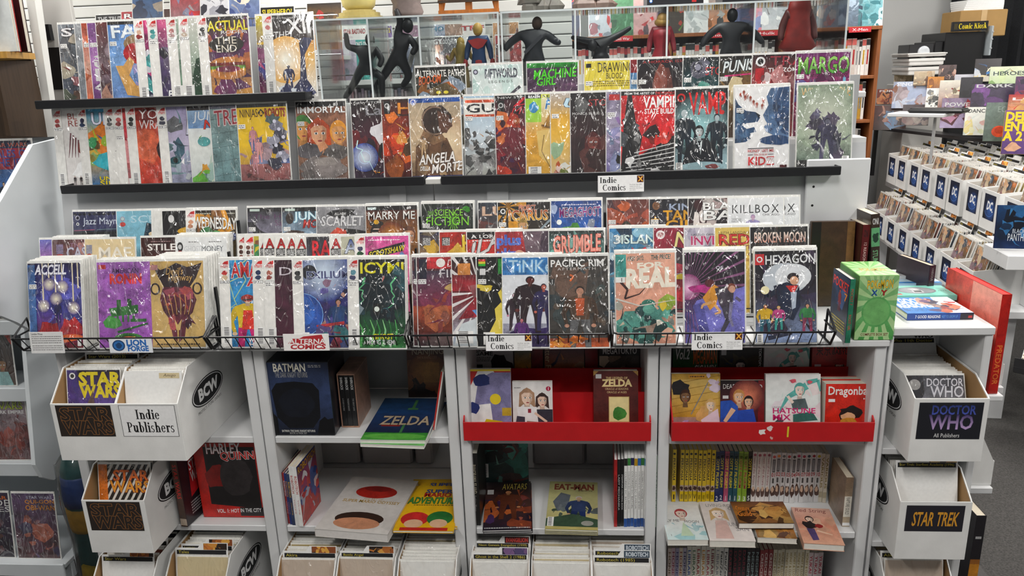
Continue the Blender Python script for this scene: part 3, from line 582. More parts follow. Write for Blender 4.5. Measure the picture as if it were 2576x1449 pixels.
def f(a): a.bg('a8c8d0', '101418', '1c2428'); a.glow(.5, .55, .62, 'a8dce0', '1a2226'); emb(a, .13, .90, .08, 'b82020', '181214'); a.txt('VAMP', .28, .70, .95, .96, 'd42828', 0, slant=-.04); a.txt('VAMP', .285, .695, .955, .955, 'd42828', .018, slant=-.04); a.ell(.9, .71, .04, None, 'd42828'); a.man(.19, .05, .70, '1c2a36', 'c0ccd0', 'c8d4d8', spread=.35, w=1.2); a.man(.80, .05, .64, '1c2a36', 'b8c8cc', '223', spread=.35, w=1.2); a.poly([(.15, .08), (.22, .28), (.36, .40), (.62, .40), (.78, .28), (.86, .08)], '141c26'); a.head(.47, .48, .085, 'c4d0d2', '101418', eyes='111'); a.poly([(.42, .38), (.47, .33), (.53, .38), (.5, .2)], 'e0eaec'); a.line([(.475, .37), (.48, .2)], .03, '18222c'); a.blob(.55, .06, .42, .06, '9ab8c0', .12); a.blob(.72, .05, .12, .03, '7a4040'); a.bar(.03, .01, .13, .1)
A['vamp'] = f
def f(a):
    a.bg('f4f4f4', 'f6f6f6'); a.poly([(0, .40), (0, .88), (.06, .80), (.2, .72), (.38, .70), (.47, .63), (.42, .58), (.25, .57), (.13, .55), (.22, .50), (.36, .52), (.40, .46), (.22, .44), (.30, .38), (.2, .34), (0, .33)], '3a587c'); a.ell(.12, .70, .05, .02, '111'); a.ell(.13, .70, .03, .014, 'f4f4f4'); a.poly([(.38, .70), (.47, .66), (.44, .62)], '1c2838'); [a.poly([(.15+.06*k, .57), (.18+.06*k, .57), (.165+.06*k, .53)], 'fff') for k in range(4)]; a.busy('2c4668 48688c 5a7c9c', 12, 0, .38, .25, .75, .09)
    a.poly([(1, .99), (.66, .98), (.58, .88), (.62, .78), (.52, .66), (.56, .60), (.60, .56), (.54, .52), (.58, .46), (.70, .42), (.72, .34), (1, .30)], '5878a0'); a.poly([(1, .99), (.8, .98), (.7, .8), (.75, .6), (.85, .45), (1, .4)], '34527a'); a.blob(.75, .35, .3, .06, '2c4a72', .2); a.busy('405e88 6a8cb0 2a4468', 14, .66, .36, 1, .95, .1); [a.poly([(.57+.04*k, .56), (.60+.04*k, .56), (.585+.04*k, .525)], 'eee') for k in range(3)]
    [a.man(x, y, .07, 'b84a30', 'd88860', '831', w=1.3) for x, y in ((.1, .87), (.16, .9), (.22, .86), (.28, .83), (.34, .78), (.40, .75), (.52, .80), (.50, .73), (.18, .84))]
    a.rect(.24, .255, .72, .263, '223'); a.txt('HONEY, GET ME', .24, .205, .72, .245, 'c8242c'); a.rect(.24, .18, .34, .186, '223'); a.rect(.62, .18, .72, .186, '223'); a.txt('THIS ISSUE OF', .36, .172, .60, .192, 'c8242c'); a.txt('KID', .24, .055, .57, .155, 'c8242c'); a.txt('Z', .59, .055, .72, .155, 'c8242c'); a.txt('Z', .602, .064, .712, .147, 'f4f4f4', 0); a.rect(.84, .01, .97, .05, '5a1820')
A['kidz'] = f
def f(a): a.bg('566a60', '8aa088', 'b8c4b0'); a.txt('WILLING ABLE', .06, .86, .95, .97, ('e89828', 'f8ecc0'), 0); a.poly([(.58, .9), (.68, .9), (.60, .79)], 'f0b848'); a.glow(.5, .6, .6, 'd8dccc', '9aaa94'); a.busy('484a58 6a6880 5a5064 3a3c48', 26, .25, .15, .85, .65, .17); a.man(.55, .1, .5, '4a4860', '667', '334', w=1.5); a.rect(.0, .0, 1, .1, '3c3c3c'); a.bar(.84, .02, .13, .12)
A['walls'] = f
# ---- row behind it, upper halves showing
def f(a): a.bg('3a3424', '1c1c18', '4a4830'); a.busy('d87828 8a98a8 5a4a28 2c2a20', 20, 0, .4, 1, .8); a.txt('ALTERNATE PATHS', .02, .88, .98, .96, 'f0eee8', out='222'); a.txt('BOO-OM', .05, .78, .5, .88, 'd86a30', out='222', slant=.2, rise=.06); a.blob(.55, .65, .3, .13, '6a5a3a', .2, 14); a.ell(.45, .68, .05, .02, 'e8d848'); a.ell(.6, .68, .05, .02, 'e8d848'); a.blob(.15, .6, .15, .08, '8898a8')
A['paths'] = f
def f(a): a.bg('c8dcd8', 'd8e6e4', 'e8f0ee'); a.busy('d0e4e0 b8d4d0 eef4f2', 14, 0, .3, 1, 1); emb(a, .07, .92, .05, '445', 'ccd'); a.txt('RIFTWORLD', .25, .84, .90, .95, '383c48', 0, out='9aa0a8'); a.txt('LEGENDS', .32, .775, .82, .805, '333', 0, sp=1.5); a.line([(.95, .72), (.7, .6), (.55, .5), (.4, .48)], .06, '484650', .01); a.blob(.5, .5, .15, .06, '3c3a44', .5)
A['rift'] = f
def f(a): a.bg('2a1c30', '4a3450', '583c58'); a.grad(0, .94, 1, 1, '1a7a28', '2aa838'); a.txt('#4', .86, .95, .94, .985, '042'); a.txt('MACHINE', .12, .80, .96, .91, '58d828', out='152', slant=.1, rise=.03); a.txt('GIRL', .18, .72, .55, .81, '58d828', out='152', slant=.1, rise=.03); a.head(.58, .60, .10, 'e8b8a8', '3a2028', 1.0); a.busy('6a4868 8a6080 3a2840', 10, 0, .3, 1, .62)
A['machine'] = f
def f(a): a.bg('e0cc48', 'e8d850', 'e4d24c'); [a.line([(.1+.1*k, .4), (.05+.12*k, .7), (.15+.1*k, .98)], .006, 'b09a30') for k in range(8)]; a.txt('DRAWING', .25, .86, .95, .98, '3a3420', 0); a.txt('BLOOD', .42, .78, .75, .85, '4a4220', 0); a.rect(.03, .92, .13, .97, '222'); a.small(.1, .68, .95, .76, '7a6c28', 3); [a.ring(.2+.2*k, .58, .08, .05, .008, 'a88a2a') for k in range(4)]
A['drawing'] = f
def f(a): a.bg('5888b8', '4a80b0', '6a98c0'); a.rect(0, .84, 1, 1, '8a2028'); a.txt('1', .05, .86, .25, .96, 'fff')
A['one'] = f
def f(a): a.bg('2c2226', '1e1c22', '3a2c30'); a.blob(.5, .6, .22, .35, '6a3c34', .2); a.blob(.45, .7, .12, .2, '8a4c40', .3); a.txt('A HORROR ISSUE', .1, .95, .98, .98, 'b82828', 0)
A['dark'] = f
def f(a): a.bg('1c3840', '141c20', '2a5a60'); a.blob(.3, .85, .2, .13, '667'); emb(a, .28, .88, .1, '334', '99a'); a.txt('STORM KIDS', .42, .78, 1.4, .88, 'c83030', 0); a.txt('HYPERBREED', .2, .63, .55, .66, 'eee'); a.busy('b03838 58a8a0 4a8840 306878', 16, 0, .3, 1, .6)
A['hyper'] = f
def f(a): a.bg('4a3424', '20201c', '5a4a30'); a.txt('PUNISHMENT', .05, .80, 1.35, .93, 'e8f0f0', out='134', slant=.2, rise=.06); a.txt('CLASSICS', .5, .72, 1.1, .79, 'd86828', 0, slant=.2); a.busy('8a6a3a b89050 4a3828 d8c8a0', 18, 0, .3, 1, .7); a.line([(.1, .76), (.6, .78)], .03, 'd83a80')
A['punish'] = f
def f(a): a.bg('882028', '2a1a1c', 'b05858'); emb(a, .15, .92, .09, 'eee', '222'); a.txt('TRAIN', .33, .87, 1.3, .98, 'b8384a', 0, out='512'); a.txt('THE ZOMBIE EXPRESS', .30, .79, 1.5, .84, 'eee'); a.rect(.06, .68, .22, .84, 'b82830'); a.busy('c04848 e0a0a0 702028 d8c8c8', 26, .2, .35, 1, .76)
A['train'] = f
def f(a): a.bg('8a2858', '7a2a70', 'a83870'); a.txt('MARGO', .03, .76, .98, .95, ('48a028', 'b0e878'), out='152a10'); a.txt('INTERGALACTIC TRASH COLLECTOR', .28, .715, .97, .75, '2a1020', out=None); a.busy('c84888 7a2868 5888c8 4a1848 d878a0', 20, 0, .3, 1, .7); a.bolt(.9, .7, .7, .4, .06, '88c8e8'); a.ell(.55, .58, .2, .06, 'd86888'); a.ell(.55, .57, .14, .035, '4a1030')
A['margo'] = f
# ---- topmost ledge at the left
def f(a): a.bg('4a5060', '788088', '5a6068'); a.busy('333a48 8a8f98 a83838 555c50 b8b0a0', 30, 0, 0, 1, .85); a.txt('STAR', .05, .85, 1.3, .95, 'e8e8ea', out='223')
A['t1'] = f
def f(a): a.bg('8a9098', 'a0a4a8'); a.busy('60666c b0b0b4 70767a', 20)
A['t2'] = f
def f(a): a.bg('c86a48', 'b85038', 'd8a090'); a.busy('d8b0a0 a05840 e07848', 16)
A['t3'] = f
def f(a): a.bg('7a4888', '8a5898', 'a878b0'); a.busy('b890c0 684078 d8c0dc', 14); a.txt('S\nU\nN\nD\nA\nY', .05, .1, .4, .6, 'ddd')
A['t4'] = f
def f(a): a.bg('5a4a5a', '6a3838', '7a6870'); a.busy('403840 988890 b08878 582c38', 22)
A['t5'] = f
def f(a): a.bg('6a8ac0', '5a8ac8', '80a8d8'); a.rect(0, .96, 1, 1, '222'); a.txt('FART', .05, .80, 1.1, .95, 'e8f0f4', out='78a', slant=-.05); a.ell(.6, .72, .3, .12, '8a7050', 18); a.ell(.55, .60, .27, .13, 'b82830'); a.poly([(.2, .4), (.4, .56), (.5, .5), (.35, .3)], 'd8a868'); a.poly([(.45, .45), (.85, .5), (1, .3), (.9, .1), (.5, .2)], 'a8a0d0'); a.poly([(.1, .45), (.25, .45), (.5, .2), (.95, .12), (.9, .02), (.3, .08)], 'd8a860'); a.ell(.65, .3, .2, .08, '6a88b8')
A['fart'] = f
def f(a): a.bg('202848', 'c83878', '384868'); a.busy('48a8a8 e8e8f0 2a2a50 c84080 181830', 26, .2, 0, 1, .7); alt(a, 'e0b8a0', 'b03838').bar(.03, .02, .15); a.poly([(.3, 1), (.5, 1), (.4, .8)], 'd83080')
A['t7'] = f
def f(a): a.bg('3a2c58', 'c85888', '5a4a70'); a.ell(.62, .72, .2, .1, 'd87838'); a.busy('2c2838 484060 9080a0 202028', 20, .25, .15, 1, .6); alt(a, '48a0a0', '68b0b0'); a.txt('F', .7, .85, .95, .95, 'e8e030', out='333'); a.txt('INZANE', .45, .12, .95, .18, 'e8e020', out='222'); a.txt('BETRAYAL', .3, .03, 1.2, .12, 'fff', out='346', slant=.1)
A['t8'] = f
def f(a): a.bg('88a890', 'b8c8b8', '5a8068'); a.busy('a8c0a8 486850 d8e0d8 b88', 18); alt(a, 'c88', 'b99').bar(.03, .02, .2)
A['t9'] = f
def f(a): a.bg('1c3828', 'd8d8d0', 'a8b8a8'); a.poly([(.1, 0), (.3, .5), (.8, .6), (1.1, .2), (1, 0)], '264a34'); a.blob(.7, .65, .2, .1, 'e0d8d0'); alt(a, 'caa', 'cba').bar(.03, .02, .2); a.txt('GO', .45, .82, 1.1, .96, '484a40', 0)
A['t10'] = f
def f(a): a.bg('d8a048', '3a2c24', '6a3a58'); a.rect(0, .94, 1, 1, '2a2420'); a.busy('582858 8a3868 c87838 3a2848', 22, .1, .1, 1, .85); a.txt('ACTUAL', .2, .83, 1, .95, 'f0e020', out='332'); a.txt('ROGER', .45, .79, .95, .83, 'eee', 0); a.ell(.55, .66, .35, .1, '2a2622'); a.txt('THE\nEND', .33, .56, .75, .76, 'e8e0d0', 0); a.ell(.55, .42, .36, .09, 'c08040'); a.rect(.2, .40, .9, .44, '7a2820'); a.rect(.2, .36, .9, .40, '6a9838'); a.rect(.2, .32, .9, .36, 'd8a030'); a.ell(.55, .30, .36, .07, 'b87838'); a.ell(.55, .36, .25, .04, '8a3050'); alt(a, '333', '555').bar(.03, .02, .15)
A['actual'] = f
def f(a): a.bg('883858', 'd8c830', '5a3a80'); a.busy('c84888 e0b830 4848a0 d86848', 22); a.txt('AC', .2, .03, .9, .1, 'f0e030', out='222')
A['t12'] = f
def f(a): a.bg('e8e8e0', 'd86a28', 'f0c068'); a.grad(0, .68, 1, 1, '3a2824', '1c1a1c'); a.txt('#2 of a five-issue limited series', .18, .955, .97, .98, 'ddd', 0); a.txt('XII', .50, .77, .95, .95, 'f4f4f4', slant=-.08); a.txt('THE', .20, .72, .5, .80, 'e8e8e8', 0); a.glow(.42, .45, .45, 'fffff4', 'f0b858'); a.poly([(.80, .72), (.98, .7), (.8, .5), (.82, .2), (1, .02), (.45, .03), (.68, .2), (.72, .5), (.70, .66)], '2a3058'); a.man(.46, .08, .3, '2c3258', '334', '223', w=1.4); a.busy('2c3a70 e0e8f0 28305a', 10, .1, 0, .95, .1, .15); alt(a, 'd88', 'eee').bar(.03, .03, .14)
A['xii'] = f
# ---- back tier of the wire racks, tops showing
def f(a): a.bg('3a3a3c', '3a3c58', '3c3c40'); a.rect(0, .76, 1, .96, '44466a'); [a.ell(.05+.1*k, .965, .035, .016, '2a2a34') for k in range(10)]; emb(a, .1, .92, .05, 'aab', '334'); emb(a, .1, .84, .03, 'fff', '334'); a.txt('Jazz Maynard', .22, .81, 1.15, .92, 'd8e0ec', 0); a.line([(.02, .755), (.45, .765)], .012, 'b06078'); a.line([(.5, .765), (1, .775)], .008, '8aa'); a.rect(0, 0, 1, .74, '2e2e30')
A['jazz'] = f
def f(a): a.bg('78b0c4', '88c0d4'); emb(a, .12, .9, .05, '99a', 'bcc'); a.ell(.12, .83, .06, .03, 'd04038'); a.txt('SCELL', .28, .85, 1.1, .94, 'c0dce8', 0); a.poly([(.5, .55), (.62, .85), (.85, .80), (.9, .55)], '1e3a4c'); a.ell(.75, .70, .1, .03, 'f0dcb8')
A['scell'] = f
def f(a): a.bg('161616', '222'); a.rect(0, 0, .5, 1, 'e8e8e4')
A['wstrip'] = f
def f(a): a.bg('40303a', '141216', '201c1c'); a.txt('OMG', .45, .82, 1.1, .96, 'd8d8d8', 0, out='444'); a.ell(.65, .74, .35, .06, 'd8a820'); a.ell(.6, .62, .3, .09, '4a3428'); a.ell(.18, .9, .06, .05, 'ddd')
A['omg'] = f
def f(a): a.bg('2a3a38', '30281c', '5a4a28'); a.small(.2, .945, .98, .97, 'ccb', 1); a.busy('d89828 8a5a28 4a3018', 12, .2, .75, 1, .95); a.txt('WEDNESDAY', .16, .78, 1, .92, 'f0f0ec', out='322', rise=-.03); a.blob(.4, .7, .15, .08, '3a7848'); a.blob(.6, .68, .14, .06, '58a058'); a.ell(.4, .69, .07, .03, 'a83838'); a.blob(.85, .66, .2, .06, '485888'); a.txt('ELLIOT', .74, .66, .96, .69, 'eee'); a.txt('FERNANDEZ', .72, .63, .98, .655, 'eee'); alt(a, 'd8a080', 'c89070')
A['wed'] = f
def f(a): a.bg('8a8890', '28262a', 'a09cb0'); a.rect(0, .95, 1, 1, '232226'); a.rect(.05, .955, .25, .985, 'c8d8d0'); a.txt('The Hunting', .12, .84, 1.2, .92, '5a3a5a', 0); a.txt('Salamander', .55, .77, 1.3, .84, '6a4a68', 0); a.ring(.5, .82, .5, .22, .16, '333236', 180, 360); a.blob(.75, .58, .2, .05, 'a83028')
A['hunt'] = f
def f(a): a.bg('b8d0e4', '28262a', 'a8c4dc'); a.rect(0, .95, 1, 1, '232226'); a.rect(.06, .955, .26, .985, 'c8d8d0'); a.txt('JUNIOR', .25, .84, 1.15, .94, 'e0f4fa', out='48a8c8'); a.txt('MORROW', .4, .74, 1.3, .84, 'c83028', out='4a2a2a', slant=.2); a.ell(.15, .86, .08, .07, '382c28'); a.blob(.2, .65, .22, .07, '4a3a34')
A['morrow'] = f
def f(a): a.bg('909094', '9a9a9e', '88888c'); a.blob(.5, .92, .25, .06, '1c1c20'); a.txt('ALL-NEW', .36, .895, .58, .925, 'ddd'); a.txt('SCARLET', .08, .76, .9, .88, 'e0e0e2', out='555', slant=.1); a.blob(.6, .64, .42, .07, '1a181a', .25); a.poly([(.1, .56), (.25, .66), (.40, .74), (.58, .70), (.6, .5), (.1, .5)], 'c84a30'); a.ell(.44, .65, .05, .012, '311')
A['scarlet'] = f
def f(a): a.bg('6a2a20', '4a1c20', 'a06a28'); a.rect(0, .945, 1, 1, '201c20'); a.rect(.03, .955, .2, .985, 'c8d8d8'); a.txt('#9', .80, .955, .88, .985, 'fff'); a.txt('MARRY ME', .03, .83, .95, .93, 'f4f4f0', 0, out='311'); a.ell(.2, .78, .14, .04, '221c18'); a.ell(.2, .80, .05, .03, 'd8a828'); a.head(.2, .66, .12, 'd8c0b0', '2a2420'); a.rect(.1, .675, .3, .705, '111'); a.glow(.5, .6, .3, 'd89838', '7a3820'); a.head(.83, .62, .13, 'c89878', '6a4430')
A['marry'] = f
def f(a): a.bg('222824', '2a322c'); a.rect(.28, .93, .68, .965, '111'); a.txt("JOHN CARPENTER'S", .3, .935, .66, .96, '889', 0); a.txt('TALES\nOF', .12, .85, .24, .91, '88d040', 0); a.txt('SCIENCE', .25, .85, .80, .93, '98e048', 0); a.txt('FICTION', .08, .73, .92, .84, '88d838', 0); a.rays(.62, .78, 14, '88d838', .12, .25); a.txt('VORTEX 2.0', .1, .685, .32, .71, 'ddd', 0); a.blob(.88, .93, .07, .04, '48a030')
A['scifi'] = f
def f(a): a.bg('4a2a28', '38404a', '5a4a48'); a.txt('LUMP', .05, .84, 1.1, .95, 'd8b8a0', out='655'); a.blob(.8, .85, .2, .05, 'a83038'); a.busy('4a4a54 6a3c34 888', 12, 0, .5, 1, .8)
A['lump'] = f
def f(a): a.bg('38302a', '221e1c', '3a2c20'); a.rays(.2, .95, 12, 'c89030', .35); a.rect(.04, .84, .16, .94, '222'); emb(a, .1, .89, .05, 'eee', '333'); a.txt('PROJECT', .40, .90, .72, .965, 'c87848', out='ecc'); a.txt('ICARUS', .20, .78, .95, .90, ('e0b030', 'b84828'), out='e8d8c0'); a.blob(.3, .72, .13, .05, 'e0a028', .5); a.head(.48, .70, .10, 'd8a878', 'b09048'); a.line([(.8, .65), (1, .78)], .04, '8a98a0')
A['icarus'] = f
def f(a): a.bg('2858a0', '284888', '2a68b8'); a.small(.25, .94, .9, .965, 'dde', 1); a.blob(.09, .90, .08, .06, 'b0c0e0', .2); a.txt('MEGAGHOST', .2, .80, .97, .91, '8a2878', out='eee', rise=.02); a.ell(.2, .74, .05, None, 'f4f8f4'); a.blob(.35, .62, .2, .06, '58a040'); a.poly([(.4, .66), (.6, .66), (.55, .73), (.45, .73)], '4a8a38'); a.blob(.55, .63, .14, .04, 'c88848'); a.blob(.8, .72, .07, .07, '9098a8'); a.blob(.9, .63, .1, .05, '602878')
A['mega'] = f
def f(a): a.bg('7a3c28', '6a3a34', '884030'); a.busy('a8503a 5a3430 c06030 483038', 20, 0, .5, 1, 1); a.head(.36, .66, .08, '8a7068', '332', 1.0)
A['brown'] = f
def f(a): a.bg('2a2c38', '1e1e28', '302c38'); a.txt('KING', .35, .86, .95, .94, 'a8b4cc', out='345'); a.txt('TANK', .25, .74, 1.0, .86, 'e0a828', out='532'); a.txt('GIRL', .28, .62, 1.0, .74, 'e0a828', out='532'); a.ell(.12, .92, .07, .05, '8a6040'); a.poly([(.10, .80), (.13, .76), (.18, .76), (.14, .73), (.16, .69), (.1, .71), (.05, .69), (.07, .73), (.02, .76), (.08, .76)], 'e8b030')
A['tank'] = f
def f(a): a.bg('3a3030', '5a1820', '28242a'); a.busy('1c1a1e 6a2028 e8e0dc 3c3438', 22, 0, .55, 1, 1); a.txt('BLACK', .25, .86, 1.15, .95, 'f0f0ee', out='222'); a.txt('BAG', .25, .74, 1.15, .85, 'f0f0ee', out='222'); a.poly([(.65, .62), (.8, .72), (.95, .62)], 'd8a040'); a.poly([(.7, .625), (.8, .69), (.9, .625)], '4a2818'); a.blob(.3, .66, .2, .05, 'e8e0d8', .5)
A['bag'] = f
def f(a): a.bg('e0e4e8', 'e6e8ea'); a.txt('KILLBOX', .06, .82, .93, .92, '2a2c30', 0, sp=1.15); a.txt('CHICAGO', .62, .785, .93, .81, '444', 0); a.txt('TOM RIORDAN\nMARCO ITRI', .06, .71, .24, .76, '555', 0); a.man(.45, .36, .44, '9088b0', 'c8a8c0', 'a890b8', '6a6080', w=1.3)
A['kill'] = f
# ---- middle tier
def f(a): a.bg('7a4a4c', '684448', 'a87068'); a.blob(.8, .8, .4, .2, 'b88880', .2); a.rect(.08, .82, .22, .94, '98a'); a.ell(.15, .78, .08, .04, 'c83030'); a.txt('The', .35, .90, .6, .955, '98748c', 0); a.txt('CAST', .28, .77, .82, .90, 'c8c8d8', out='546')
A['cast'] = f
def f(a): a.bg('d8c090', 'e4d0a4', 'ecd8b0'); a.rect(.02, .82, .14, .93, '99a'); a.ell(.08, .79, .06, .03, 'b83828'); a.txt('MAE', .25, .76, .92, .90, 'f4eee0', 0); a.txt('MAE', .255, .762, .915, .898, 'f4eee0'); a.ring(.5, .55, .42, .19, .03, 'c09840'); a.ell(.72, .7, .16, .08, '683858'); a.blob(.25, .6, .2, .06, '8a5030'); a.poly([(.6, .5), (.72, .66), (.85, .5)], 'c08860')
A['mae'] = f
def f(a): a.bg('4a1c14', '3c1a18', '541e16'); a.txt('STILETTO', .12, .84, 1.2, .92, 'f0ece8'); a.blob(.85, .9, .12, .05, 'e0a060'); a.small(.2, .94, .6, .96, 'a88', 1)
A['stil'] = f
def f(a): a.bg('e4e6e8', 'eceeee'); a.ell(.08, .88, .06, .06, '333'); a.ell(.08, .80, .06, .035, 'a82828'); a.ell(.08, .88, .035, .03, 'ccc'); a.txt('GHOST', .16, .82, .5, .89, 'ccced0', 0); a.txt('MONEY', .5, .82, .93, .89, '555a60', 0); a.small(.25, .93, .45, .95, '777', 1); a.small(.65, .93, .9, .95, '777', 1)
A['ghost'] = f
def f(a): a.bg('f2f1ec', 'f2f1ec'); [a.ell(.06+.10*(k % 2), .86-.06*(k//2), .04, None, c) for k, c in enumerate('6a3828 b08868 4a2820 a83030 885040 332'.split())]; a.poly([(.02, .93), (.19, .93), (.19, .995), (.12, .985)], 'c22'); a.txt('COMICS', .025, .912, .185, .928, 'c22'); a.rect(.2, 0, 1, 1, '587a40')
A['faces'] = f
def f(a): a.bg('4a7a38', 'c8b840', '7a8a38'); a.busy('d8c830 3a6a30 8a5a38 485', 18, 0, .5, 1, 1)
A['green'] = f
def f(a): a.bg('20202c', '262634'); absl(a)
A['abs1'] = f
def f(a): a.bg('c8c4b4', 'd0ccbc'); absl(a)
A['abs2'] = f
def f(a): a.bg('343640', '2e2c34', '686c7c'); absl(a); a.txt('RATR', .30, .76, 1, .95, 'e02838', out='611'); [a.poly([(.32+.17*k, .8), (.38+.17*k, .8), (.36+.17*k, .70)], 'e02838') for k in range(4)]; a.blob(.85, .70, .2, .1, '1c1a1c')
A['ratr'] = f
def f(a): a.bg('b8b8a0', 'c4c4b0'); absl(a); a.txt('AMERI', .28, .80, 1.25, .96, ('e0e8f4', '2a4a90'), out='222'); a.blob(.75, .70, .2, .07, '221e1c'); a.ell(.85, .66, .06, .03, '8a5a38')
A['amer'] = f
def f(a): a.bg('e05898', 'd858a0', 'e868a8'); alt(a, '446', '253', 6); a.small(.25, .945, .85, .965, 'fff', 1); a.poly([(.22, .72), (.25, .82), (.93, .93), (.9, .82)], '222'); a.txt('SCROTSHAW', .25, .745, .92, .81, 'e8d830', slant=.2, rise=.12); a.blob(.45, .62, .2, .03, 'b8c8d8'); a.line([(.8, .55), (.95, .72), (.85, .8)], .07, '7898d0'); a.line([(.7, .45), (.85, .35), (.95, .2)], .09, 'd8a060'); a.ell(.7, .2, .15, .1, '8a4a80')
A['scrot'] = f
def f(a): a.bg('c8a048', '303450', 'b08838'); a.busy('d8b040 806030 a89058 3a3a48', 16, 0, .5, 1, 1); a.rect(.05, .84, .2, .94, '555'); a.txt('SBI\nPRESS', .06, .84, .2, .93, 'ccc'); a.txt('ON', .38, .78, 1.1, .95, '3858a0', out='cda', slant=.15); a.blob(.5, .62, .13, .07, 'b8b8bc')
A['sbi'] = f
def f(a): a.bg('c8a838', 'a82018', 'c84828'); a.rect(.04, .84, .19, .94, '444'); a.txt('SBI\nPRESS', .05, .84, .19, .93, 'ccc'); a.txt('Hell', .40, .76, 1.0, .96, 'e8c838', out='401810', rise=.08); a.busy('d8b040 c06028 e8d068', 12, .1, .45, 1, .75)
A['hellb'] = f
def f(a): a.bg('b02820', 'b82c24', 'c83028'); a.rect(0, .91, 1, 1, '1c1618'); a.txt('A LORDS OF MARS', .08, .925, 1.3, .965, 'f4f4f4'); a.small(.1, .88, 1, .905, 'fff', 1); a.txt('!LA DI', .02, .66, 1.2, .84, 'd8d8d8', out='2a2424', slant=.2, rise=.3); a.blob(.85, .62, .12, .1, '2a2a2c')
A['lad'] = f
def f(a): a.bg('7a2028', 'a83038', '98282c'); a.poly([(.5, 1), (1, 1), (1, 0), (.52, 0), (.6, .6), (.56, .75)], '6a5862'); a.poly([(.78, 0), (.8, .7), (.86, 1), (1, 1), (1, 0)], '4a3a48'); a.line([(.6, .75), (.95, .72)], .03, '4c3e48'); a.line([(.8, .6), (.8, .2)], .02, '3c2e38'); a.txt('plus', .02, .81, .46, .96, '5878d0', .045); a.txt('ultra', .02, .68, .5, .80, '5878d0', .045); a.rect(.2, .73, .25, .745, 'fff'); a.rect(.216, .715, .234, .76, 'fff'); a.ell(.44, .74, .08, .04, 'd8a890'); a.head(.42, .56, .08, 'e0b898', 'c89a58')
A['plus'] = f
def f(a): a.bg('485854', '24302e', '78b0a8'); a.busy('70b0a4 263230 98d0c4 1c2424', 26, 0, .5, 1, 1, .2); a.ell(.55, .62, .28, .14, 'a8d0c4'); a.ell(.42, .66, .08, .05, '182020'); a.ell(.66, .66, .08, .05, '182020'); a.poly([(.5, .6), (.58, .6), (.54, .65)], '182020'); a.txt('GRUMBLE', .07, .74, .93, .93, 'f0a898', out='c84030', rise=.03); a.txt('MEMPHIS\nBEYOND THE\nINFINITE', .7, .63, .95, .74, 'f4d8d4', out='a33')
A['grum'] = f
def f(a): a.bg('28587a', '3a7aa8', '58a0c0'); a.busy('d8e8f0 1c3c58 4890b8 18283a 80b8d0', 26, 0, .4, 1, 1); a.txt('ISLAND', .2, .82, 1, .92, 'd8ece8', out='2a4a5a'); a.txt('3', .06, .82, .2, .92, 'e8f0f0', out='245'); a.poly([(.4, .78), (.5, .72), (.65, .78), (.72, .7), (.58, .55), (.42, .64)], 'c83038'); a.poly([(.45, .74), (.52, .69), (.62, .74), (.67, .69), (.58, .6), (.47, .65)], '4898c0'); a.ell(.2, .66, .17, .05, 'e8f4f4'); a.ell(.2, .66, .12, .03, '234'); a.ring(.85, .64, .1, .06, .03, 'e8e8e0')
A['island'] = f
def f(a): a.bg('7a2038', '8a2038', 'a02840'); emb(a, .12, .92, .08, 'f0e8e8', 'c8a8a8'); a.txt('HCP', .07, .90, .17, .94, '822'); a.txt('NIGHT', .35, .78, 1.4, .95, 'e8dc98', out='4a1820', slant=.2); a.blob(.6, .68, .4, .1, '2a1c28', .3); [a.ell(.4+.12*k, .72-.03*(k % 2), .015, None, 'fff') for k in range(5)]; a.line([(.1, .6), (.3, .68), (.35, .6)], .03, '78b0c8'); a.ring(.55, .35, .3, .12, .02, 'b8b0b8'); a.blob(.6, .2, .3, .1, 'c83040'); a.blob(.5, .42, .2, .04, 'd8c030')
A['night'] = f
def f(a): a.bg('b8b4c0', 'c8c4d0'); a.busy('a8a4b4 d8d4dc 9a94a8 c0bccc', 18, 0, .4, 1, 1); a.txt('LASZLO TAMASI', .12, .905, .6, .93, '555', 0); a.txt('INVISIBLE', .1, .80, 1.05, .90, 'b82868', out='ecd'); a.blob(.5, .64, .2, .05, 'e8e8ec')
A['invis'] = f
def f(a): a.bg('d8b858', 'e0c468'); a.txt('KEITH LANSDALE', .05, .925, .6, .955, '5a3820', 0); a.txt('RED RANGE', .05, .80, 1.7, .92, 'c03028', out='421'); a.txt('PIRATES OF FIREWORLD', .22, .73, 1.7, .79, '7a2820'); a.busy('8a6028 b08838', 5, .1, .55, 1, .7, .1)
A['redr'] = f
def f(a): a.bg('1e1c1e', '1a1a1e', '2a2628'); a.txt('BROKEN MOON', .06, .82, .96, .94, ('c89080', 'f0e0d4'), 0); a.txt('BROKEN MOON', .062, .822, .962, .938, ('c89080', 'f0e0d4')); a.txt('LEGENDS OF THE DEEP', .08, .76, .95, .80, '5a4a48', 0)
A['moon'] = f
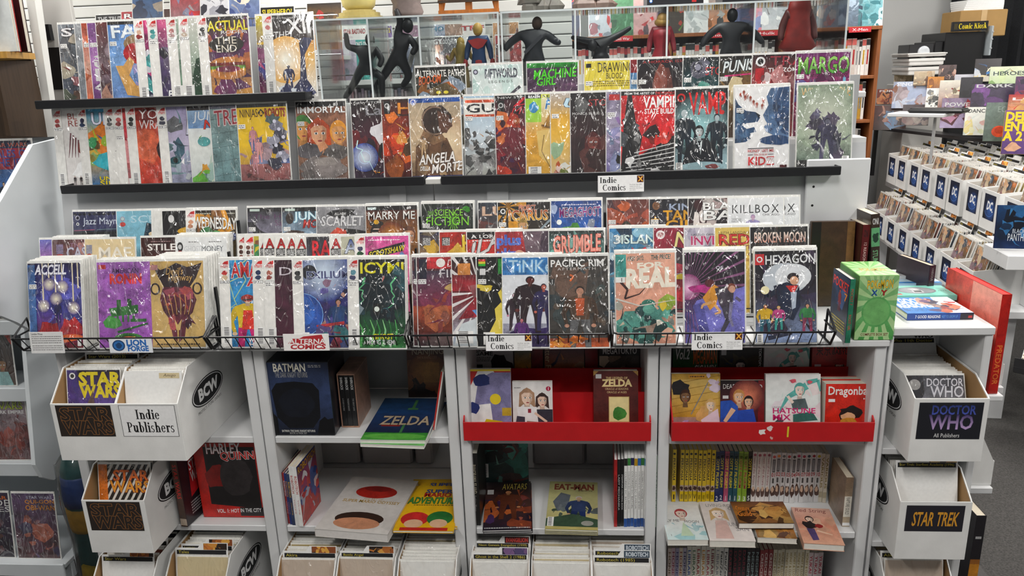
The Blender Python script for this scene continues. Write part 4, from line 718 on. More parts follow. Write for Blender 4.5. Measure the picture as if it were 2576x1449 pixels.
# ---- front tier
def f(a): a.bg('801820', '2a2448', '4848a0'); a.busy('38388a 5858b0 6868c0 282868', 16, .1, .35, 1, .8); a.blob(.35, .2, .2, .14, 'a02028'); a.blob(.78, .22, .22, .15, 'b02830'); a.blob(.7, .12, .4, .05, 'd86a38'); [a.line([(x, 1), (x, y)], .02, 'e8dcc0', .03) for x, y in ((.28, .55), (.52, .62), (.85, .5), (.65, .75), (.95, .7), (.4, .78))]; [a.glow(x, y, .12, 'fff8e0', '6a5a90', 12) for x, y in ((.28, .5), (.52, .58), (.85, .47), (.65, .72), (.4, .75))]; a.man(.55, .3, .25, '323260', 'dcc', '223'); a.rect(0, 0, .14, .98, '4a70a8'); a.txt('ACCELL', .14, .87, .72, .98, 'f4f4fa', out='99b', slant=.2); a.rect(.9, .02, .97, .12, 'eee')
A['accell'] = f
def f(a): a.bg('9a5ab0', 'a86abc', 'a060b4'); a.rect(.03, .92, .17, .97, 'a33'); a.txt('AMERICAN', .28, .87, .78, .925, '4a2a58'); a.txt('RONIN', .23, .75, .83, .86, 'e03a38', .045); g = '3a7a3c'; a.poly([(.2, .46), (.75, .5), (.75, .40), (.25, .36)], g); a.rect(.35, .38, .43, .56, '2c6030'); a.rect(.55, .38, .63, .57, '2c6030'); [a.rect(.24+.1*k, .30, .28+.1*k, .38, g) for k in range(5)]; a.poly([(.08, .30), (.2, .38), (.4, .33), (.44, .26), (.3, .22), (.12, .24)], '4a9448'); a.line([(.35, .18), (.92, .28)], .045, '2e6834', .03); a.rect(.6, .30, .9, .335, '346c38'); a.ell(.55, .11, .27, .06, '3c7a3a'); a.ell(.55, .11, .2, .04, '2c5a2c'); a.ell(.55, .10, .15, .03, 'd85828'); a.line([(.42, .09), (.68, .12)], .03, 'e8b848')
A['ronin'] = f
def f(a): a.bg('d0b070', 'c8a868', 'd8b878'); k1 = '3a2c30'; a.poly([(.05, .98), (.2, .9), (.35, .93), (.5, .98), (.7, .93), (.85, .95), (.98, .98), (.86, .8), (.70, .66), (.30, .66), (.16, .82)], k1); a.poly([(.24, .7), (.76, .7), (.86, .55), (.78, .4), (.68, .34), (.62, .12), (.5, .05), (.40, .12), (.33, .34), (.24, .42), (.18, .56)], '6a3040'); a.busy('8a3848 5a2838 b05040 4a2434 a85868', 22, .27, .28, .75, .68, .15); a.ell(.1, .68, .09, .07, k1); a.ell(.1, .68, .06, .05, 'd8b878'); a.ell(.88, .68, .09, .07, k1); a.ell(.88, .68, .06, .05, 'd8b878'); [a.line([(.25+.1*k, .62), (.3+.09*k, .5), (.35+.07*k, .38)], .012, 'd8a868') for k in range(6)]; a.poly([(.44, .33), (.5, .26), (.58, .33), (.54, .2), (.47, .2)], 'd8b878'); a.line([(.5, .22), (.5, .06)], .03, 'c8a868'); a.txt("Devil's", .30, .845, .62, .925, 'd8b070', 0, slant=.2); a.txt('Highway', .34, .75, .78, .85, 'd8b070', 0, slant=.2); a.rect(.03, .9, .16, .96, 'b88'); a.small(.1, .02, .9, .05, '543', 1)
A['devil'] = f
def f(a): a.bg('3088c0', '3898d0', '3490c8'); [a.bolt(x, 1, x2, .3, .02, 'c8e0a0', .1) for x, x2 in ((.3, .2), (.7, .9), (.9, .6), (.5, .1))]; a.txt('AMAZING', .22, .80, 1.25, .97, 'd82830', out='eee', rise=.02); a.txt('AGE', .5, .70, 1.1, .81, 'd82830', out='eee'); a.man(.85, .2, .45, '1c3a48', '4878a0', '234'); a.man(.5, -.15, .75, 'e0c028', 'e8c8a8', 'b83020', 'c02070', w=1.6); a.poly([(.38, .2), (.62, .2), (.58, .42), (.42, .42)], 'd83828'); a.ell(.5, .56, .12, .04, 'b02a20'); a.rect(.41, .535, .59, .55, '222'); a.txt('WE CAN BE\nHEROES', .5, .0, 1, .1, 'fff', out='a33'); alt(a, 'b33', 'd8c0a0', 4).bar(.03, .04, .16, .2)
A['amaz'] = f
def f(a): a.bg('a060b0', '403060', '3a4a90'); a.busy('c83878 e0c028 c84030 282850', 16, .2, .2, 1, .7); a.man(.5, .25, .4, 'e0b828', 'd84028', 'e8c830'); alt(a, '235', '346', 1).bar(.04, .03, .16, .2)
A['mask'] = f
def f(a): a.bg('4a1c30', '3c1e2c', '502438'); a.txt('1 IN 100', .35, .955, .75, .98, '877', 0); a.txt('Doppel', .25, .80, 1.3, .92, 'd8d0d8', 0); a.poly([(1, .75), (.8, .7), (.7, .6), (.72, .5), (.62, .46), (.7, .36), (.66, .28), (.75, .18), (1, .1)], 'b03058'); a.poly([(1, .72), (.88, .66), (.8, .58), (.82, .48), (.74, .44), (.8, .36), (.78, .28), (.86, .2), (1, .15)], 'e02c24'); alt(a, 'b86a58', 'a04038', 3).bar(.04, .03, .16, .2)
A['dopp'] = f
def f(a): a.bg('1e2a68', '202038', '3a3a80'); a.txt('GIANT-SIZED FINALE', .2, .955, .97, .985, 'd8c830', 0); a.glow(.55, .85, .5, 'e0f0ff', '38488c'); a.ell(.3, .86, .13, None, '303038'); a.txt('EXILIUM', .24, .79, 1.02, .87, '484c78', out='c8d8f0'); a.busy('483878 6868b0 d8a890 282448 a85060', 26, .4, .2, 1, .75, .12); a.ell(.15, .38, .38, None, '3058a8', 24); a.ell(.1, .42, .28, None, '3a6cc0', 22); a.ring(.15, .38, .38, None, .012, '88b8f0'); a.man(.8, .05, .5, '284878', 'c89078', '211', w=1.4); a.poly([(.4, .26), (.9, .30), (.9, .26), (.4, .24)], 'b03038'); a.busy('50508a 3a7a80 8a3848', 10, .5, .0, 1, .2, .15); alt(a, '444', '555', 6).bar(.12, .03, .15, .15)
A['exil'] = f
def f(a): a.bg('2c7838', '141a20', '1e3038'); a.grad(0, .88, 1, 1, '18181c', '222'); a.txt('ICYMI', .20, .845, .98, .965, 'e8e020', out='553'); a.txt('RUDEN', .60, .75, .88, .81, 'e04838', out='eee', slant=.15); a.busy('16222a 2a4a50 1c343c 38606a', 26, .1, .35, 1, .8, .18); a.bolt(.3, .8, .2, .5, .03, '70c890'); a.bolt(.85, .8, .7, .45, .03, '70c890'); a.ell(.5, .44, .07, .07, '222'); a.ell(.5, .44, .045, .03, 'e8f0e8'); a.blob(.15, .45, .1, .08, '98a8b0'); [a.line([(.1+.1*k, .02), (.15+.1*k, .2), (.05+.11*k, .32)], .05, c, .01) for k, c in enumerate('3a9848 58b860 2c7a3c 80c878 48a858 98d898 348a44 60b868'.split())]; a.txt('A', .36, .11, .40, .14, 'fff'); a.txt('GHOST', .42, .10, .78, .16, 'e8e020', out='342'); a.txt('AMONG THEM!', .26, .04, .82, .09, 'fff', out='243'); alt(a, '6aa0b0', '557', 14).bar(.04, .02, .14, .2)
A['icymi'] = f
def f(a): a.bg('4a3038', '4a2838', 'a04838'); a.grad(0, .45, 1, .85, '8a3858', '4a4050'); a.grad(0, .15, 1, .45, '6a2c20', 'b85838'); a.busy('a04838 c07048 8a3050 58384a', 18, .1, .2, 1, .6, .25); a.rect(.18, .87, 1, 1, 'c83038'); a.rect(.04, .76, .17, .98, '2a2a3c'); a.ell(.42, .935, .08, .05, 'f0ece8'); a.txt('DEADLY', .52, .89, 1.1, .97, 'f0d8d8', 0, slant=.2); a.txt('FINAL', .38, .77, 1.05, .86, 'd8d4d8', 0); a.blob(.6, .66, .1, .04, 'c8a868'); a.blob(.5, .06, .4, .08, '5a4848')
A['deadly'] = f
def f(a): a.bg('b8c8d8', '181818', '883038'); a.rays(.5, .6, 26, 'e8e4e4', .9, .3); a.grad(0, .62, 1, .8, 'b02838', '782028'); a.rect(.1, .80, .32, .93, 'd89048'); a.txt('K', .2, .94, .28, .98, 'eee'); a.txt('TEAM', .5, .93, .9, .97, 'e8d838', out='222'); a.txt('M.U', .48, .83, 1.05, .93, 'e8e030', out='332', slant=.1); a.poly([(.3, .68), (.95, .75), (1, .45), (.4, .48)], '98585c'); a.rect(.45, .62, .62, .66, 'f0d8d8'); a.poly([(.1, .3), (.4, .55), (.9, .45), (.7, .35)], 'a82838'); a.blob(.6, .38, .25, .06, '68a0d8'); a.poly([(0, .0), (.15, .25), (.6, .36), (1, .3), (1, 0)], 'd8e0e4'); a.man(.62, .05, .2, '3a7a60', '3a6a58', '234', w=1.2); a.man(.85, .05, .24, 'd8c048', 'e0c060', 'c8a838', w=1.2); a.bar(.05, .03, .3, .14)
A['team'] = f
def f(a): a.bg('e8d048', '161616', '161616'); a.rect(0, 0, 1, 1, '161616'); a.poly([(.2, 0), (.2, .15), (.32, .3), (.3, .42), (.42, .5), (.36, .6), (.5, .7), (.62, .75), (1.1, .8), (1.1, 0)], 'e8d45a'); a.busy('181818 181818 e8d45a', 14, .4, .3, .8, .65, .14); a.blob(.15, .66, .15, .04, 'e0c840', .5); a.poly([(.55, 0), (.55, .15), (.7, .32), (.95, .42), (1.1, .4), (1.1, 0)], 'd8d0c0'); a.txt('DA', .35, .82, 1.1, .97, '28903c', .045); [a.rect(.03, .9+.025*k, .15, .925+.025*k, c) for k, c in enumerate('3a3 dc3 c33'.split())]; a.rect(.05, .80, .15, .87, 'ddd'); a.bar(.1, .02, .2, .14)
A['da'] = f
def f(a): a.bg('3a2858', 'e4e8ec', 'dce0ec'); a.grad(0, .26, 1, 1, 'e0e2ea', 'e8ecf0'); a.poly([(0, 0), (0, .12), (.3, .22), (.6, .2), (1, .24), (1, 0)], '38285c'); a.rect(0, .80, 1, .99, '3c84c4'); a.txt('TiNKeR', .1, .83, 1.0, .965, 'c0e0f4', 0, out='68a8dc'); a.man(.2, .18, .42, '3a2a34', 'c888a0', '3a2028', w=1.3); a.man(.47, .16, .62, '301c24', '6a2820', '281820', w=1.7); a.man(.7, .18, .52, '342c5a', 'c06858', '3a2030', w=1.3); a.man(.93, .16, .48, '702838', 'e0b8a0', 'd8b868', w=1.1); a.man(.32, .0, .32, '5a2c70', 'b87078', '281820', w=1.4); a.txt('BC', .85, .05, 1.05, .09, 'bbc', 0)
A['tinker'] = f
def f(a): a.bg('c05a28', '4a443e', '3e4444'); a.rect(0, .1, 1, 1, '46423e'); a.poly([(.1, .95), (.35, .85), (.7, .95), (.62, .6), (.3, .5), (0, .7)], '6a5448'); a.busy('5a5450 3a4448 4a5654 6a5a4c 384044', 26, 0, .15, 1, .9, .2); a.txt('PACIFIC RIM', .03, .89, .93, .965, 'f4f4f2'); a.txt('AFTERMATH', .15, .85, .81, .88, 'e0dcd8', 0, sp=1.2); a.rect(.02, .69, .1, .76, '333'); a.txt('1', .045, .70, .07, .75, 'fff'); a.man(.52, -.05, .72, '5a4434', 'c09078', '332a26', '6a6a6c', w=1.5); a.poly([(.46, .35), (.58, .35), (.6, .54), (.44, .54)], 'b85a34'); a.busy('e08828 c84a20 f0b048', 14, 0, .0, .7, .1, .12); a.line([(.36, .73), (.42, .78), (.36, .80)], .03, 'd87038')
A['pac'] = f
def f(a): a.bg('d89c84', 'e8b098', 'e4a890'); a.txt('KIRBY SAYS:', .2, .915, .48, .965, '2c6a68', slant=.1, rise=.03); a.txt('THE PRICE!', .6, .925, .93, .975, '2c6a68', slant=.1, rise=.03); a.txt('FOR', .36, .83, .78, .89, 'f8f0e0', .045, rise=.03); a.txt('REAL', .16, .62, .98, .82, 'f8f0e0', .045, rise=.02); a.line([(.0, .75), (.2, .6), (.15, .5), (.4, .55), (.5, .62)], .05, '4a2c28', .01); a.blob(.5, .22, .5, .2, '58988c', .25, 16); a.busy('78c0b0 1c3a3a d8d4c8 386a60 e8b8a0 285050', 36, 0, .02, 1, .42, .14); a.blob(.88, .45, .14, .08, '98b040'); a.blob(.8, .42, .06, .06, 'e0c840'); a.ell(.55, .44, .12, .05, '3a7868'); a.ell(.55, .38, .10, .05, '68a898'); a.line([(0, .5), (.4, .42), (1, .48)], .03, 'd8d0c8', .01); a.rect(.0, .74, .18, .99, '48a098'); a.rect(.0, .68, .16, .74, 'f0f0ec'); a.txt('1', .08, .69, .12, .73, '222')
A['real'] = f
def f(a): a.bg('6a68b8', '221c2a', '3a2a48'); a.grad(0, .5, 1, 1, '3a2838', '1e1a26'); a.rays(.08, .62, 44, '8a5a80', 1.5, .22); a.poly([(.2, .47), (1, .62), (1, 0), (.35, 0), (.14, .4)], '7876c0'); a.poly([(.14, .42), (.3, .45), (.45, .0), (.28, 0)], '5a589c'); a.glow(.06, .62, .22, 'f8c8e8', '8a3a70'); a.blob(.28, .6, .2, .05, 'b83888', .3); a.poly([(.3, .5), (.48, .65), (.60, .60), (.52, .42), (.42, .36)], 'd89838'); a.ell(.42, .66, .08, .045, '5a2028'); a.line([(.45, .45), (.3, .42), (.28, .38)], .05, 'e0b078', .03); a.line([(.5, .42), (.6, .34), (.5, .32)], .05, 'e0b078', .03); a.poly([(.5, .6), (.68, .63), (.82, .58), (.80, .40), (.7, .30), (.58, .42)], '4c4450'); a.ell(.78, .61, .07, .045, '8a4838'); a.ell(.79, .59, .055, .04, 'd8a890'); a.line([(.66, .4), (.72, .25), (.62, .12)], .10, '4a4654', .06); a.line([(.78, .45), (.75, .28), (.8, .18)], .06, '908cac', .04); a.line([(.85, .5), (.93, .46)], .05, '5c5468'); a.txt('OE', .52, .81, .64, .845, 'd8d4e0'); a.txt('THE', .45, .02, .72, .06, 'f0f0f4')
A['oe'] = f
def f(a): a.bg('8090b0', '1e1c20', '2e2838'); a.busy('2a2430 4a3a58 181a20 3c3450', 16, 0, .1, 1, .95, .25); a.ell(.5, .70, .38, .17, 'c8d0d8', 24); a.ell(.62, .72, .3, .14, 'e4e8ec', 22); a.txt('HEXAGON', .16, .855, .99, .95, 'e4e6e8', out='333', rise=.02); a.rect(.0, .85, .15, .97, 'b82c30'); emb(a, .075, .91, .05, 'eee', 'b33'); a.poly([(.3, .62), (.52, .66), (.72, .62), (.74, .40), (.62, .24), (.42, .30), (.35, .48)], '222c44'); a.line([(.38, .58), (.2, .5), (.16, .56)], .09, '1e2840', .05); a.ell(.16, .575, .07, .045, 'f4ecc0'); a.poly([(.5, .62), (.7, .62), (.62, .52)], 'c83028'); a.ell(.62, .70, .1, .06, '2a2024'); a.ell(.64, .675, .07, .048, 'd8a888'); a.poly([(.58, .55), (.68, .55), (.66, .38), (.6, .36)], 'b8c4d4'); a.man(.16, .1, .32, 'd8b028', 'b87850', '3a2818', '2a6878', w=1.6); a.man(.38, .14, .26, 'c04888', 'e0b090', 'd8b850', '3a9890', w=1.5); a.man(.85, .12, .3, '38804a', 'c89878', '433', '8a3858', w=1.6); a.poly([(0, 0), (0, .12), (.3, .08), (.6, .13), (1, .1), (1, 0)], '8a9cc0'); a.line([(.2, .05), (.6, .1)], .08, '2a3048', .04); a.bar(.02, .0, .1, .1)
A['hexa'] = f
def f(a): a.bg('3a4aa0', '6868b8', 'd070a8'); a.busy('2838a0 e0d8e8 4a60c8 8a3878', 18); a.ell(.7, .8, .2, .1, '2a40a0'); a.ell(.3, .6, .2, .1, 'e8e4ea')
A['lblue'] = f
# ================================================================== the rows: (left edge pixel, art, looks, further copies, new run)
def row(rows, name, group, py, Y, Z, lean, gap=.0052, w=CW, where='', hmul=1):
    Ym = Y + .13*math.sin(lean); k = 0
    for i, (px, art, desc, cop, new) in enumerate(rows):
        if new: k = 0 if new is True or new == 1 else new
        x = atY(px, py, Ym).x; a = Art(1.53, hash_(art) + i); A[art](a)
        if _rc.random() < .45: a.sticker(.02, .70 if 'strip' not in art else .6, .14)
        comic(x, Y - gap*k, Z, lean, a, '%s comic, %s from left, %s' % (desc, ORD[i], name), group, cop); k += 1
def hash_(s): return sum((i+7)*ord(c) for i, c in enumerate(s))
row([(140, 'blood', 'white and maroon', 0, 1), (204, 'unit', 'blue and yellow', 0, 0), (274, 'strip1', 'white-banded grey', 0, 0), (300, 'strip2', 'pink and red', 0, 0), (333, 'wraith', 'dark red', 0, 0), (414, 'ill', 'lilac and grey', 0, 0), (490, 'now', 'pale blue and green', 0, 0), (547, 'tread', 'grey-teal tiled', 0, 0), (616, 'ninjas', 'yellow and mauve crowded', 0, 0), (749, 'immortal', 'brown three-faced', 0, 1), (889, 'lady', 'black with a white-haired figure', 0, 1), (966, 'hell', 'fiery orange', 0, 0)], 'long ledge left half', 'comics on the long black ledge', 380, boardY(ZA)-.014, ZA+.0105, R(8))
row([(1035, 'angela', 'sepia astronaut', 0, 3), (1168, 'gung', 'white and grey', 0, 1), (1247, 'muerta', 'dark crimson', 0, 0), (1322, 'formed', 'gold-faced', 0, 0), (1384, 'un', 'flame-yellow', 0, 0), (1434, 'storm', 'black and brown', 0, 0), (1522, 'die', 'grey-violet', 0, 0), (1558, 'vstate', 'red and black tower', 0, 0), (1694, 'vamp', 'black with three suited men', 1, 1), (1846, 'kidz', 'white with two blue beasts', 3, 1), (2001, 'walls', 'grey-green with gold lettering', 1, 1)], 'long ledge right half', 'comics on the long black ledge', 360, boardY(ZA)-.014, ZA+.0105, R(8))
row([(1044, 'paths', 'brown monster', 0, 1), (1187, 'rift', 'pale mint', 0, 1), (1323, 'machine', 'purple with green lettering', 0, 1), (1468, 'drawing', 'yellow sketch', 0, 1), (1584, 'one', 'blue and red', 0, 0), (1603, 'dark', 'near-black', 0, 0), (1714, 'hyper', 'dark teal', 0, 0), (1805, 'punish', 'brown and white-lettered', 0, 0), (1885, 'train', 'dark red crowded', 0, 0), (1994, 'margo', 'magenta with green lettering', 1, 0)], 'half-hidden row behind long ledge', 'comics in the half-hidden row behind', 190, .495, 1.551, R(3), .0048)
row([(150, 't1', 'slate grey', 0, 1), (194, 't2', 'pale grey', 0, 0), (213, 't3', 'rust orange', 0, 0), (232, 't4', 'violet', 0, 0), (254, 't5', 'dusky plum', 0, 0), (285, 'fart', 'sky blue with a red-bearded face', 0, 0), (355, 't7', 'navy and pink', 0, 0), (391, 't8', 'purple with an orange head', 0, 0), (440, 't9', 'sage green', 0, 0), (470, 't10', 'pale grey and dark green', 0, 0), (520, 'actual', 'orange and purple burger', 0, 0), (648, 't12', 'yellow and purple', 0, 1), (668, 'xii', 'white and orange glow', 0, 0)], 'topmost black ledge', 'comics on the topmost ledge', 150, boardY(ZB)-.012, ZB+.0105, R(8.5), .0048)
L3 = R(14)
G3, G2, G1 = 'comics in the back tier of the wire racks', 'comics in the middle tier of the wire racks', 'comics in the front tier of the wire racks'
def tier(k, rows, name, group, py): row(rows, name, group, py, TIER[k][0]+.03, TIER[k][1], L3, .0050)
tier(2, [(166, 'jazz', 'dark slate', 0, 1), (281, 'scell', 'pale blue', 0, 0), (371, 'wstrip', 'black and white edged', 0, 0), (383, 'wstrip', 'white-edged narrow', 0, 0), (404, 'omg', 'black and gold', 0, 0), (464, 'wed', 'brown monster-titled', 2, 0), (611, 'hunt', 'grey and black', 0, 1), (702, 'morrow', 'pale blue and red', 0, 0), (790, 'scarlet', 'grey with a red-lit face', 0, 0), (917, 'marry', 'maroon with a capped officer', 3, 0)], 'back tier, left wire racks', G3, 540)
tier(2, [(1053, 'scifi', 'black with green lettering', 3, 1), (1198, 'lump', 'brown and grey', 0, 1), (1248, 'icarus', 'dark with gold lettering', 0, 0), (1377, 'mega', 'blue with purple lettering', 1, 1), (1526, 'brown', 'rust brown', 0, 1), (1634, 'tank', 'dark with yellow lettering', 0, 0), (1731, 'bag', 'black, white and red', 0, 0), (1870, 'kill', 'white rear copy', 0, 3), (1830, 'kill', 'white with a lilac figure', 0, 0)], 'back tier, right wire racks', G3, 530)
tier(1, [(84, 'lblue', 'blue and pink', 0, 1), (118, 'cast', 'dusky rose', 6, 0), (203, 'mae', 'cream with pale lettering', 0, 0), (342, 'stil', 'dark brown', 0, 1), (432, 'ghost', 'white with grey lettering', 6, 0), (588, 'faces', 'white strip of small faces', 0, 1), (609, 'faces', 'white strip with dotted faces', 0, 0), (632, 'green', 'green and yellow', 0, 0), (648, 'abs1', 'navy with red initial', 0, 0), (662, 'abs1', 'black with red initial', 0, 0), (692, 'abs2', 'cream with red initial', 0, 0), (720, 'abs1', 'charcoal with red initial', 0, 0), (746, 'ratr', 'black with dripping red letters', 0, 0), (834, 'amer', 'beige with steel-blue letters', 0, 0), (897, 'scrot', 'hot pink', 1, 0)], 'middle tier, left wire racks', G2, 620)
tier(1, [(1049, 'sbi', 'ochre and navy', 0, 1), (1102, 'hellb', 'red and gold', 0, 0), (1172, 'lad', 'bright red', 3, 0), (1244, 'plus', 'red and plum', 0, 0), (1378, 'grum', 'mint skull', 1, 0), (1532, 'island', 'blue toothy', 2, 1), (1643, 'night', 'crimson', 0, 0), (1722, 'invis', 'pale lilac', 0, 0), (1800, 'redr', 'mustard', 3, 0), (1886, 'moon', 'black with silver-pink letters', 0, 0)], 'middle tier, right wire racks', G2, 610)
tier(0, [(70, 'accell', 'red and blue starburst', 14, 1), (244, 'ronin', 'violet and green', 6, 1), (376, 'devil', 'tan horned skull', 18, 1), (553, 'amaz', 'bright blue hero', 1, 1), (638, 'mask', 'multicolour masked', 0, 0), (667, 'dopp', 'dark plum and red', 1, 0), (742, 'exil', 'deep blue planet', 3, 0), (879, 'icymi', 'dark green jungle', 4, 0)], 'front tier, left wire racks', G1, 760)
tier(0, [(1038, 'deadly', 'purple-red rear', 2, 1), (1050, 'deadly', 'purple-red smoky', 0, 0), (1138, 'team', 'white and red robot', 1, 0), (1200, 'da', 'black and yellow', 1, 0), (1264, 'tinker', 'white with a blue header', 3, 0), (1381, 'pac', 'grey and brown', 1, 0), (1548, 'real', 'salmon and teal', 4, 1), (1720, 'oe', 'violet with dashing people', 6, 1), (1898, 'hexa', 'black with a leaping hero', 5, 1)], 'front tier, right wire racks', G1, 760)
# ================================================================== cards and notes clipped to the racks
def card(px0, px1, py, Y, h, art, label, lean=.1, z=None, group=None, asp=None):
    a, b = atY(px0, py, Y), atY(px1, py, Y); w = b.x-a.x
    o = obj('sign_card', MB().box(-w/2, 0, -h/2, w/2, .0012, h/2, 'f4f4f4'), 'paper', None, (a.x+w/2, Y, (a.z+b.z)/2 if z is None else z), (-lean, 0, 0)); tag(o, label, 'sign', group)
    A_ = Art(h/w, 3); art(A_); obj('print', A_.mb(w, h, -.0003, 1e-5, oz=-h/2), 'paper', o); return o
def f_ind(a):
    a.rect(0, 0, 1, 1, 'f6f6f6'); a.txt('Indie', .04, .56, .40, .90, '141414', 's'); a.txt('Comics', .10, .10, .60, .46, '141414', 's')
    a.rect(.85, .56, .99, .97, '4a1410'); a.txt('X', .875, .63, .965, .90, 'f0b040', .045); s = a
    for k, t in enumerate(('Pre-Order with GGB', 'Subscriptions to', 'guarantee the comics', 'you want!')): a.txt(t, .69, .40-.11*k, .69+.28*min(1, len(t)/20), .47-.11*k, '555', 0)
f0 = boardY(ZA)-.086
card(1504, 1620, 462, f0, .052, f_ind, 'small white printed card on the long black ledge', .1, group='white rack cards')
card(1222, 1338, 861, -.094, .049, f_ind, 'white printed card on the middle wire rack rail', .1, group='white rack cards')
card(1740, 1868, 858, -.094, .050, f_ind, 'white printed card on the rightmost wire rack rail', .1, group='white rack cards')
def f_alt(a): a.rect(0, 0, 1, 1, 'f4f2f0'); a.poly([(.1, .42), (.2, .72), (.35, .72), (.45, .85), (.85, .95), (.92, .38)], 'b82830'); a.txt('ALTERNA', .12, .42, .9, .70, 'f4f2f0', slant=.1); a.txt('COMICS', .14, .10, .9, .36, 'b82830', .045, slant=.1)
card(713, 828, 861, -.094, .049, f_alt, 'white card with a red wedge logo on the wire rack')
def f_lion(a): a.rect(0, 0, 1, 1, 'e8ecf2'); a.ell(.22, .5, .15, .38, '16406e', 20); a.ell(.22, .5, .12, .30, '2a70b8', 18); a.blob(.22, .5, .07, .18, '16406e', .3); a.txt('LION', .40, .50, .86, .88, '2068b8', .045); a.txt('FORGE', .42, .12, .90, .46, '2068b8', .045)
card(275, 383, 869, -.094, .044, f_lion, 'white card with a round blue emblem on the left wire rack')
def f_note(a): a.rect(0, 0, 1, 1, 'e4e4e4'); a.txt('London Prices', .06, .86, .40, .96, '333'); a.small(.06, .45, .95, .84, '777', 4, .4); a.small(.06, .12, .95, .40, '777', 3, .4)
card(76, 160, 862, -.095, .064, f_note, 'small typed white note at the far left of the racks')
# ================================================================== books, boxes and what stands in the bookcases
def put(art, w, h, parent, loc, rot=(0, 0, 0), name='cover_print', material='book_print', step=2e-5):
    o = obj(name, art.mb(w, h, 0, step, ox=-w/2), material, parent, loc, rot); return o
def book(w, h, t, col, label, loc, rot, art=None, spine=None, pages='e4ddcc', name='book', cat='book', group=None, scol=None, hard=0, top=None):
    """stands on its lower edge, front cover to -Y, spine on the left; origin at the middle of the lower front edge"""
    e = .0015 + hard; m = MB(); scol = scol or col
    m.box(-w/2, 0, 0, w/2, e, h, col); m.box(-w/2, t-e, 0, w/2, t, h, col); m.box(-w/2, e, 0, -w/2+e, t-e, h, scol)
    o = obj(name, m, 'book_print', None, loc, rot); tag(o, label, cat, group)
    obj('pages', MB().box(-w/2+e, e+.0002, .001+hard, w/2-.002-hard, t-e-.0002, h-.001-hard, pages), 'paper', o)
    if art: A_ = Art(h/w, hash_(label)); art(A_); put(A_, w*.998, h*.998, o, (0, -.0003, h*.001))
    if spine: A_ = Art(t/h, hash_(label)); spine(A_); put(A_, h, t*.96, o, (-w/2-.0003, t*.98, h/2), (0, R(90), R(-90)), 'spine_print')
    return o
def spine(t, h, d, label, loc, art, col='f0eee8', group=None, pages='d8cdb8', rz=0, tilt=0, name='manga_book'):
    """book filed with its back to the viewer: spine faces -Y; origin lower left of the spine"""
    m = MB(); m.box(0, 0, 0, t, .0015, h, col); m.box(0, .0015, 0, .001, d, h, col); m.box(t-.001, .0015, 0, t, d, h, col)
    o = obj(name, m, 'book_print', None, loc, (0, tilt, rz)); tag(o, label, 'book', group)
    obj('pages', MB().box(.001, .0015, .002, t-.001, d-.002, h-.002, pages), 'paper', o)
    a = Art(h/t, hash_(label)); art(a); put(a, t*.98, h, o, (t/2, -.0003, 0), name='spine_print'); return o
def vt(a, t, y0, y1, c, x0=.2, x1=.8, off=.018):                   # lettering that runs down a spine
    b = Art((x1-x0)/(y1-y0)/a.asp, 1); b.txt(t, 0, 0, 1, 1, c, off); a.z += 1
    for z, P in b.P: a.P.append((a.z+z, [(x0+(x1-x0)*p[1], y1-(y1-y0)*p[0], *p[2:]) for p in P]))
    return a
def flat(BL, BR, TL, z, t, art, label, col='f0eee8', copies=1, h=None, name='book', pages='e8e4da', group=None):
    """lies on its back, lower edge to the viewer; corners seen at pixels BL, BR, TL on its upper face"""
    a, b, c = atZ(*BL, z+t), atZ(*BR, z+t), atZ(*TL, z+t)
    w = (b-a).length; yaw = math.atan2(b.y-a.y, b.x-a.x); h = h or (c-a).length; mid = (a+b)/2
    return book(w, h, t, col, label, (mid.x, mid.y, z+t), (R(-90), 0, yaw), art, None, pages, name, 'book', group)
def pic(px, py, Y): return atY(px, py, Y)
def stand(px0, px1, pyb, pyt, Y, z, t, col, art, label, lean=8, yaw=0, spine_=None, name='book', group=None, scol=None, hard=0, asp=None, wmul=1, pages='e4ddcc', h=None):
    """face-out book between two pixels at its lower edge, on height z"""
    a, b, c = atY(px0, pyb, Y), atY(px1, pyb, Y), atY((px0+px1)/2, pyt, Y+.03)
    w = (b.x-a.x)*wmul; hh = h or (c.z-z)/math.cos(R(lean)); return book(w, hh, t, col, label, (a.x+w/2, Y, z), (-R(lean), 0, R(yaw)), art, spine_, pages, name, 'book', group, scol, hard)
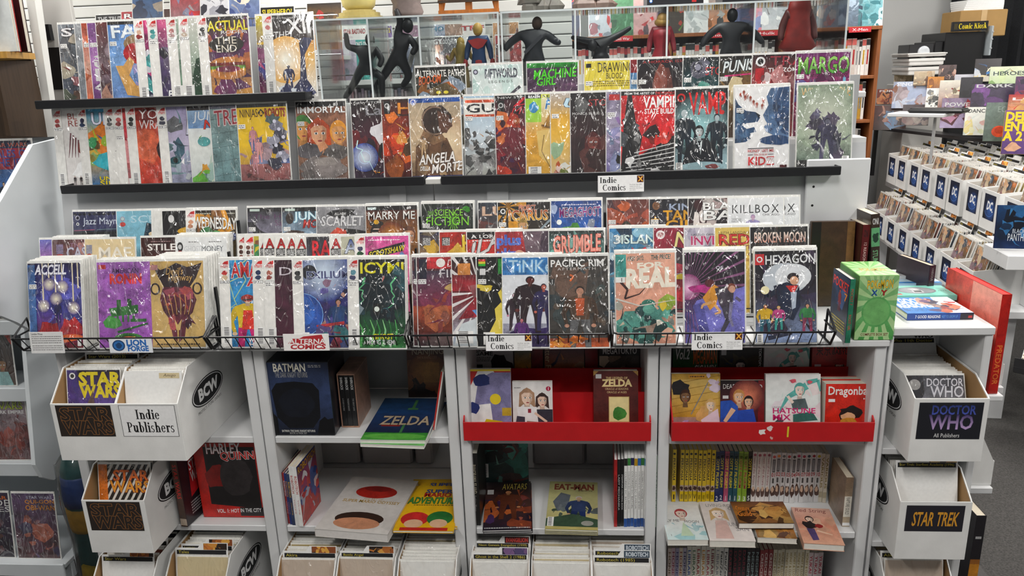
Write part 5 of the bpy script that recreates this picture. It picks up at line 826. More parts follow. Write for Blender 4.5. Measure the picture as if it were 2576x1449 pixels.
# ------------------------------------------------------------------ comic boxes
_cmesh = [MB().box(-.0875, 0, 0, .0875, .0032, .262, 'f0efea').box(-.084, -.0012, .004, .084, 0, .256, c).mesh('filed_comic', 'clear_sleeve') for c in ('d8c8a0', '8a4a40', '48586a', 'eeeeea', 'c8b8a8', '333a44', 'b09a60')]
CBR = 'b08a5c'
STF = ('d8c8a0', '8a4a40', '48586a', 'eeeeea', 'c8b8a8', '333a44', 'b09a60')
def cbox(x, y, z, L, label, sign=None, logo=True, w=.2, hf=.185, hs=.265, n=26, yaw=0, what='', first=None, pal=(0, 1, 2, 3, 3, 3, 4, 5, 6), tabs=(), white=False, back=None, sgn=(.17, .10, .005), lean=13, liner=CBR, stuff=False, cs=1):
    """open comic box; (x, y): middle of the lower front edge; comics filed inside it, each one its own thing"""
    M = Matrix.Translation((x, y, z)) @ Matrix.Rotation(yaw, 4, 'Z')
    t = thing('comic_box', label, 'box', (x, y, z), (0, 0, yaw), 'open white comic boxes'); c = 'e8e8e6'; T = .0035
    obj('front_panel', MB().bbox(-w/2, 0, 0, w/2, T, hf, c, .001), 'cardboard', t); obj('base', MB().box(-w/2+T, T, 0, w/2-T, L, T, c), 'cardboard', t)
    obj('back_panel', MB().box(-w/2+T, L-T, T, w/2-T, L, hs, c), 'cardboard', t)
    pr = [(T, 0), (L, 0), (L, hs), (.085, hs), (T, hf)]
    for s in (-1, 1):
        xa = s*w/2; m = MB(); m.prism(pr, xa - (T if s > 0 else 0), xa + (0 if s > 0 else T), c, 'x'); o = obj('side_panel', m, 'cardboard', t)
        q = s*(w/2-T-.0003); obj('inner_liner', MB().prism([(T+.001, .01), (L-.01, .01), (L-.01, hs-.004), (.085, hs-.004), (T+.001, hf-.004)], min(q, q-s*.0006), max(q, q-s*.0006), liner, 'x'), 'cardboard', o)
        if logo:
            a = Art(.42); a.ell(.5, .56, .5, .44, '1c1c1e', 28); a.ell(.5, .56, .475, .40, 'f0f0f0', 28); a.ell(.5, .56, .455, .375, '1c1c1e', 28); a.txt('BCW', .2, .38, .8, .74, 'f4f4f4', .045); a.txt('PROTECT. STORE. DISPLAY.', .12, .0, .88, .09, '444', 0)
            put(a, .21, .10, o, (s*(w/2+.0004), L*.42, hs*.36), (0, 0, R(90)*s), 'printed_logo', 'cardboard')
    if sign:
        a = Art(sgn[1]/sgn[0]); sign(a); put(a, sgn[0], sgn[1], t, (0, -.0006, hf-sgn[1]-sgn[2]), name='front_label', material='paper')
    if cs != 1: _board2 = MB().box(-BW/2, 0, 0, BW/2, BT, BH*cs, 'eeeeea').mesh('sleeve_board', 'clear_sleeve')
    r = random.Random(hash_(label)); pitch = (L-.05)/n; lean = R(lean); bulk = MB()
    for k in range(n):
        yy = .022 + pitch*k
        p = M @ Vector((r.uniform(-.004, .004), yy, T+.001 + r.uniform(0, .006)))
        if k == 0 and first:
            a = Art(1.53, 4); first(a); comic_in = obj('bagged_comic', _board if cs == 1 else _board2, None, None, p, (-lean, 0, yaw)); tag(comic_in, 'frontmost comic in the ' + (what if not stuff else '%s table box' % what), 'comic', 'filed comics'); obj('cover', a.mb(CW, CH*cs, -.0004, oz=.004), 'sleeved_print', comic_in); continue
        tb = [q for q in tabs if q[0] == k]
        if tb:
            o = divider(p, lean, yaw, tb[0][1], tb[0][2], 'divider with %s in the %s' % (tb[0][3], what if not stuff else '%s table box' % what), tb[0][4] if len(tb[0]) > 4 else 0); continue
        if stuff:
            q = r.choice(STF); e = r.uniform(0, .004); MM = Matrix.Translation((r.uniform(-.004, .004), yy, T+.001+e)) @ Matrix.Rotation(-lean-r.uniform(0, .04), 4, 'X'); bulk.box(-.0875, 0, 0, .0875, .0045, .262, 'eceae4', MM); bulk.box(-.084, -.001, .004, .084, 0, .256, q, MM); continue
        o = obj('filed_comic', _cmesh[r.choice(pal)], None, None, p, (-lean - r.uniform(0, .03), 0, yaw + r.uniform(-.01, .01))); o.scale.z = cs; tag(o, 'sleeved comic, %s from the front in the %s' % (ORD[k], what), 'comic', 'comics filed in the ' + what)
    if stuff: o = obj('filed_comics', bulk, 'clear_sleeve', None, (x, y, z), (0, 0, yaw)); tag(o, 'tightly filed comics in the ' + label.replace('white box with square dark label', 'box'), 'comics'); o['kind'] = 'stuff'
    return t
def divider(p, lean, yaw, text, logo, label, hi=0):
    hi += .008
    o = obj('divider_card', MB().prism([(-.088, 0), (.088, 0), (.088, .285+hi), (.0, .285+hi), (-.012, .268+hi), (-.088, .268+hi)], 0, .001, 'eeeeec'), 'paper', None, p, (-lean, 0, yaw)); tag(o, label, 'divider', 'divider cards in the comic boxes')
    a = Art(.11); a.rect(0, 0, 1, 1, '1a1a1c'); a.txt(text, .03, .2, .97, .85, 'c8b848', 0, keep=True, align='l'); put(a, .165, .014, o, (0, -.0004, .247+hi), name='title_strip', material='paper')
    if logo: b = Art(.27, hash_(text)); logo(b); put(b, .078, .021, o, (.046, -.0004, .262+hi), name='printed_logo', material='paper')
    return o
def f_sw(a): a.rect(0, 0, 1, 1, '1c1612'); a.rect(.01, .02, .99, .98, '241a14'); a.txt('STAR', .06, .52, .94, .92, '241a14', .018, out='8a5a2c'); a.txt('WARS', .08, .08, .97, .50, '241a14', .018, out='8a5a2c')
def f_indp(a): a.rect(0, 0, 1, 1, '222'); a.rect(.008, .012, .992, .988, 'f2f2f2'); a.txt('Indie', .28, .56, .70, .86, '161616', 's'); a.txt('Publishers', .09, .14, .93, .46, '161616', 's')
def f_dw(a): a.rect(0, 0, 1, 1, '10121c'); a.txt('DOCTOR', .20, .68, .88, .92, ('4858b8', '283878'), .018, out='182048'); a.txt('WHO', .18, .28, .86, .66, ('c8a8d8', '3a3068'), .018, out='281c48'); a.txt('All Publishers', .28, .05, .68, .16, 'e8e8e8', 0)
def f_st(a): a.rect(0, 0, 1, 1, '1c1a24'); a.txt('STAR TREK', .11, .22, .89, .74, 'd89828', .018, slant=.2)
def f_swc(a): a.bg('483078', '2c2430', '6a50a8'); a.rect(0, 0, .2, 1, '4a3a80'); emb(a, .1, .93, .06, 'eee', '444'); a.txt('STAR', .22, .82, .98, .97, 'e8d428', .045); a.txt('WARS', .24, .68, .98, .82, 'e8d428', .045); a.busy('b8b0c8 322a48 8a6a58', 14, .2, .2, 1, .66)
def f_swz(a):
    a.bg('e8e4dc', 'e8e4dc'); [a.poly([(-.2+.12*k, .55), (-.13+.12*k, .55), (.25+.12*k, 1), (.18+.12*k, 1)], '222') for k in range(11)]; a.rect(0, .5, .17, 1, 'd87828'); a.txt('STAR', .28, .80, .95, .93, 'e87828', .018, out='811'); a.txt('WARS', .22, .66, .98, .80, 'e8a030', .018, out='811')
def lgsw(a): a.rect(0, 0, 1, 1, 'f0ece4'); a.txt('STAR', .25, .5, .75, .95, 'd87030', .045); a.txt('WARS', .25, .05, .78, .5, 'd87030', .045)
def lgd(a): a.rect(0, 0, 1, 1, '2a2a30'); a.txt('STAR WARS', .1, .25, .9, .75, 'b8c0c8')
def lgr(a): a.rect(0, 0, 1, 1, '384858'); a.txt('ROBOTECH', .06, .2, .94, .8, 'c8d0d8', .045)
def lge(a): a.rect(0, 0, 1, 1, '3a1818'); a.txt('EVANGELION', .05, .2, .95, .8, 'c04038', .045)
def lgb(a): a.rect(0, 0, 1, 1, '2a2838'); a.busy('48406a 7a5a88 383050', 10, 0, 0, 1, 1, .3)
def lgo(a): a.rect(0, 0, 1, 1, '2a1c14'); a.busy('c87830 8a4820 e0a848', 10, 0, 0, 1, 1, .3)
def lgw(a): a.rect(0, 0, 1, 1, 'f2f2f2'); a.txt('DOCTOR', .05, .52, .95, .95, '1a1a1c', .045); a.txt('WHO', .2, .05, .92, .5, '1a1a1c', .045)
# left bookcase
cbox(-1.432, -.15, Z1+.001, .42, 'white comic box with a dark letters label on the upper left shelf', f_sw, n=20, first=f_swc, what='upper left box', tabs=((5, 'Star Wars (2013)', lgsw, 'orange letters'), (8, 'Star Wars', lgd, 'pale letters', .004), (12, 'Star Wars', lgo, 'a brown logo', .012)))
cbox(-1.238, -.15, Z1+.001, .44, 'white comic box with a white two-word label beside it', f_indp, w=.19, n=34, what='box with the white two-word label', pal=(3, 3, 3, 0, 3, 4))
o = obj('divider_card', MB().box(-.088, 0, 0, .088, .001, .262, 'f2f2f0'), 'paper', None, (-1.238, -.142, Z1+.006), (R(-12), 0, 0)); tag(o, 'plain white card with a tan handwritten tag, front of its box', 'divider')
a = Art(.25); a.rect(0, 0, 1, 1, 'd8c8a0'); a.txt('Amigo', .2, .15, .8, .85, '5a4a38', 0, slant=.3); put(a, .062, .016, o, (.05, -.0004, .24), name='tape_tag', material='paper')
cbox(-1.40, -.15, Z2+.001, .42, 'white comic box with a dark letters label on the lower left shelf', f_sw, n=24, first=f_swz, what='lower left box', hs=.26, tabs=((2, 'Classic Star Wars: Early Adventures', None, 'yellow letters on black'), (5, 'Star Wars', lgo, 'brown art')))
cbox(-1.43, -.17, Z3+.001, .45, 'white comic box at floor level under the lower left box', f_sw, n=14, what='left floor box', tabs=((0, 'Star Wars', lgo, 'a tan logo'), (3, 'Dark Times', None, 'faded letters')), pal=(1, 5, 4))
cbox(-1.20, -.15, Z3+.001, .46, 'white comic box at floor level below the red box set', None, n=30, what='floor box below the red set', pal=(0, 3, 0, 3, 2), tabs=((1, 'Tales', lgo, 'a dark tab'), (3, 'Legacy', lgo, 'a red tab')))
# floor boxes of the middle bookcases
for x, l, l2, pal, tabs in ((-.845, 'filled with cream-edged comics', 'cream-edged', (0, 4, 3, 6, 0), ((1, 'Akira', lgo, 'red art'),)), (-.655, 'filled with white-edged comics, middle of three', 'middle white-edged', (3, 3, 4), ((1, 'Battle Angel', lgo, 'red letters'),)), (-.462, 'filled with comics beneath the yellow slanted books', 'below-yellow-books', (3, 3, 0), ((17, 'Area 88 (1987)', lgo, 'a red logo'),)), (-.235, 'with grey divider tabs, below the dark tall book', 'grey-tabbed', (3, 3, 3), ((5, 'Neon Genesis Evangelion (1999)', lge, 'red art'), (1, 'Ghost in the Shell 2 (1986)', lgb, 'violet art'))), (-.045, 'filled with clear-sleeved comics, in the centre', 'central clear-sleeved', (3, 3, 0, 4), ()), (.14, 'with blue lettered divider tabs', 'blue-tabbed', (3, 3, 4), ((2, 'Robotech II', lgr, 'gold letters', .01), (1, 'Robotech (1985)', lgr, 'blue letters')))):
    cbox(x, -.155, Z3+.001, .42, 'white floor-level comic box ' + l, None, True, .185, n=24, what=l2 + ' floor box', pal=pal, tabs=tabs)
# left bookcase: red boxed set and narrow book beside it
t = thing('boxed_set', 'red boxed set with a dark window on the lower left shelf', 'box', (-1.13, .05, Z2+.001), (0, 0, 0))
obj('carton', MB().bbox(-.105, 0, 0, .105, .12, .275, 'c02a24', .002), 'book_print', t)
def f(a): a.bg('c8281f', 'b8241c'); a.poly([(.16, .18), (.98, .12), (.98, .95), (.16, .95)], '1e1a1c'); a.blob(.3, .55, .18, .18, '8a1c18', .3); a.blob(.62, .55, .26, .26, '3a3436', .1, 16); a.txt('HARLEY', .2, .86, .75, .99, 'e8e0e0', out='822', rise=.02); a.txt('QUINN', .42, .75, .97, .88, 'c82820', out='eee', rise=.03); a.txt('VOL. 1: HOT', .24, .06, .60, .11, 'f0f0f0', rise=.02); a.rect(.62, .02, 1, .14, '221c1e'); a.txt('IN THE CITY', .62, .07, .96, .12, 'f0f0f0', rise=.02)
a = Art(1.31, 2); f(a); put(a, .208, .272, t, (0, -.0006, .001), name='front_print')
def f(a): a.bg('4a3428', '5a3a2c'); vt(a, 'STAR WARS', .42, .92, 'c83028', .2, .8); a.rect(0, .02, 1, .12, 'b8a898')
o = spine(.024, .245, .165, 'narrow dark hardback with red spine letters beside the red boxed set', (-1.285, -.005, Z2+.001), f, '3a3038', name='hardback_book', rz=R(-8))
a = Art(1.5, 3); a.bg('1e1a22', '2a242c'); a.poly([(.25, .35), (.75, .45), (.7, .97), (.3, .9)], 'b8242a'); a.txt('STAR', .3, .72, .7, .86, 'f0f0f0', rise=.05); a.txt('WARS', .32, .55, .7, .7, 'f0f0f0', rise=.05); a.small(.2, .1, .8, .3, 'aaa', 5); put(a, .163, .243, o, (.0243, .083, .001), (0, 0, R(90)))
# second bookcase, upper shelf
p0, p1, pt = atY(671, 1109, .015), atY(845, 1104, .015), atY(660, 912, .015)
t = thing('boxed_set', 'large black boxed set with white letters on the upper shelf', 'box', ((p0.x+p1.x)/2, .015, Z1+.001)); w, h = p1.x-p0.x, pt.z-Z1
obj('carton', MB().bbox(-w/2, 0, 0, w/2, .16, h, '1b1e28', .002), 'book_print', t)
def f(a): a.bg('161a26', '2c3854', '3a4a70'); a.poly([(.16, .62), (.24, .72), (.5, .745), (.76, .72), (.84, .62), (.82, .25), (.7, .10), (.35, .10), (.2, .25)], '10131c'); a.poly([(0, .36), (.06, .36), (.08, .40), (.13, .40), (.15, .3), (.2, .25), (.2, .0), (0, 0)], '0c0e14'); a.poly([(.80, .2), (.88, .26), (.92, .22), (1, .24), (1, 0), (.75, 0)], '0c0e14'); a.blob(.5, .45, .26, .2, '161b28', .08, 16); a.txt('BATMAN', .22, .88, .68, .985, 'e8e4d4'); a.txt('THE DARK KNIGHT RETURNS', .24, .80, .70, .87, 'a8a8a4', 0); emb(a, .07, .94, .045, 'ddd', '223'); a.txt('DC', .045, .925, .095, .955, 'ddd'); a.rect(.03, .86, .12, .895, 'eee'); a.txt('BATMAN: THE DARK KNIGHT RETURNS', .24, .045, .72, .075, 'd8d8d4'); a.txt('BOOK & MASK SET', .35, .015, .6, .04, 'b8b8b4', 0); a.small(.72, .93, .9, .97, 'bbb', 2)
a = Art(h/w, 2); f(a); put(a, w*.99, h*.99, t, (0, -.0006, .001), name='front_print')
p0, p1, pt = atY(862, 1090, .07), atY(906, 1090, .07), atY(866, 942, .07)
t = thing('slipcase', 'tan slipcase of three black books beside the black boxed set', 'slipcase', (p0.x, .07, Z1+.001)); w, h = p1.x-p0.x, pt.z-Z1
m = MB(); m.box(0, 0, 0, w, .15, .004, 'b89078').box(0, 0, h-.004, w, .15, h, 'b08a78').box(0, 0, .004, .003, .15, h-.004, 'b08a78').box(w-.003, 0, .004, w, .15, h-.004, '9a7868').box(.003, .147, .004, w-.003, .15, h-.004, 'a08070'); obj('case', m, 'book_print', t)
for k in range(3):
    q = obj('slip_book', MB().box(0, .002, .005, (w-.008)/3-.001, .14, h-.006, '17171a'), 'book_print', t, (.004+k*(w-.008)/3, 0, 0)); a = Art(h/((w-.008)/3), 1); vt(a, 'SHERLOCK', .72, .97, 'e0e0e0', .25, .75); vt(a, ('A STUDY IN PINK', 'THE BLIND BANKER', 'THE GREAT GAME')[k], .3, .55, 'aaa', .35, .65, 0); put(a, (w-.008)/3*.9, h-.012, q, ((w-.008)/6, .0015, .006), name='spine_print')
def f(a): a.bg('2a7848', '1c3458', '2c5478'); a.grad(0, .0, 1, .16, '58a848', '3a8838'); a.grad(0, .16, 1, .6, '24304c', '24406c'); a.grad(0, .6, 1, 1, '244878', '1e4a70'); a.poly([(.55, .95), (.6, .95), (.6, .75), (.66, .74), (.66, .70), (.49, .70), (.49, .74), (.55, .75)], '4a8050'); a.txt('ZELDA', .16, .34, .93, .54, 'b8a890', .018, out='3a1c18'); a.rect(.2, .3, .5, .33, '8a2820'); a.rect(.54, .16, .58, .34, '4a8050'); a.ell(.5, .08, .48, .06, '6ab850')
flat((906, 1106), (1070, 1108), (945, 1002), Z1+.012, .011, f, 'blue slim book with large title lying on the upper shelf, top copy', 'e8ece8'); flat((906, 1116), (1066, 1122), (940, 1008), Z1+.001, .0105, f, 'blue slim book lying beneath its twin copy on the upper shelf', 'e8ece8')
def f(a): a.bg('2c1c18', '5a3020', 'a06830'); a.grad(0, .75, 1, 1, '6a3824', '5a2c20'); a.glow(.5, .5, .5, 'd89848', '7a4424'); a.poly([(0, 0), (0, .3), (.2, .4), (.35, .2), (.6, .12), (1, .2), (1, 0)], '2a1a18'); a.rect(.4, .3, .8, .7, 'c08840'); a.busy('4a2c20 2c1c1a 8a5830', 14, 0, .0, 1, .3, .2); a.txt('NANJING', .12, .85, .92, .97, 'c8b8a0', 0, rise=.02); a.txt('THE BURNING CITY', .25, .77, .75, .82, 'c89878', 0)
stand(1028, 1128, 1000, 872, .30, Z1+.001, .012, '4a2a20', f, 'dark amber book standing at the back right of the upper shelf', 8)
spine(.009, .2, .15, 'thin red and white book leaning by the right side panel', (atY(1090, 1104, .05).x, .05, Z1+.003), (lambda a: (a.bg('c83830', 'b83028'), a.rect(.55, 0, 1, 1, 'e4e0dc'))), 'c8c4c0', name='slim_book', tilt=R(11))
# second bookcase, lower shelf
p = atZ(700, 1313, Z2); xx = p.x+.012
for k, (tt, c, sc, nm) in enumerate(((.008, '2c3c78', 'c89030', 'ROBOTECH'), (.007, '2c3c78', 'c89030', 'ROBOTECH'), (.009, '28345c', 'b8a030', 'ROBOTECH'), (.007, 'a83030', 'ddd', 'ROBOTECH'), (.008, '2c3c78', 'c89030', 'ROBOTECH'), (.012, '3a4868', 'c8a040', 'ROBOTECH'), (.013, 'e8e8e6', 'b83028', 'ROBOTECH'), (.014, 'eeeeec', 'b83028', 'ROBOTECH'))):
    hh = .185 if k < 6 else .215
    o = spine(tt, hh, .15, '%s slim book, %s from left among the slanted spines' % (('blue', 'white')[k > 5], ORD[k]), (xx, .03-.004*k, Z2+.001), (lambda a, c=c, sc=sc, nm=nm: (a.bg(c, c), vt(a, nm, .55, .85, sc), vt(a, 'VOLUME', .2, .45, sc, .35, .65, 0))), c, 'slim books filed upright on the second bookcase', name='slim_book', rz=R(-4)); xx += tt+.0006
A_ = Art(1.43, 3); A_.bg('b83028', '283c78', 'c84838'); A_.busy('d84838 3858a0 e8e8e8 c82828 284890', 26, 0, 0, 1, .8); A_.txt('ROBOTECH', .03, .86, .97, .97, 'c89830', out='223'); put(A_, .15, .214, o, (.0143, .075, .0005), (0, 0, R(90)), 'cover_print')
def f(a): a.bg('d8d4d0', 'c8c4c0'); a.busy('d4d0cc cac6c2', 10); a.ell(.5, .72, .30, .12, 'b02a20', 24); a.ell(.5, .78, .20, .05, '8a1c18', 20); a.txt('THE ART OF', .38, .565, .66, .60, 'c0a060', 0); a.txt('SUPER MARIO ODYSSEY', .1, .51, .92, .56, 'a88838'); a.ell(.5, .22, .34, .12, '3a2820', 22); a.ell(.5, .14, .32, .10, 'c89070', 22)
flat((791, 1330), (975, 1345), (848, 1198), Z2+.001, .028, f, 'thick pale art book with red and brown ovals lying on the lower shelf', 'd4d0cc', pages='e0dcd8')
def f(a): a.bg('e8b818', 'ecc020'); a.txt('SUPER', .34, .83, .80, .91, '3858b0', .018, out='223'); a.txt('MARIO', .32, .74, .80, .83, 'c83028', .018, out='223'); a.txt('ADVENTURES', .08, .58, .98, .72, '389848', .018, out='223', slant=.1); a.small(.2, .53, .9, .56, '443', 1); a.ell(.3, .24, .24, .15, 'c83030', 20); a.ell(.72, .26, .22, .15, '2f7a3c', 20); a.ell(.3, .14, .16, .09, 'e0b898', 16); a.ell(.72, .15, .15, .09, 'e0b898', 16); a.rect(.1, 0, .9, .06, 'c83028')
flat((988, 1334), (1140, 1336), (1026, 1222), Z2+.010, .009, f, 'yellow book with coloured lettering lying on the lower shelf, nearer copy', 'e8b818'); flat((1000, 1326), (1150, 1326), (1050, 1206), Z2+.001, .0085, f, 'yellow book with coloured lettering lying beneath its twin', 'e8b818')
# ================================================================== red stepped display trays
def tray(px0, px1, py, label):
    a, b = atY(px0, py, -.02), atY(px1, py, -.02); x0, w = a.x, b.x-a.x; r = 'c0161c'; z = Z1+.001
    t = thing('display_tray', label, 'display tray', (x0, -.02, z), group='red stepped display trays')
    obj('front_lip', MB().bbox(0, 0, 0, w, .004, .062, r, .001), 'red_card', t); obj('tray_floor', MB().box(.004, .004, 0, w-.004, .33, .004, r), 'red_card', t)
    for s in (0, w-.004): obj('side_wall', MB().prism([(.004, 0), (.33, 0), (.33, .20), (.20, .19), (.004, .066)], s, s+.004, r, 'x'), 'red_card', t)
    obj('riser', MB().box(.004, .105, .004, w-.004, .109, .112, r), 'red_card', t); obj('step', MB().box(.004, .109, .066, w-.004, .208, .069, r), 'red_card', t)
    obj('riser', MB().box(.004, .208, .004, w-.004, .212, .150, r), 'red_card', t); obj('step', MB().box(.004, .212, .045, w-.004, .33, .048, r), 'red_card', t)
    return t
tray(1166, 1638, 1090, 'red card display tray with a bare middle, below the middle rack')
t4 = tray(1690, 2198, 1100, 'scuffed red card display tray full of manga, at the right')
for k, (x_, y_, r_, c_) in enumerate(((.262, .026, .026, 'e8e0dc'), (.283, .040, .020, 'e0d0cc'), (.290, .010, .014, 'd8a8a0'))): a = Art(1, 9+k); a.blob(.5, .5, .4, .4, c_, .5, 9); put(a, r_, r_, t4, (x_, -.0006, y_-.006), name='scuff_mark', material='paper')
a = Art(6, 1); a.rect(0, 0, 1, 1, 'd8c828'); put(a, .005, .034, t4, (.335, -.0006, .015), name='yellow_tape', material='paper')
B, ZF = .035, Z1+.006
def f(a): a.bg('f0eeec', 'f0eeec'); a.poly([(0, .95), (.1, .7), (.3, .99), (0, 1)], 'c83028'); a.poly([(.6, 1), (.8, .8), (1, .95), (1, 1)], 'c83028'); a.rect(0, .97, 1, 1, 'e8d030'); a.poly([(.3, .85), (.6, .95), (1, .95), (1, .05), (.6, .12), (.55, .45), (.2, .42)], '8c88b0'); a.blob(.35, .82, .2, .1, '2c3a78', .2); a.blob(.18, .38, .14, .09, '2c3a78', .25); a.ell(.66, .52, .12, None, 'e8d030'); a.rect(.8, .25, 1, .38, 'c8a838'); a.poly([(.3, .0), (.45, .2), (.8, .16), (1, .0)], 'd8c020'); a.blob(.25, .06, .12, .05, '2a2a2a', .2)
stand(1172, 1287, 1072, 930, B, ZF, .018, 'eeeeec', f, 'white book with grey and blue shapes, leftmost in the red tray', 10)
def f(a): a.bg('e4dcd8', 'eceae8'); a.head(.36, .68, .17, 'f0d4c0', 'b08c70', 1.3); a.head(.74, .62, .14, 'ecccb8', '4a3430', 1.2); a.poly([(.1, .5), (.6, .5), (.65, .15), (.15, .15)], 'f0eeee'); a.poly([(.6, .45), (1, .45), (1, .1), (.65, .1)], '40404c'); a.rect(.38, .38, .46, .46, 'a83848'); a.poly([(.35, .22), (.62, .2), (.7, 0), (.3, 0)], '9a8070'); a.ell(.9, .86, .06, None, 'c02850'); a.txt('1', .88, .83, .92, .89, 'fff'); a.small(.05, .86, .2, .9, '999', 1); a.line([(.55, .38), (.85, .2)], .06, 'ecccb8'); a.poly([(.05, .1), (.1, .32), (.3, .3), (.3, .1)], '4a4a58'); a.txt('Kiss', .15, .01, .6, .08, 'c83868', 0, slant=.3)
stand(1291, 1391, 1074, 958, B-.004, ZF, .014, 'eceae8', f, 'pale small manga with two schoolgirls in the red tray', 9)
def f(a): a.bg('5a2622', '642c28'); a.poly([(0, 1), (.12, 1), (0, .92)], 'b89050'); a.poly([(1, 1), (.88, 1), (1, .92)], 'b89050'); a.rect(.05, .88, .18, .95, 'ddd'); a.txt('THE LEGEND OF', .28, .865, .76, .905, 'e0c890'); a.txt('ZELDA', .2, .75, .84, .86, 'ead49c', .045); a.txt('ORACLE of SEASONS', .26, .69, .78, .725, 'd8c090', 0); a.txt('ORACLE of AGES', .3, .635, .74, .67, 'd8c090', 0); a.rect(.34, .16, .80, .58, 'd0b070'); a.rect(.355, .17, .785, .57, 'ead8a0'); a.blob(.57, .30, .16, .11, '4a8a40', .15); a.poly([(.6, .02), (.66, .06), (.72, .02)], 'b89050')
stand(1494, 1606, 1074, 934, B-.002, ZF, .03, '5c2824', f, 'brown book with gold lettering and a framed panel in the red tray', 10)
ZB2, B2 = Z1+.054, .212
def f(a): a.bg('a8a8a8', 'c4c4c4'); a.txt('THE GREAT\nGAME', .06, .78, .5, .96, '333'); a.blob(.68, .5, .28, .3, '2e2826', .25, 16); a.ell(.66, .34, .16, .15, 'c8a890'); a.small(.06, .66, .45, .76, '666', 3); a.rect(.1, .3, .25, .6, '222')
stand(1188, 1291, 930, 868, B2, ZB2, .014, 'b8b8b8', f, 'grey manga with dark curly hair at the back of the red tray', 6, h=.165)
def f(a): a.bg('3a7a78', '2c6a70', 'c8902c'); a.busy('d8a030 2a5a60 58a098', 12)
stand(1294, 1336, 930, 868, B2+.004, ZB2, .012, '2c6a70', f, 'teal and gold manga at the back of the red tray', 6, h=.165)
stand(1337, 1366, 930, 868, B2+.004, ZB2, .012, '7a1c24', None, 'plain dark red book at the back of the red tray', 6, h=.165)
def f(a): a.bg('5a3a68', '3a2c4a', 'b06a3a'); a.busy('d88838 3c2c58 e0a860 281c30', 16); vt(a, 'Bitter Fruit', .3, 1.0, 'd8c8a0', .02, .16, 0)
stand(1370, 1470, 930, 868, B2, ZB2, .016, '2a2030', f, 'dark violet and orange book at the back of the red tray', 6, h=.165)
stand(1472, 1504, 930, 868, B2+.004, ZB2, .012, '8a1c24', None, 'dark crimson book beside the grey manga at the tray back', 6, h=.165)
def f(a): a.bg('8a7868', '4a4644', '6a5e56'); a.busy('c8b098 584c44 d8c8b0 3a3430', 18); a.rect(.0, .76, 1, .97, '44403e'); a.txt('MEGATOKYO', .08, .80, .94, .93, 'eeeeec'); a.rect(.05, .9, .2, .98, 'ddd')
stand(1508, 1608, 930, 870, B2, ZB2, .016, '4a4644', f, 'grey-brown manga with white letters at the tray back right', 6, h=.165)
# ---- right tray
def f(a): a.bg('8a6a98', 'c8a040', 'd8b060'); a.grad(0, .25, 1, .9, 'c89838', 'e0c070'); [a.line([(0, .3+.13*k), (1, .45+.13*k)], .012, 'a88030') for k in range(5)]; a.busy('b890c0 9070a8 d8c0e0', 16, 0, 0, 1, .2, .12); a.busy('c0a0c8 e8d8e8', 8, .7, .7, 1, 1, .12); a.rect(.35, .92, .7, .98, 'e0a838'); a.small(.38, .93, .68, .97, '643', 1); a.blob(.2, .75, .2, .12, '2c2a2c', .3); a.head(.28, .6, .11, '8a6848', '4a2c1c'); a.blob(.75, .3, .22, .2, 'd8a868', .3, 14); a.head(.8, .45, .10, 'f0d8c0', 'd8b070', 1.2); a.poly([(.6, .2), (.95, .4), (1, .1), (.7, .0)], 'e8d0dc'); a.line([(.75, .85), (.4, .3)], .02, '8a8a8a'); a.txt('Romeo', .08, .02, .55, .12, 'f0e8f0', 0, slant=.3)
stand(1690, 1812, 1082, 942, B, ZF, .016, 'd8d4d0', f, 'gold and violet manga, leftmost in the scuffed red tray', 12)
def f(a): a.bg('301c20', '241c1e', '58242c'); a.rect(.86, 0, 1, 1, '7a2024'); a.txt('DEADLOCK', .05, .84, .66, .93, 'e0dcd8', 0); a.txt(':2', .68, .84, .76, .92, 'e0dcd8'); emb(a, .9, .88, .05, 'ccc', '322'); a.glow(.6, .7, .4, 'e08868', '6a2c30'); a.head(.42, .68, .13, 'e8c0a0', 'c89050'); a.head(.64, .58, .11, 'e4bc9c', '2a1c1c'); a.poly([(0, .6), (.25, .62), (.4, .5), (.42, .2), (0, .1)], '3058b0'); a.poly([(.4, .42), (.75, .45), (.85, .1), (.4, .05)], '2c50a8'); a.line([(.3, .45), (.1, .2)], .12, 'e4bc9c', .08); a.rect(.05, .65, .18, .71, 'ddd')
stand(1812, 1922, 1080, 956, B-.003, ZF, .014, '2c2022', f, 'dark manga with two blue-shirted men in the scuffed tray', 10)
def f_pale(a): a.bg('d8e8e4', 'f0f0ee', 'e8eeec'); a.busy('e8f0ec d0e4dc f0e0e0 e8dce4', 18); a.line([(.75, .8), (.4, .6), (.25, .35)], .14, '68b8b0', .02); a.line([(.75, .85), (.95, .9), (1, .7)], .1, '68b8b0', .03); a.head(.62, .72, .10, 'f4e0d4', '60b0a8', eyes='287'); a.poly([(.45, .55), (.72, .58), (.78, .4), (.5, .38)], '5a6a6c'); a.line([(.5, .5), (.4, .62)], .05, 'f4e0d4'); a.blob(.5, .88, .06, .03, 'd86070'); a.blob(.8, .86, .05, .03, 'd86070')
def f(a): f_pale(a); a.poly([(.5, .3), (.85, .35), (.95, .2), (.5, .16)], '3a7068'); a.line([(.3, .22), (.12, .08)], .1, '48585c', .08); a.txt('UNOFFICIAL', .12, .41, .4, .44, '999', 0); a.txt('HATSUNE', .12, .32, .90, .41, 'd03078'); a.txt('MIX', .12, .20, .44, .30, 'd03078')
stand(1926, 2064, 1084, 944, B, ZF, .016, 'f0f0ee', f, 'pale manga with pink lettering in the scuffed red tray', 13)
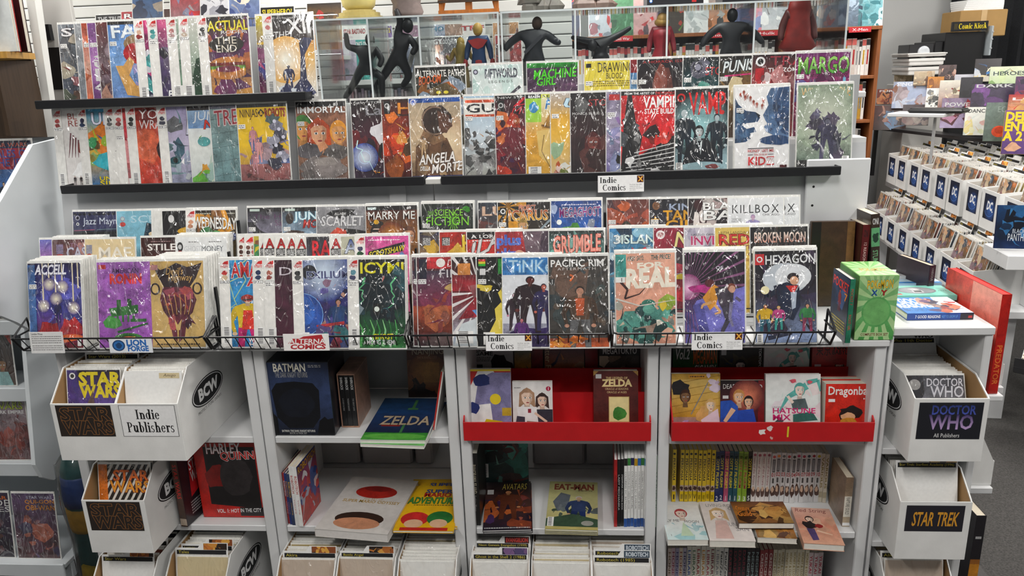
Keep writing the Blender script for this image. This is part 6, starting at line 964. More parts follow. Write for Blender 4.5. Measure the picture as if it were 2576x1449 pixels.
def f(a): a.bg('d03020', 'd83424'); a.txt('Dragonball', .04, .74, .96, .95, 'f0f0ec', .018); a.small(.8, .68, .93, .73, 'eee', 1); a.blob(.5, .42, .24, .16, '2a2422', .45, 13); a.blob(.5, .34, .16, .09, 'e0b088', .15); a.blob(.5, .2, .2, .12, 'c89038', .3); a.blob(.75, .1, .16, .12, '8a8a90', .4); a.rect(.06, .64, .2, .7, 'eee')
stand(2074, 2192, 1084, 962, B-.012, ZF, .042, 'd03024', f, 'thick red manga with white lettering, front copy at the tray right', 7, scol='e8e4d8')
stand(2064, 2184, 1076, 950, B+.034, ZF, .034, 'd03024', f, 'thick red manga standing behind the front copy at tray right', 7, scol='e8e4d8')
def f(a): a.bg('2c5a34', '243028', '3a7a48'); a.txt('Vol.2', .05, .72, .36, .92, 'e8ece8', .018, out='232', slant=.2); a.txt('MEGAMAN', .45, .62, .98, .90, 'd8742c', .018, out='321', rise=.04); a.txt('GIGAMIX', .48, .42, .96, .6, 'e0e0d8', out='222'); a.blob(.3, .3, .2, .2, 'c8d0c8', .3); a.blob(.25, .35, .25, .12, '58201c', .3)
stand(1693, 1806, 938, 872, B2-.015, ZB2, .016, '243028', f, 'green manga with orange lettering at the back left of scuffed tray', 6, h=.165)
def f(a): a.bg('2a2c38', '201e20', '4a4438'); a.busy('3c3a3c 685c3c 2c3450 181818', 18); a.head(.5, .62, .13, 'd8c8c0', '181818'); a.poly([(.1, .25), (.3, .5), (.7, .5), (.9, .25), (.5, .0)], '2c3860'); vt(a, 'TOKYOPOP', .55, .98, 'ddd', .93, .99); a.rect(.04, .85, .16, .95, 'ddd')
stand(1810, 1916, 952, 880, B2-.018, ZB2-.008, .016, '222', f, 'black manga with a spiky-haired figure at the tray back', 6, h=.165)
stand(1922, 2036, 945, 872, B2-.015, ZB2-.002, .016, 'ececec', f_pale, 'pale mint manga at the back of the scuffed red tray', 6, h=.17)
def f(a): a.bg('b02428', 'b82a2c'); a.txt('東京', .08, .78, .40, .97, '2a1214', 0); a.txt('TOKYO', .43, .87, .94, .97, '2a1214', .045); a.txt('BABYLON', .43, .78, .94, .86, '2a1214'); a.rect(.06, .5, .2, .6, 'e8d8d8'); a.head(.6, .55, .1, 'e8c8b8', '2a1a1a'); a.ell(.6, .65, .16, .06, 'a01c20'); a.poly([(.3, 0), (.45, .4), (.75, .4), (.95, 0)], '4a1418')
stand(2042, 2158, 955, 872, B2-.018, ZB2-.008, .018, 'b02428', f, 'red manga with dark lettering at the back right of scuffed tray', 6, h=.18)
# ================================================================== third bookcase, lower shelf
def f(a): a.bg('1c1a1a', '1c1a1a'); vt(a, 'PANORAMA ISLAND', .45, .85, 'c8c0a8', .25, .75, 0); vt(a, 'Suehiro Maruo', .2, .42, '999', .35, .65, 0)
p = atZ(1188, 1328, Z2); spine(.026, .255, .19, 'black hardback with silver spine lettering at the lower middle shelf', (p.x, .02, Z2+.001), f, '1c1a1a', name='hardback_book', pages='e8e4d8')
def f(a): a.bg('2a3838', '1c2424', '38605c'); a.busy('48a090 6a2c28 1c2a2a 88c0b0 4a3a38', 26); a.rect(0, .5, .45, 1, '3a2624'); a.bar(.0, .1, .12, .2)
stand(1216, 1330, 1214, 1105, .27, Z2+.001, .008, '222', f, 'dark teal magazine leaning at the back of the lower middle shelf', 8, h=.25, pages='ddd')
def f(a): a.bg('2a2434', '2c2428', '503430'); a.busy('8a4830 48305a c06a38 2c2030 682c28', 30, 0, .05, 1, .8); a.txt('AVATARS', .36, .82, .90, .95, 'c8b858', 0, slant=.2); a.small(.03, .01, .97, .05, 'bbb', 1); a.man(.5, .2, .6, '6a3a28', 'c08860', '2a1c18', w=1.5); a.rect(.04, .72, .18, .82, 'ccc')
flat((1214, 1334), (1338, 1331), (1217, 1214), Z2+.010, .007, f, 'sleeved dark fantasy magazine lying on the lower middle shelf', '2a2428', pages='e8e8e8')
flat((1216, 1338), (1340, 1335), (1219, 1218), Z2+.001, .008, f, 'second dark magazine lying under the dark fantasy one', '2a2428', pages='e8e8e8')
def f(a): a.bg('c8bc78', 'b8b880', 'c8c490'); a.txt('EAT-MAN', .10, .82, .92, .94, '8a4a38', .045); a.poly([(.1, .55), (.25, .75), (.45, .7), (.4, .4), (.2, .35)], '687078'); a.busy('4a5a48 586858 8a9098 3a4a3c', 16, .1, .2, 1, .5, .15); a.man(.62, .05, .62, '3a4a70', 'c8a888', 'c8c8d0', '283868', w=1.3); a.poly([(0, .05), (0, .2), (.5, .3), (1, .2), (1, .05)], '48604c'); a.bar(.03, .05, .12, .18); a.ell(.8, .12, .12, .05, 'a8a8a0'); a.small(.6, .78, .9, .81, '654', 1)
for k in range(3): flat((1371, 1330+4*k), (1504, 1334+4*k), (1386, 1211+4*k), Z2+.017-.008*k, .0075, f, ('olive magazine with red-brown lettering on top of its stack', 'middle olive magazine of the lower middle shelf stack', 'lowest olive magazine of the lower middle shelf stack')[k], 'c0b880', pages='e8e8e4')
p = atZ(1545, 1330, Z2); xx = p.x
CB = [('b02828', '1c1c1c', 'ADVENTURE FINDERS'), ('1c1c1e', 'ddd', 'LADY MECHANIKA'), ('1c1c1e', 'ddd', 'STEAMPUNK COLORING BOOK')] + [('f0f0ee', '333', 'COLORING DC: ' + k) for k in ('BATMAN', 'GREEN ARROW', 'BATGIRL', 'SUPERGIRL', 'HARLEY QUINN', 'WONDER WOMAN', 'SUPERMAN')] + [('d8d4cc', '555', 'VARIOUS'), ('e8e0d0', '864', 'VARIOUS'), ('c8d8c8', '465', 'VARIOUS')]
for k, (c, tc, n) in enumerate(CB):
    h = .235 if k < 3 else .25
    def f(a, c=c, tc=tc, n=n, k=k):
        a.bg(c, c); vt(a, n, .25, .78, tc, .25, .75, 0)
        if 3 <= k < 10: a.rect(0, .86, 1, .96, ('222', '38803c', '2c3060', 'c8a020', '3878c0', '388048', '3898c8')[k-3]); a.rect(0, .0, 1, .12, '2858a0')
    spine(.0095, h, .21, '%s, %s from left among the upright activity books' % ('slim black-spined book' if k < 3 else 'slim pale-spined book', ORD[k]), (xx, .02 + .002*(k % 3), Z2+.001), f, c, 'activity books filed upright on the lower middle shelf', name='activity_book', pages='eeeeec', rz=R(-2)); xx += .0103
# ================================================================== manga spines on the right bookcase
def sp(px, py, z, specs, kind, grp, d=.13, Y=.17):
    p = atZ(px, py, z); xx = p.x; r = random.Random(3)
    for k, (t, h, c, tc, n, bot) in enumerate(specs):
        if n is None: xx += t; continue
        def f(a, c=c, tc=tc, n=n, bot=bot, h=h):
            a.bg(c, c); y = .95
            if tc == 'P': a.rect(0, 0, 1, 1, 'e8c818'); vt(a, n, .42, .84, '1a1a1a'); a.ell(.5, .92, .3, None, '222'); a.rect(0, .2, 1, .32, 'c8b0a0'); a.blob(.5, .26, .4, .04, '4a2c28', .3); a.rect(0, .0, 1, .18, 'e8c818'); a.txt(bot, .25, .05, .75, .14, '222'); a.rect(.0, 0, .1, 1, '222')
            elif tc == 'S': vt(a, n, .28, .92, ('e8d838' if c not in ('e8c840', '98b840') else 'b82858'), .2, .8, .018); a.rect(0, .86, 1, .97, mixc(c, '000', .4)); a.txt(bot, .25, .03, .75, .12, 'ddd')
            elif tc == 'W': vt(a, n, .34, .93, 'a04858', .25, .75, 0); a.ell(.5, .94, .35, None, 'b86878'); a.blob(.5, .2, .5, .1, '6a5048', .3); a.blob(.5, .26, .3, .05, 'e0c0a8', .2)
            elif tc == 'N': a.ell(.5, .93, .33, None, bot[1]); a.rect(.2, .62, .8, .88, '4a4a4e'); a.rect(.3, .64, .7, .86, '8a8a8e'); a.txt(bot[0], .08, .53, .92, .61, 'a83038'); a.rect(.3, .40, .7, .50, '555'); a.blob(.5, .24, .5, .12, '5a4038', .3); a.blob(.45, .27, .3, .06, 'd8b8a0', .3)
            else: vt(a, n, .3, .93, tc, .2, .8); a.rect(0, .1, 1, .22, mixc(c, tc, .5))
        spine(t-.0006, h, d, '%s, %s from left %s' % (kind(c, n), ORD[k % 48], grp), (xx, Y + r.uniform(-.004, .004), z+.001), f, c, 'manga spines ' + grp); xx += t
RN = ['I', 'II', 'III', 'IV', 'V', 'VI', 'VII', 'VIII']
S2 = [(.014, .192, 'e8c818', 'P', 'PERSONA4', 'I'), (.012, 0, '', '', None, '')] + [(.0142, .190, 'e8c818', 'P', 'PERSONA4', RN[k]) for k in range(1, 8)] + [(.0142, .190, 'e8c818', 'P', 'PERSONA4', 'IX')] + [(.0148, .184, c, 'S', 'SCOTT PILGRIM', b) for c, b in (('28386a', '2'), ('28386a', '2'), ('b85878', '1'), ('2c5a68', '1'), ('2c5a68', '1'), ('98b840', '3'), ('98b840', '3'), ('221c1c', '5'))] + [(.0148, .182, 'e4dcd8', 'W', 'Dawn of the Arcana', '')]*4 + [(.0158, .180, 'd8d6d6', 'N', 'N', (b, c)) for b, c in zip('01 02 03 05 04 06 07 08 09 10'.split(), 'c85858 d88838 777 c03040 333 c03068 b02848 345 a02838 c8b030'.split())] + [(.0120, .176, 'd8d0c0', '8a7838', 'VARIOUS', '')]*2
def kd(c, n): return {'PERSONA4': 'yellow manga spine', 'SCOTT PILGRIM': 'dark bright-lettered manga spine', 'Dawn of the Arcana': 'white manga spine with rose lettering', 'N': 'white numbered manga spine'}.get(n, 'thin tan manga spine')
sp(1689, 1264, Z2, S2, kd, 'on the right middle shelf')
S3 = [(.0125, .178, c, t, 'HONEY', '') for c, t in (('e0d0c8', '88684a'), ('d8c0c8', 'a04858'), ('b0a8c0', '4a4878'), ('e8dcc8', 'b05838'), ('c8c0d0', '384068'))] + [(.0155, .188, 'e0dccf', c, 'LIBRARY', '') for c in ('38589a', '5a7a58', 'a83838', 'c8903a', 'a84858', '802838', '98989a')] + [(.0135, .180, 'e4e2dc', '222', 'Fate/Zero', '')]*2 + [(.0150, .186, '201e22', '8a3040', 'DARKER', '')]*4 + [(.0140, .180, '2c2226', '9aa', 'NEGIMA', '')]*3 + [(.0145, .176, '98383a', 'e0d0c8', 'CRESCENT', '')]*3 + [(.0128, .178, 'd8d0b8', '98803a', 'HONEY & CLOVER', '')]*9 + [(.0155, .166, 'd8c8c8', 'b83048', 'YUKAI GE', '')]*3
def kd3(c, n): return {'HONEY': 'pastel manga spine', 'LIBRARY': 'cream manga spine with coloured band', 'Fate/Zero': 'white manga spine with black script', 'DARKER': 'black manga spine', 'NEGIMA': 'charcoal manga spine', 'CRESCENT': 'brick red manga spine', 'HONEY & CLOVER': 'ivory manga spine', 'YUKAI GE': 'pink-topped manga spine'}[n]
sp(1677, 1490, Z3, S3, kd3, 'on the right floor shelf', Y=.125)
p = atZ(2135, 1340, Z2)
def f(a): a.bg('b8a890', '7a6450'); a.rect(0, .2, 1, .62, 'e0dcd0'); vt(a, 'RAPTURE GUILD', .25, .6, '222', .25, .75, 0); a.rect(0, .02, 1, .08, 'eee')
spine(.022, .17, .13, 'lone brown-spined manga standing by itself at the right', (p.x-.01, .035, Z2+.001), f, '8a7460')
def f(a): a.bg('d0e4e4', 'eceae6', 'e8eae8'); a.busy('a8d0d4 f0f0f0 98c4cc', 12, 0, .0, 1, .5); a.head(.5, .74, .16, 'f0dcd0', 'c04850'); a.txt('FLY ME', .02, .50, .40, .57, '666', 0); a.txt('MOON', .52, .47, .9, .54, '666', 0); a.poly([(.35, .1), (.5, .5), (.68, .1)], 'c8dcc0'); a.txt('1', .1, .1, .13, .15, '555')
flat((1680, 1358), (1783, 1358), (1676, 1272), Z2+.001, .020, f, 'pale manga with a red-haired face lying at the left of four', 'e8e8e4')
def f(a): a.bg('e4dcd8', 'dcd4d0'); a.head(.36, .68, .17, 'f4e4d8', 'c8a878', 1.4); a.txt('LIVING-ROOM', .12, .86, .9, .94, '888', 0); a.txt('MATSUNAGA', .22, .36, .96, .45, '888', 0); a.txt('SAN', .65, .24, .94, .33, '888', 0); a.poly([(.15, .05), (.25, .5), (.5, .5), (.55, .05)], 'd8b8b0'); a.ring(.7, .82, .07, None, .012, '333'); a.ring(.86, .82, .07, None, .012, '333')
flat((1786, 1360), (1902, 1362), (1760, 1262), Z2+.001, .022, f, 'beige manga with a long-haired girl lying second of four', 'e0d8d0')
def f(a): a.bg('8a6038', '6a3c28', 'b07838'); a.busy('c89048 5a3420 d8b068 3a2418', 22); a.txt('Creature\nGuild', .05, .3, .3, .8, 'd88838', out='421')
flat((1906, 1352), (2006, 1356), (1892, 1310), Z2+.001, .018, f, 'white-edged brown manga lying under the sideways one', 'e8e4dc', h=.15)
o = flat((1858, 1316), (1998, 1316), (1856, 1262), Z2+.024, .020, f, 'dark brown manga lying crosswise on top of the others', '4a3224', h=.12)
def f(a): a.bg('d8a890', 'e0b8a8', 'd89880'); a.busy('e0b8a0 d0a088', 8); a.txt('Red String', .05, .84, .85, .97, '8a4038', 0, slant=.2); a.head(.36, .66, .11, 'ecd0bc', '3a2420'); a.blob(.3, .5, .2, .1, '2c2224', .35); a.poly([(.2, .4), (.4, .4), (.42, .1), (.26, .08)], '5a4a78'); a.line([(.45, .35), (.8, .25)], .08, 'ecccb4', .04); a.blob(.55, .48, .12, .05, '9a2c2c', .3)
flat((2022, 1366), (2126, 1372), (1996, 1276), Z2+.001, .022, f, 'salmon manga with a dark-dressed dancer lying rightmost of four', 'd8a890')
# ================================================================== right end: narrow end bookcase and what lies on it
t = thing('bookcase', 'narrow white end bookcase at the right with two protruding boxes', 'bookcase', (.897, 0, 0))
w = .275; ZE = 1.062
for a, b in ((-.003, .008), (w-.022, w)): obj('side_panel', MB().bbox(a, .0, 0, b, .52, ZE-.025, WH, .003), 'white_paint', t)
obj('top_panel', MB().bbox(0, -.006, ZE-.025, w, .52, ZE, WH, .003), 'white_paint', t)
for z in (.682, .367, .05): obj('shelf', MB().bbox(.009, .004, z-.02, w-.022, .51, z, WH, .002), 'white_paint', t)
obj('back_panel', MB().box(.022, .505, .05, w-.022, .515, ZE-.026, 'd0d0ce'), 'white_paint', t)
def f_dwc(a): a.bg('6a6a74', '44464e', '8a8a92'); a.rect(0, .70, .32, 1, '2c2e36'); a.ell(.17, .88, .1, .07, 'a8a8a8'); a.txt('DOCTOR', .36, .86, .97, .96, 'dcdce4', out='334', slant=.1); a.txt('WHO', .42, .72, .97, .86, 'dcdce4', out='334', slant=.1); a.busy('585a64 9a9aa4 383a44', 16, 0, 0, 1, .7)
def lg1(a): a.rect(0, 0, 1, 1, '3a2820'); a.txt('WHO', .2, .1, .9, .9, 'c88838', out='421')
cbox(1.045, -.075, .683, .43, 'white comic box with a blue-violet lettered label at the right end', f_dw, n=26, first=f_dwc, what='box with the blue-violet label', w=.2, hf=.195, hs=.235, lean=24, cs=.87, pal=(3, 0, 4, 3, 2, 1), tabs=((13, 'Dr. Who 11th Doctor', lgw, 'black on white letters'), (15, 'Dr. Who 12th Doctor', lgw, 'boxed black letters', .006), (18, 'Doctor Who (1984)', lg1, 'amber letters', .004), (21, 'Doctor Who (2009)', lg1, 'gold art', .008), (23, 'Doctor Who (1987)', lg1, 'pale letters', .014)), sgn=(.172, .112, .012))
def lg2(a): a.rect(0, 0, 1, 1, '2a1c10'); a.busy('d8a038 a86820 e8c060', 12, 0, .1, 1, .9, .2)
cbox(1.035, -.085, .368, .43, 'white comic box with orange slanted letters at the right end', f_st, n=22, what='box with orange slanted letters', w=.2, hf=.192, hs=.255, pal=(3, 5, 4, 2, 1), tabs=((0, 'Star Trek: Starfleet Academy (1996)', lg2, 'yellow letters'), (9, 'Star Trek', None, 'short yellow letters'), (12, 'Star Trek', None, 'faded yellow letters', .01)), sgn=(.162, .085, .012))
cbox(1.03, -.09, .051, .43, 'white floor-level comic box at the right end', None, n=18, what='right end floor box', w=.2, pal=(0, 4, 3, 6), tabs=((1, 'Alien', None, 'dark letters'),))
cbox(1.36, .355, .775, .30, 'white comic box facing the aisle, upper one past the end bookcase', None, False, n=8, what='upper aisle box', w=.2, hf=.07, hs=.235, yaw=R(90))
cbox(1.375, .355, .415, .30, 'white comic box facing the aisle, lower one past the end bookcase', None, False, n=8, what='lower aisle box', w=.2, hf=.09, hs=.25, yaw=R(90))
o = obj('side_shelf', MB().bbox(1.175, .24, .75, 1.36, .48, .774, WH, .003), 'white_paint'); tag(o, 'upper white shelf stub under the aisle-facing box', 'shelf')
o = obj('side_shelf', MB().bbox(1.175, .24, .39, 1.375, .48, .414, WH, .003), 'white_paint'); tag(o, 'lower white shelf stub under the aisle-facing box', 'shelf')
# books lying on the end bookcase
def cover7(a): a.bg('2a80c8', '2c88d0'); a.txt('7 GOOD', .02, .62, .52, .92, 'f4f4f4', .045); a.txt('REASONS', .02, .36, .55, .6, 'f4f4f4', .045); a.txt('NOT TO GROW UP', .04, .16, .5, .3, '1c4a80', 0); a.poly([(.6, 0), (1, 0), (1, 1), (.72, 1)], 'e8e8ec'); a.busy('5a4878 c87858 d8c8b8 3a3050 a84038', 22, .5, .1, .85, .9, .15); a.rect(.86, .6, .97, .66, 'c83028')
def lay(px0, px1, py, z, d, t, col, art, label, sp_=None, yaw=-2, pages='e8e4dc', w=None):
    a, b = atZ(px0, py, z), atZ(px1, py, z); w = w or b.x-a.x; o = obj('book', MB().box(0, 0, 0, w, d, .0012, col).box(0, 0, t-.0012, w, d, t, col).box(0, 0, .0012, w, .0012, t-.0012, col), 'book_print', None, (a.x, a.y, z), (0, 0, R(yaw))); tag(o, label, 'book', 'books lying on the end bookcase')
    obj('pages', MB().box(.002, .0015, .0013, w-.002, d-.003, t-.0013, pages), 'paper', o)
    A_ = Art(d/w, hash_(label)); art(A_); put(A_, w*.995, d*.995, o, (w/2, .001, t+.0004), (R(-90), 0, 0))
    if sp_: s = Art(t/w, 2); sp_(s); put(s, w, t, o, (w/2, -.0004, 0), name='spine_print')
    return o
def sp7(a): a.grad(0, 0, 1, 1, '1c4c9c', '1c4c9c'); a.poly([(.8, 0), (1, 0), (1, 1), (.8, 1)], '181828'); a.txt('7 GOOD REASONS', .12, .3, .50, .72, 'f0f0f0'); a.txt('NOT TO GROW UP', .52, .3, .76, .7, '68a8e8', 0); a.rect(.92, .25, .98, .6, 'b82828')
lay(2281, 2452, 806, ZE+.0005, .155, .020, '1c4c9c', cover7, 'blue book with white lettering lying spine forward on the end bookcase', sp7, 1)
def f(a): a.bg('88d8c8', '98e0d0'); a.ell(.5, .5, .3, .33, '888c90', 24); a.ell(.5, .5, .27, .29, 'a8acb0', 22); a.rect(.42, .3, .58, .5, 'e8e8e8'); a.rect(.44, .33, .56, .47, '555'); a.blob(.5, .62, .1, .08, 'ddd'); a.txt('ADVICE', .04, .2, .2, .8, '58b8a8', 0); a.rect(.02, .08, .2, .2, 'd86a58'); a.small(.82, .4, .95, .48, '486', 1)
lay(2240, 2410, 757, ZE+.0005, .11, .016, '88d8c8', f, 'mint green book with a grey oval lying on the end bookcase', yaw=0)
def f(a): a.bg('c8e4f4', 'd8ecf8'); a.busy('445 667 89a', 6, .4, .3, .8, .7, .08); a.rect(0, 0, 1, .14, '3888c8'); a.txt('PAPER', .04, .2, .2, .6, '3888c8', 0)
lay(2238, 2372, 722, ZE+.0005, .11, .012, 'a8d0ec', f, 'pale blue book lying behind the mint green one', yaw=0)
def f(a): a.bg('eceef0', 'f0f2f4'); [a.line([(.3+.1*k, .3), (.4+.08*k, .6)], .01, '889') for k in range(5)]
lay(2236, 2320, 702, ZE+.0132, .08, .010, 'e8eaec', f, 'white sketch-covered book lying furthest back on the end bookcase', yaw=0)
def fs(a): a.bg('3a2838', '40303e'); vt(a, 'VARIOUS', .4, .9, 'aaa', .3, .7, 0)
p = atY(2343, 705, .36); o = spine(.02, .085, .16, 'short dark plum book standing behind the lying ones', (p.x-.015, .345, ZE+.0005), fs, '3a2838', rz=R(14), pages='d8c8b0'); obj('cover_print', MB().box(-.0006, .002, .001, -.0002, .158, .084, '3a2a38'), 'book_print', o)
def fs(a): a.bg('b02018', 'c02820'); vt(a, 'PREDATOR', .1, .5, 'd87838', .2, .8, .018)
o = spine(.026, .30, .30, 'large red hardback standing against the end bookcase at right', (1.196, .03, .845), fs, 'c8281f', name='hardback_book', pages='c02a24', rz=R(2))
a = Art(1, 3); a.bg('b02018', 'd85848', 'c83028'); a.grad(.5, .5, 1, 1, 'c84838', 'e8a090'); put(a, .298, .298, o, (-.0004, .15, .001), (0, 0, R(-90)), 'cover_print')
o = obj('side_ledge', MB().bbox(1.174, .02, .825, 1.235, .34, .844, WH, .003), 'white_paint'); tag(o, 'white ledge on the end bookcase carrying the red hardback', 'ledge')
# books and box set on the bookcase top beside the last wire rack
def fs(a): a.bg('3a2c24', '40322a'); a.rect(0, .62, 1, .84, '68a878'); a.blob(.5, .73, .4, .06, '2a4838', .4); a.txt('ONI', .15, .88, .85, .95, 'ddd'); vt(a, 'STUMPTOWN', .2, .58, '78b080', .2, .8, .018)
o = spine(.026, .27, .19, 'dark brown hardback with green spine lettering standing beside the box set', (.935, .27, 1.063), fs, '382a24', name='hardback_book', rz=R(4), tilt=R(-5))
a = Art(1.4, 5); a.bg('2c2620', '382e28', '463a30'); a.busy('4a3c30 2a2420 3c4a38', 10); a.rect(.7, .82, .92, .92, '5a5a58'); put(a, .188, .268, o, (-.0004, .095, .001), (0, 0, R(-90)), 'cover_print')
def fs(a): a.bg('5a1818', '6a1c1c'); vt(a, '12 REASONS why i love her', .25, .8, 'e0c8c0', .25, .75, 0); a.txt('ONI', .2, .86, .8, .94, '222')
o = spine(.022, .27, .19, 'dark red book with white script on its spine beside the brown hardback', (.893, .275, ZT+.0008), fs, '4a1a1a', name='hardback_book', rz=R(3))
obj('cover_print', MB().box(-.0006, .002, .001, -.0002, .188, .268, '3a1616'), 'book_print', o)
o = obj('brown_folder', MB().bbox(0, 0, 0, .135, .02, .275, '4a3524', .002), 'book_print', None, (.752, .30, ZT+.0008), (R(-4), 0, 0)); tag(o, 'brown-black board standing behind the green box set', 'board')
obj('dark_strip', MB().box(.002, -.0006, .002, .03, -.0002, .273, '1c1614'), 'book_print', o); obj('pale_strip', MB().box(.11, -.0006, .002, .133, -.0002, .273, '7a5a34'), 'book_print', o)
t = thing('box_set', 'green boxed book set with yellow title beside the wire rack', 'box', (.842, -.012, ZT+.0008))
obj('carton', MB().bbox(-.053, 0, 0, .053, .155, .188, '88b868', .0015), 'book_print', t)
def f(a): a.bg('58a858', '98c888', '78b878'); a.rays(.5, .62, 16, 'b8dca0', 1.2, .5); a.txt('POKÉMON'.replace('É', 'e'), .2, .80, .86, .93, 'f0c828', .018, out='2c4888', rise=.02); a.txt('X', .34, .70, .46, .78, '2858a0', .045); a.txt('Y', .58, .70, .70, .78, 'b83030', .045); a.ell(.5, .44, .38, .24, '68b068', 22); a.ell(.5, .44, .34, .21, '7cbc74', 22); a.rect(.12, .05, .88, .12, 'b8d8a0'); a.txt('COMPLETE BOX SET', .15, .065, .85, .105, '7a2828')
a = Art(1.77, 2); f(a); put(a, .105, .186, t, (0, -.0006, .001), name='front_print')
a = Art(1.45, 2); a.bg('98c880', '78b868'); a.rays(.5, .5, 14, 'b0d898', 1, .5); a.txt('POKeMON', .2, .3, .85, .5, 'c8a838', out='486'); put(a, .105, .153, t, (0, .001, .1885), (R(-90), 0, 0), 'top_print')
a = Art(1.2, 2); a.bg('3a6838', '5a8a50'); a.busy('487840 6a9858 8a7868 3a5838', 16); put(a, .153, .186, t, (-.0536, .0775, .001), (0, 0, R(-90)), 'side_print')
def fs(a): a.bg('2c7a60', '348468'); vt(a, 'POCKET 7', .6, .85, 'c83028', .25, .75, 0); vt(a, 'ROCKET GIRL', .2, .45, 'c83028', .25, .75, 0)
o = spine(.014, .185, .125, 'thin dark book with a green spine left of the green box set', (.757, -.035, ZT+.0008), fs, '1c2838', rz=R(2))
a = Art(1.5, 5); a.bg('161c28', '1c3050', '1c2c48'); a.busy('28406a 1a2438 3a5888', 14); a.txt('POCKET', .05, .78, .95, .92, 'd83828', rise=-.02); a.txt('7', .75, .62, .9, .74, 'd88828'); a.man(.5, .4, .35, '8a2828', 'c85838', '521'); a.small(.1, .08, .9, .3, 'b8a830', 5); put(a, .123, .183, o, (-.0004, .0625, .001), (0, 0, R(-90)), 'cover_print')
# ================================================================== long comic tables along the right aisle
def f_dc(a): a.bg('0c1020', '141c34'); a.glow(.6, .4, .5, '3060b0', '101830'); a.ring(.5, .42, .40, .30, .03, '4878c8', 200, 340); a.txt('DC', .26, .40, .74, .72, 'f0f2f4', .045, slant=.15); a.poly([(.76, .42), (.86, .36), (.76, .32)], 'e8ecf0')
TA = math.atan(.09)
t = thing('comic_table', 'white two-level comic table along the right aisle', 'table', (2.16, 1.55, 0), (0, 0, -TA))
obj('upper_top', MB().bbox(0, 0, .845, .75, 2.3, .9, WH, .004), 'white_paint', t); obj('lower_shelf', MB().bbox(-.17, .0, .55, .55, 2.3, .59, WH, .004), 'white_paint', t)
for y in (.02, 1.1, 2.1): obj('support_panel', MB().bbox(.03, y, .59, .1, y+.16, .845, WH, .003), 'white_paint', t)
for y in (.06, 2.1): obj('leg', MB().box(-.1, y, 0, .0, y+.12, .55, WH), 'white_paint', t); obj('leg', MB().box(.55, y, 0, .65, y+.12, .845, WH), 'white_paint', t)
obj('back_board', MB().box(.56, .2, .59, .575, 2.25, .845, '4a3a30'), 'wood', t)
obj('corner_block', MB().bbox(-.17, -.14, .83, 0, .12, .9, WH, .004), 'white_paint', t)
MT = Matrix.Translation((2.16, 1.55, 0)) @ Matrix.Rotation(-TA, 4, 'Z')
_db = 0
def fdc(k): return lambda a: (a.bg('6a5a50', '8a6a4a'), a.busy('c87838 8a3828 587090 d8c8a8 3a4858', 18, 0, .4, 1, 1))
for k in range(9):
    p = MT @ Vector((-.045, .16+.235*k + (.02 if k % 2 else 0), .901))
    cbox(p.x, p.y, p.z, .62, 'white box with square dark label, %s from the near end, upper table' % ORD[k], f_dc, False, .2, .205, .215, 58, R(-90)-TA, '%s nearest upper' % ORD[k], fdc(k), tabs=((14, 'Action', lgo, 'a brown tab', .01), (30, 'Detective', None, 'yellow print', .012), (44, 'Robin', lgd, 'a grey tab', .014)), sgn=(.13, .13, .02), liner='d8d4cc', stuff=True)
for k in range(8):
    p = MT @ Vector((-.20, .22+.24*k, .5905))
    cbox(p.x, p.y, p.z, .58, 'white box with square dark label, %s from the near end, lower table' % ORD[k], f_dc, False, .2, .165, .175, 50, R(-90)-TA, '%s nearest lower' % ORD[k], fdc(k+4), tabs=((8, 'Flash', lgo, 'an art tab', .01), (20, 'Justice', None, 'small yellow print', .012), (31, 'Lantern', lgd, 'a grey tab', .014), (42, 'Titans', None, 'dim print', .018)), sgn=(.12, .125, .02), liner='d8d4cc', stuff=True)
def f(a): a.bg('16305a', '1c4470', '122038'); a.blob(.5, .7, .35, .3, '101828', .25, 14); a.busy('2a6090 14243c 3a78a8', 12, 0, .3, 1, 1); a.txt('BLACK', .4, .36, .7, .46, 'c8d0d8', 0); a.txt('PANTHER', .3, .18, .82, .35, 'd8dce0', 0)
p = atY(2502, 594, 1.52)
book(.17, .2, .012, '16305a', 'dark blue book with silver lettering leaning at the near table end', (p.x+.085, 1.50, .914), (R(-6), 0, R(-10)), f)
def f(a): a.bg('e8eaec', 'eceef0'); a.line([(.2, .4), (.5, .6), (.8, .5)], .1, 'b84858', .03); a.blob(.6, .45, .1, .08, 'c05060', .5)
o = lay(2500, 2576, 612, .9005, .11, .012, 'e8eaec', f, 'white book with red brush strokes lying at the near table end', yaw=-10, w=.2)
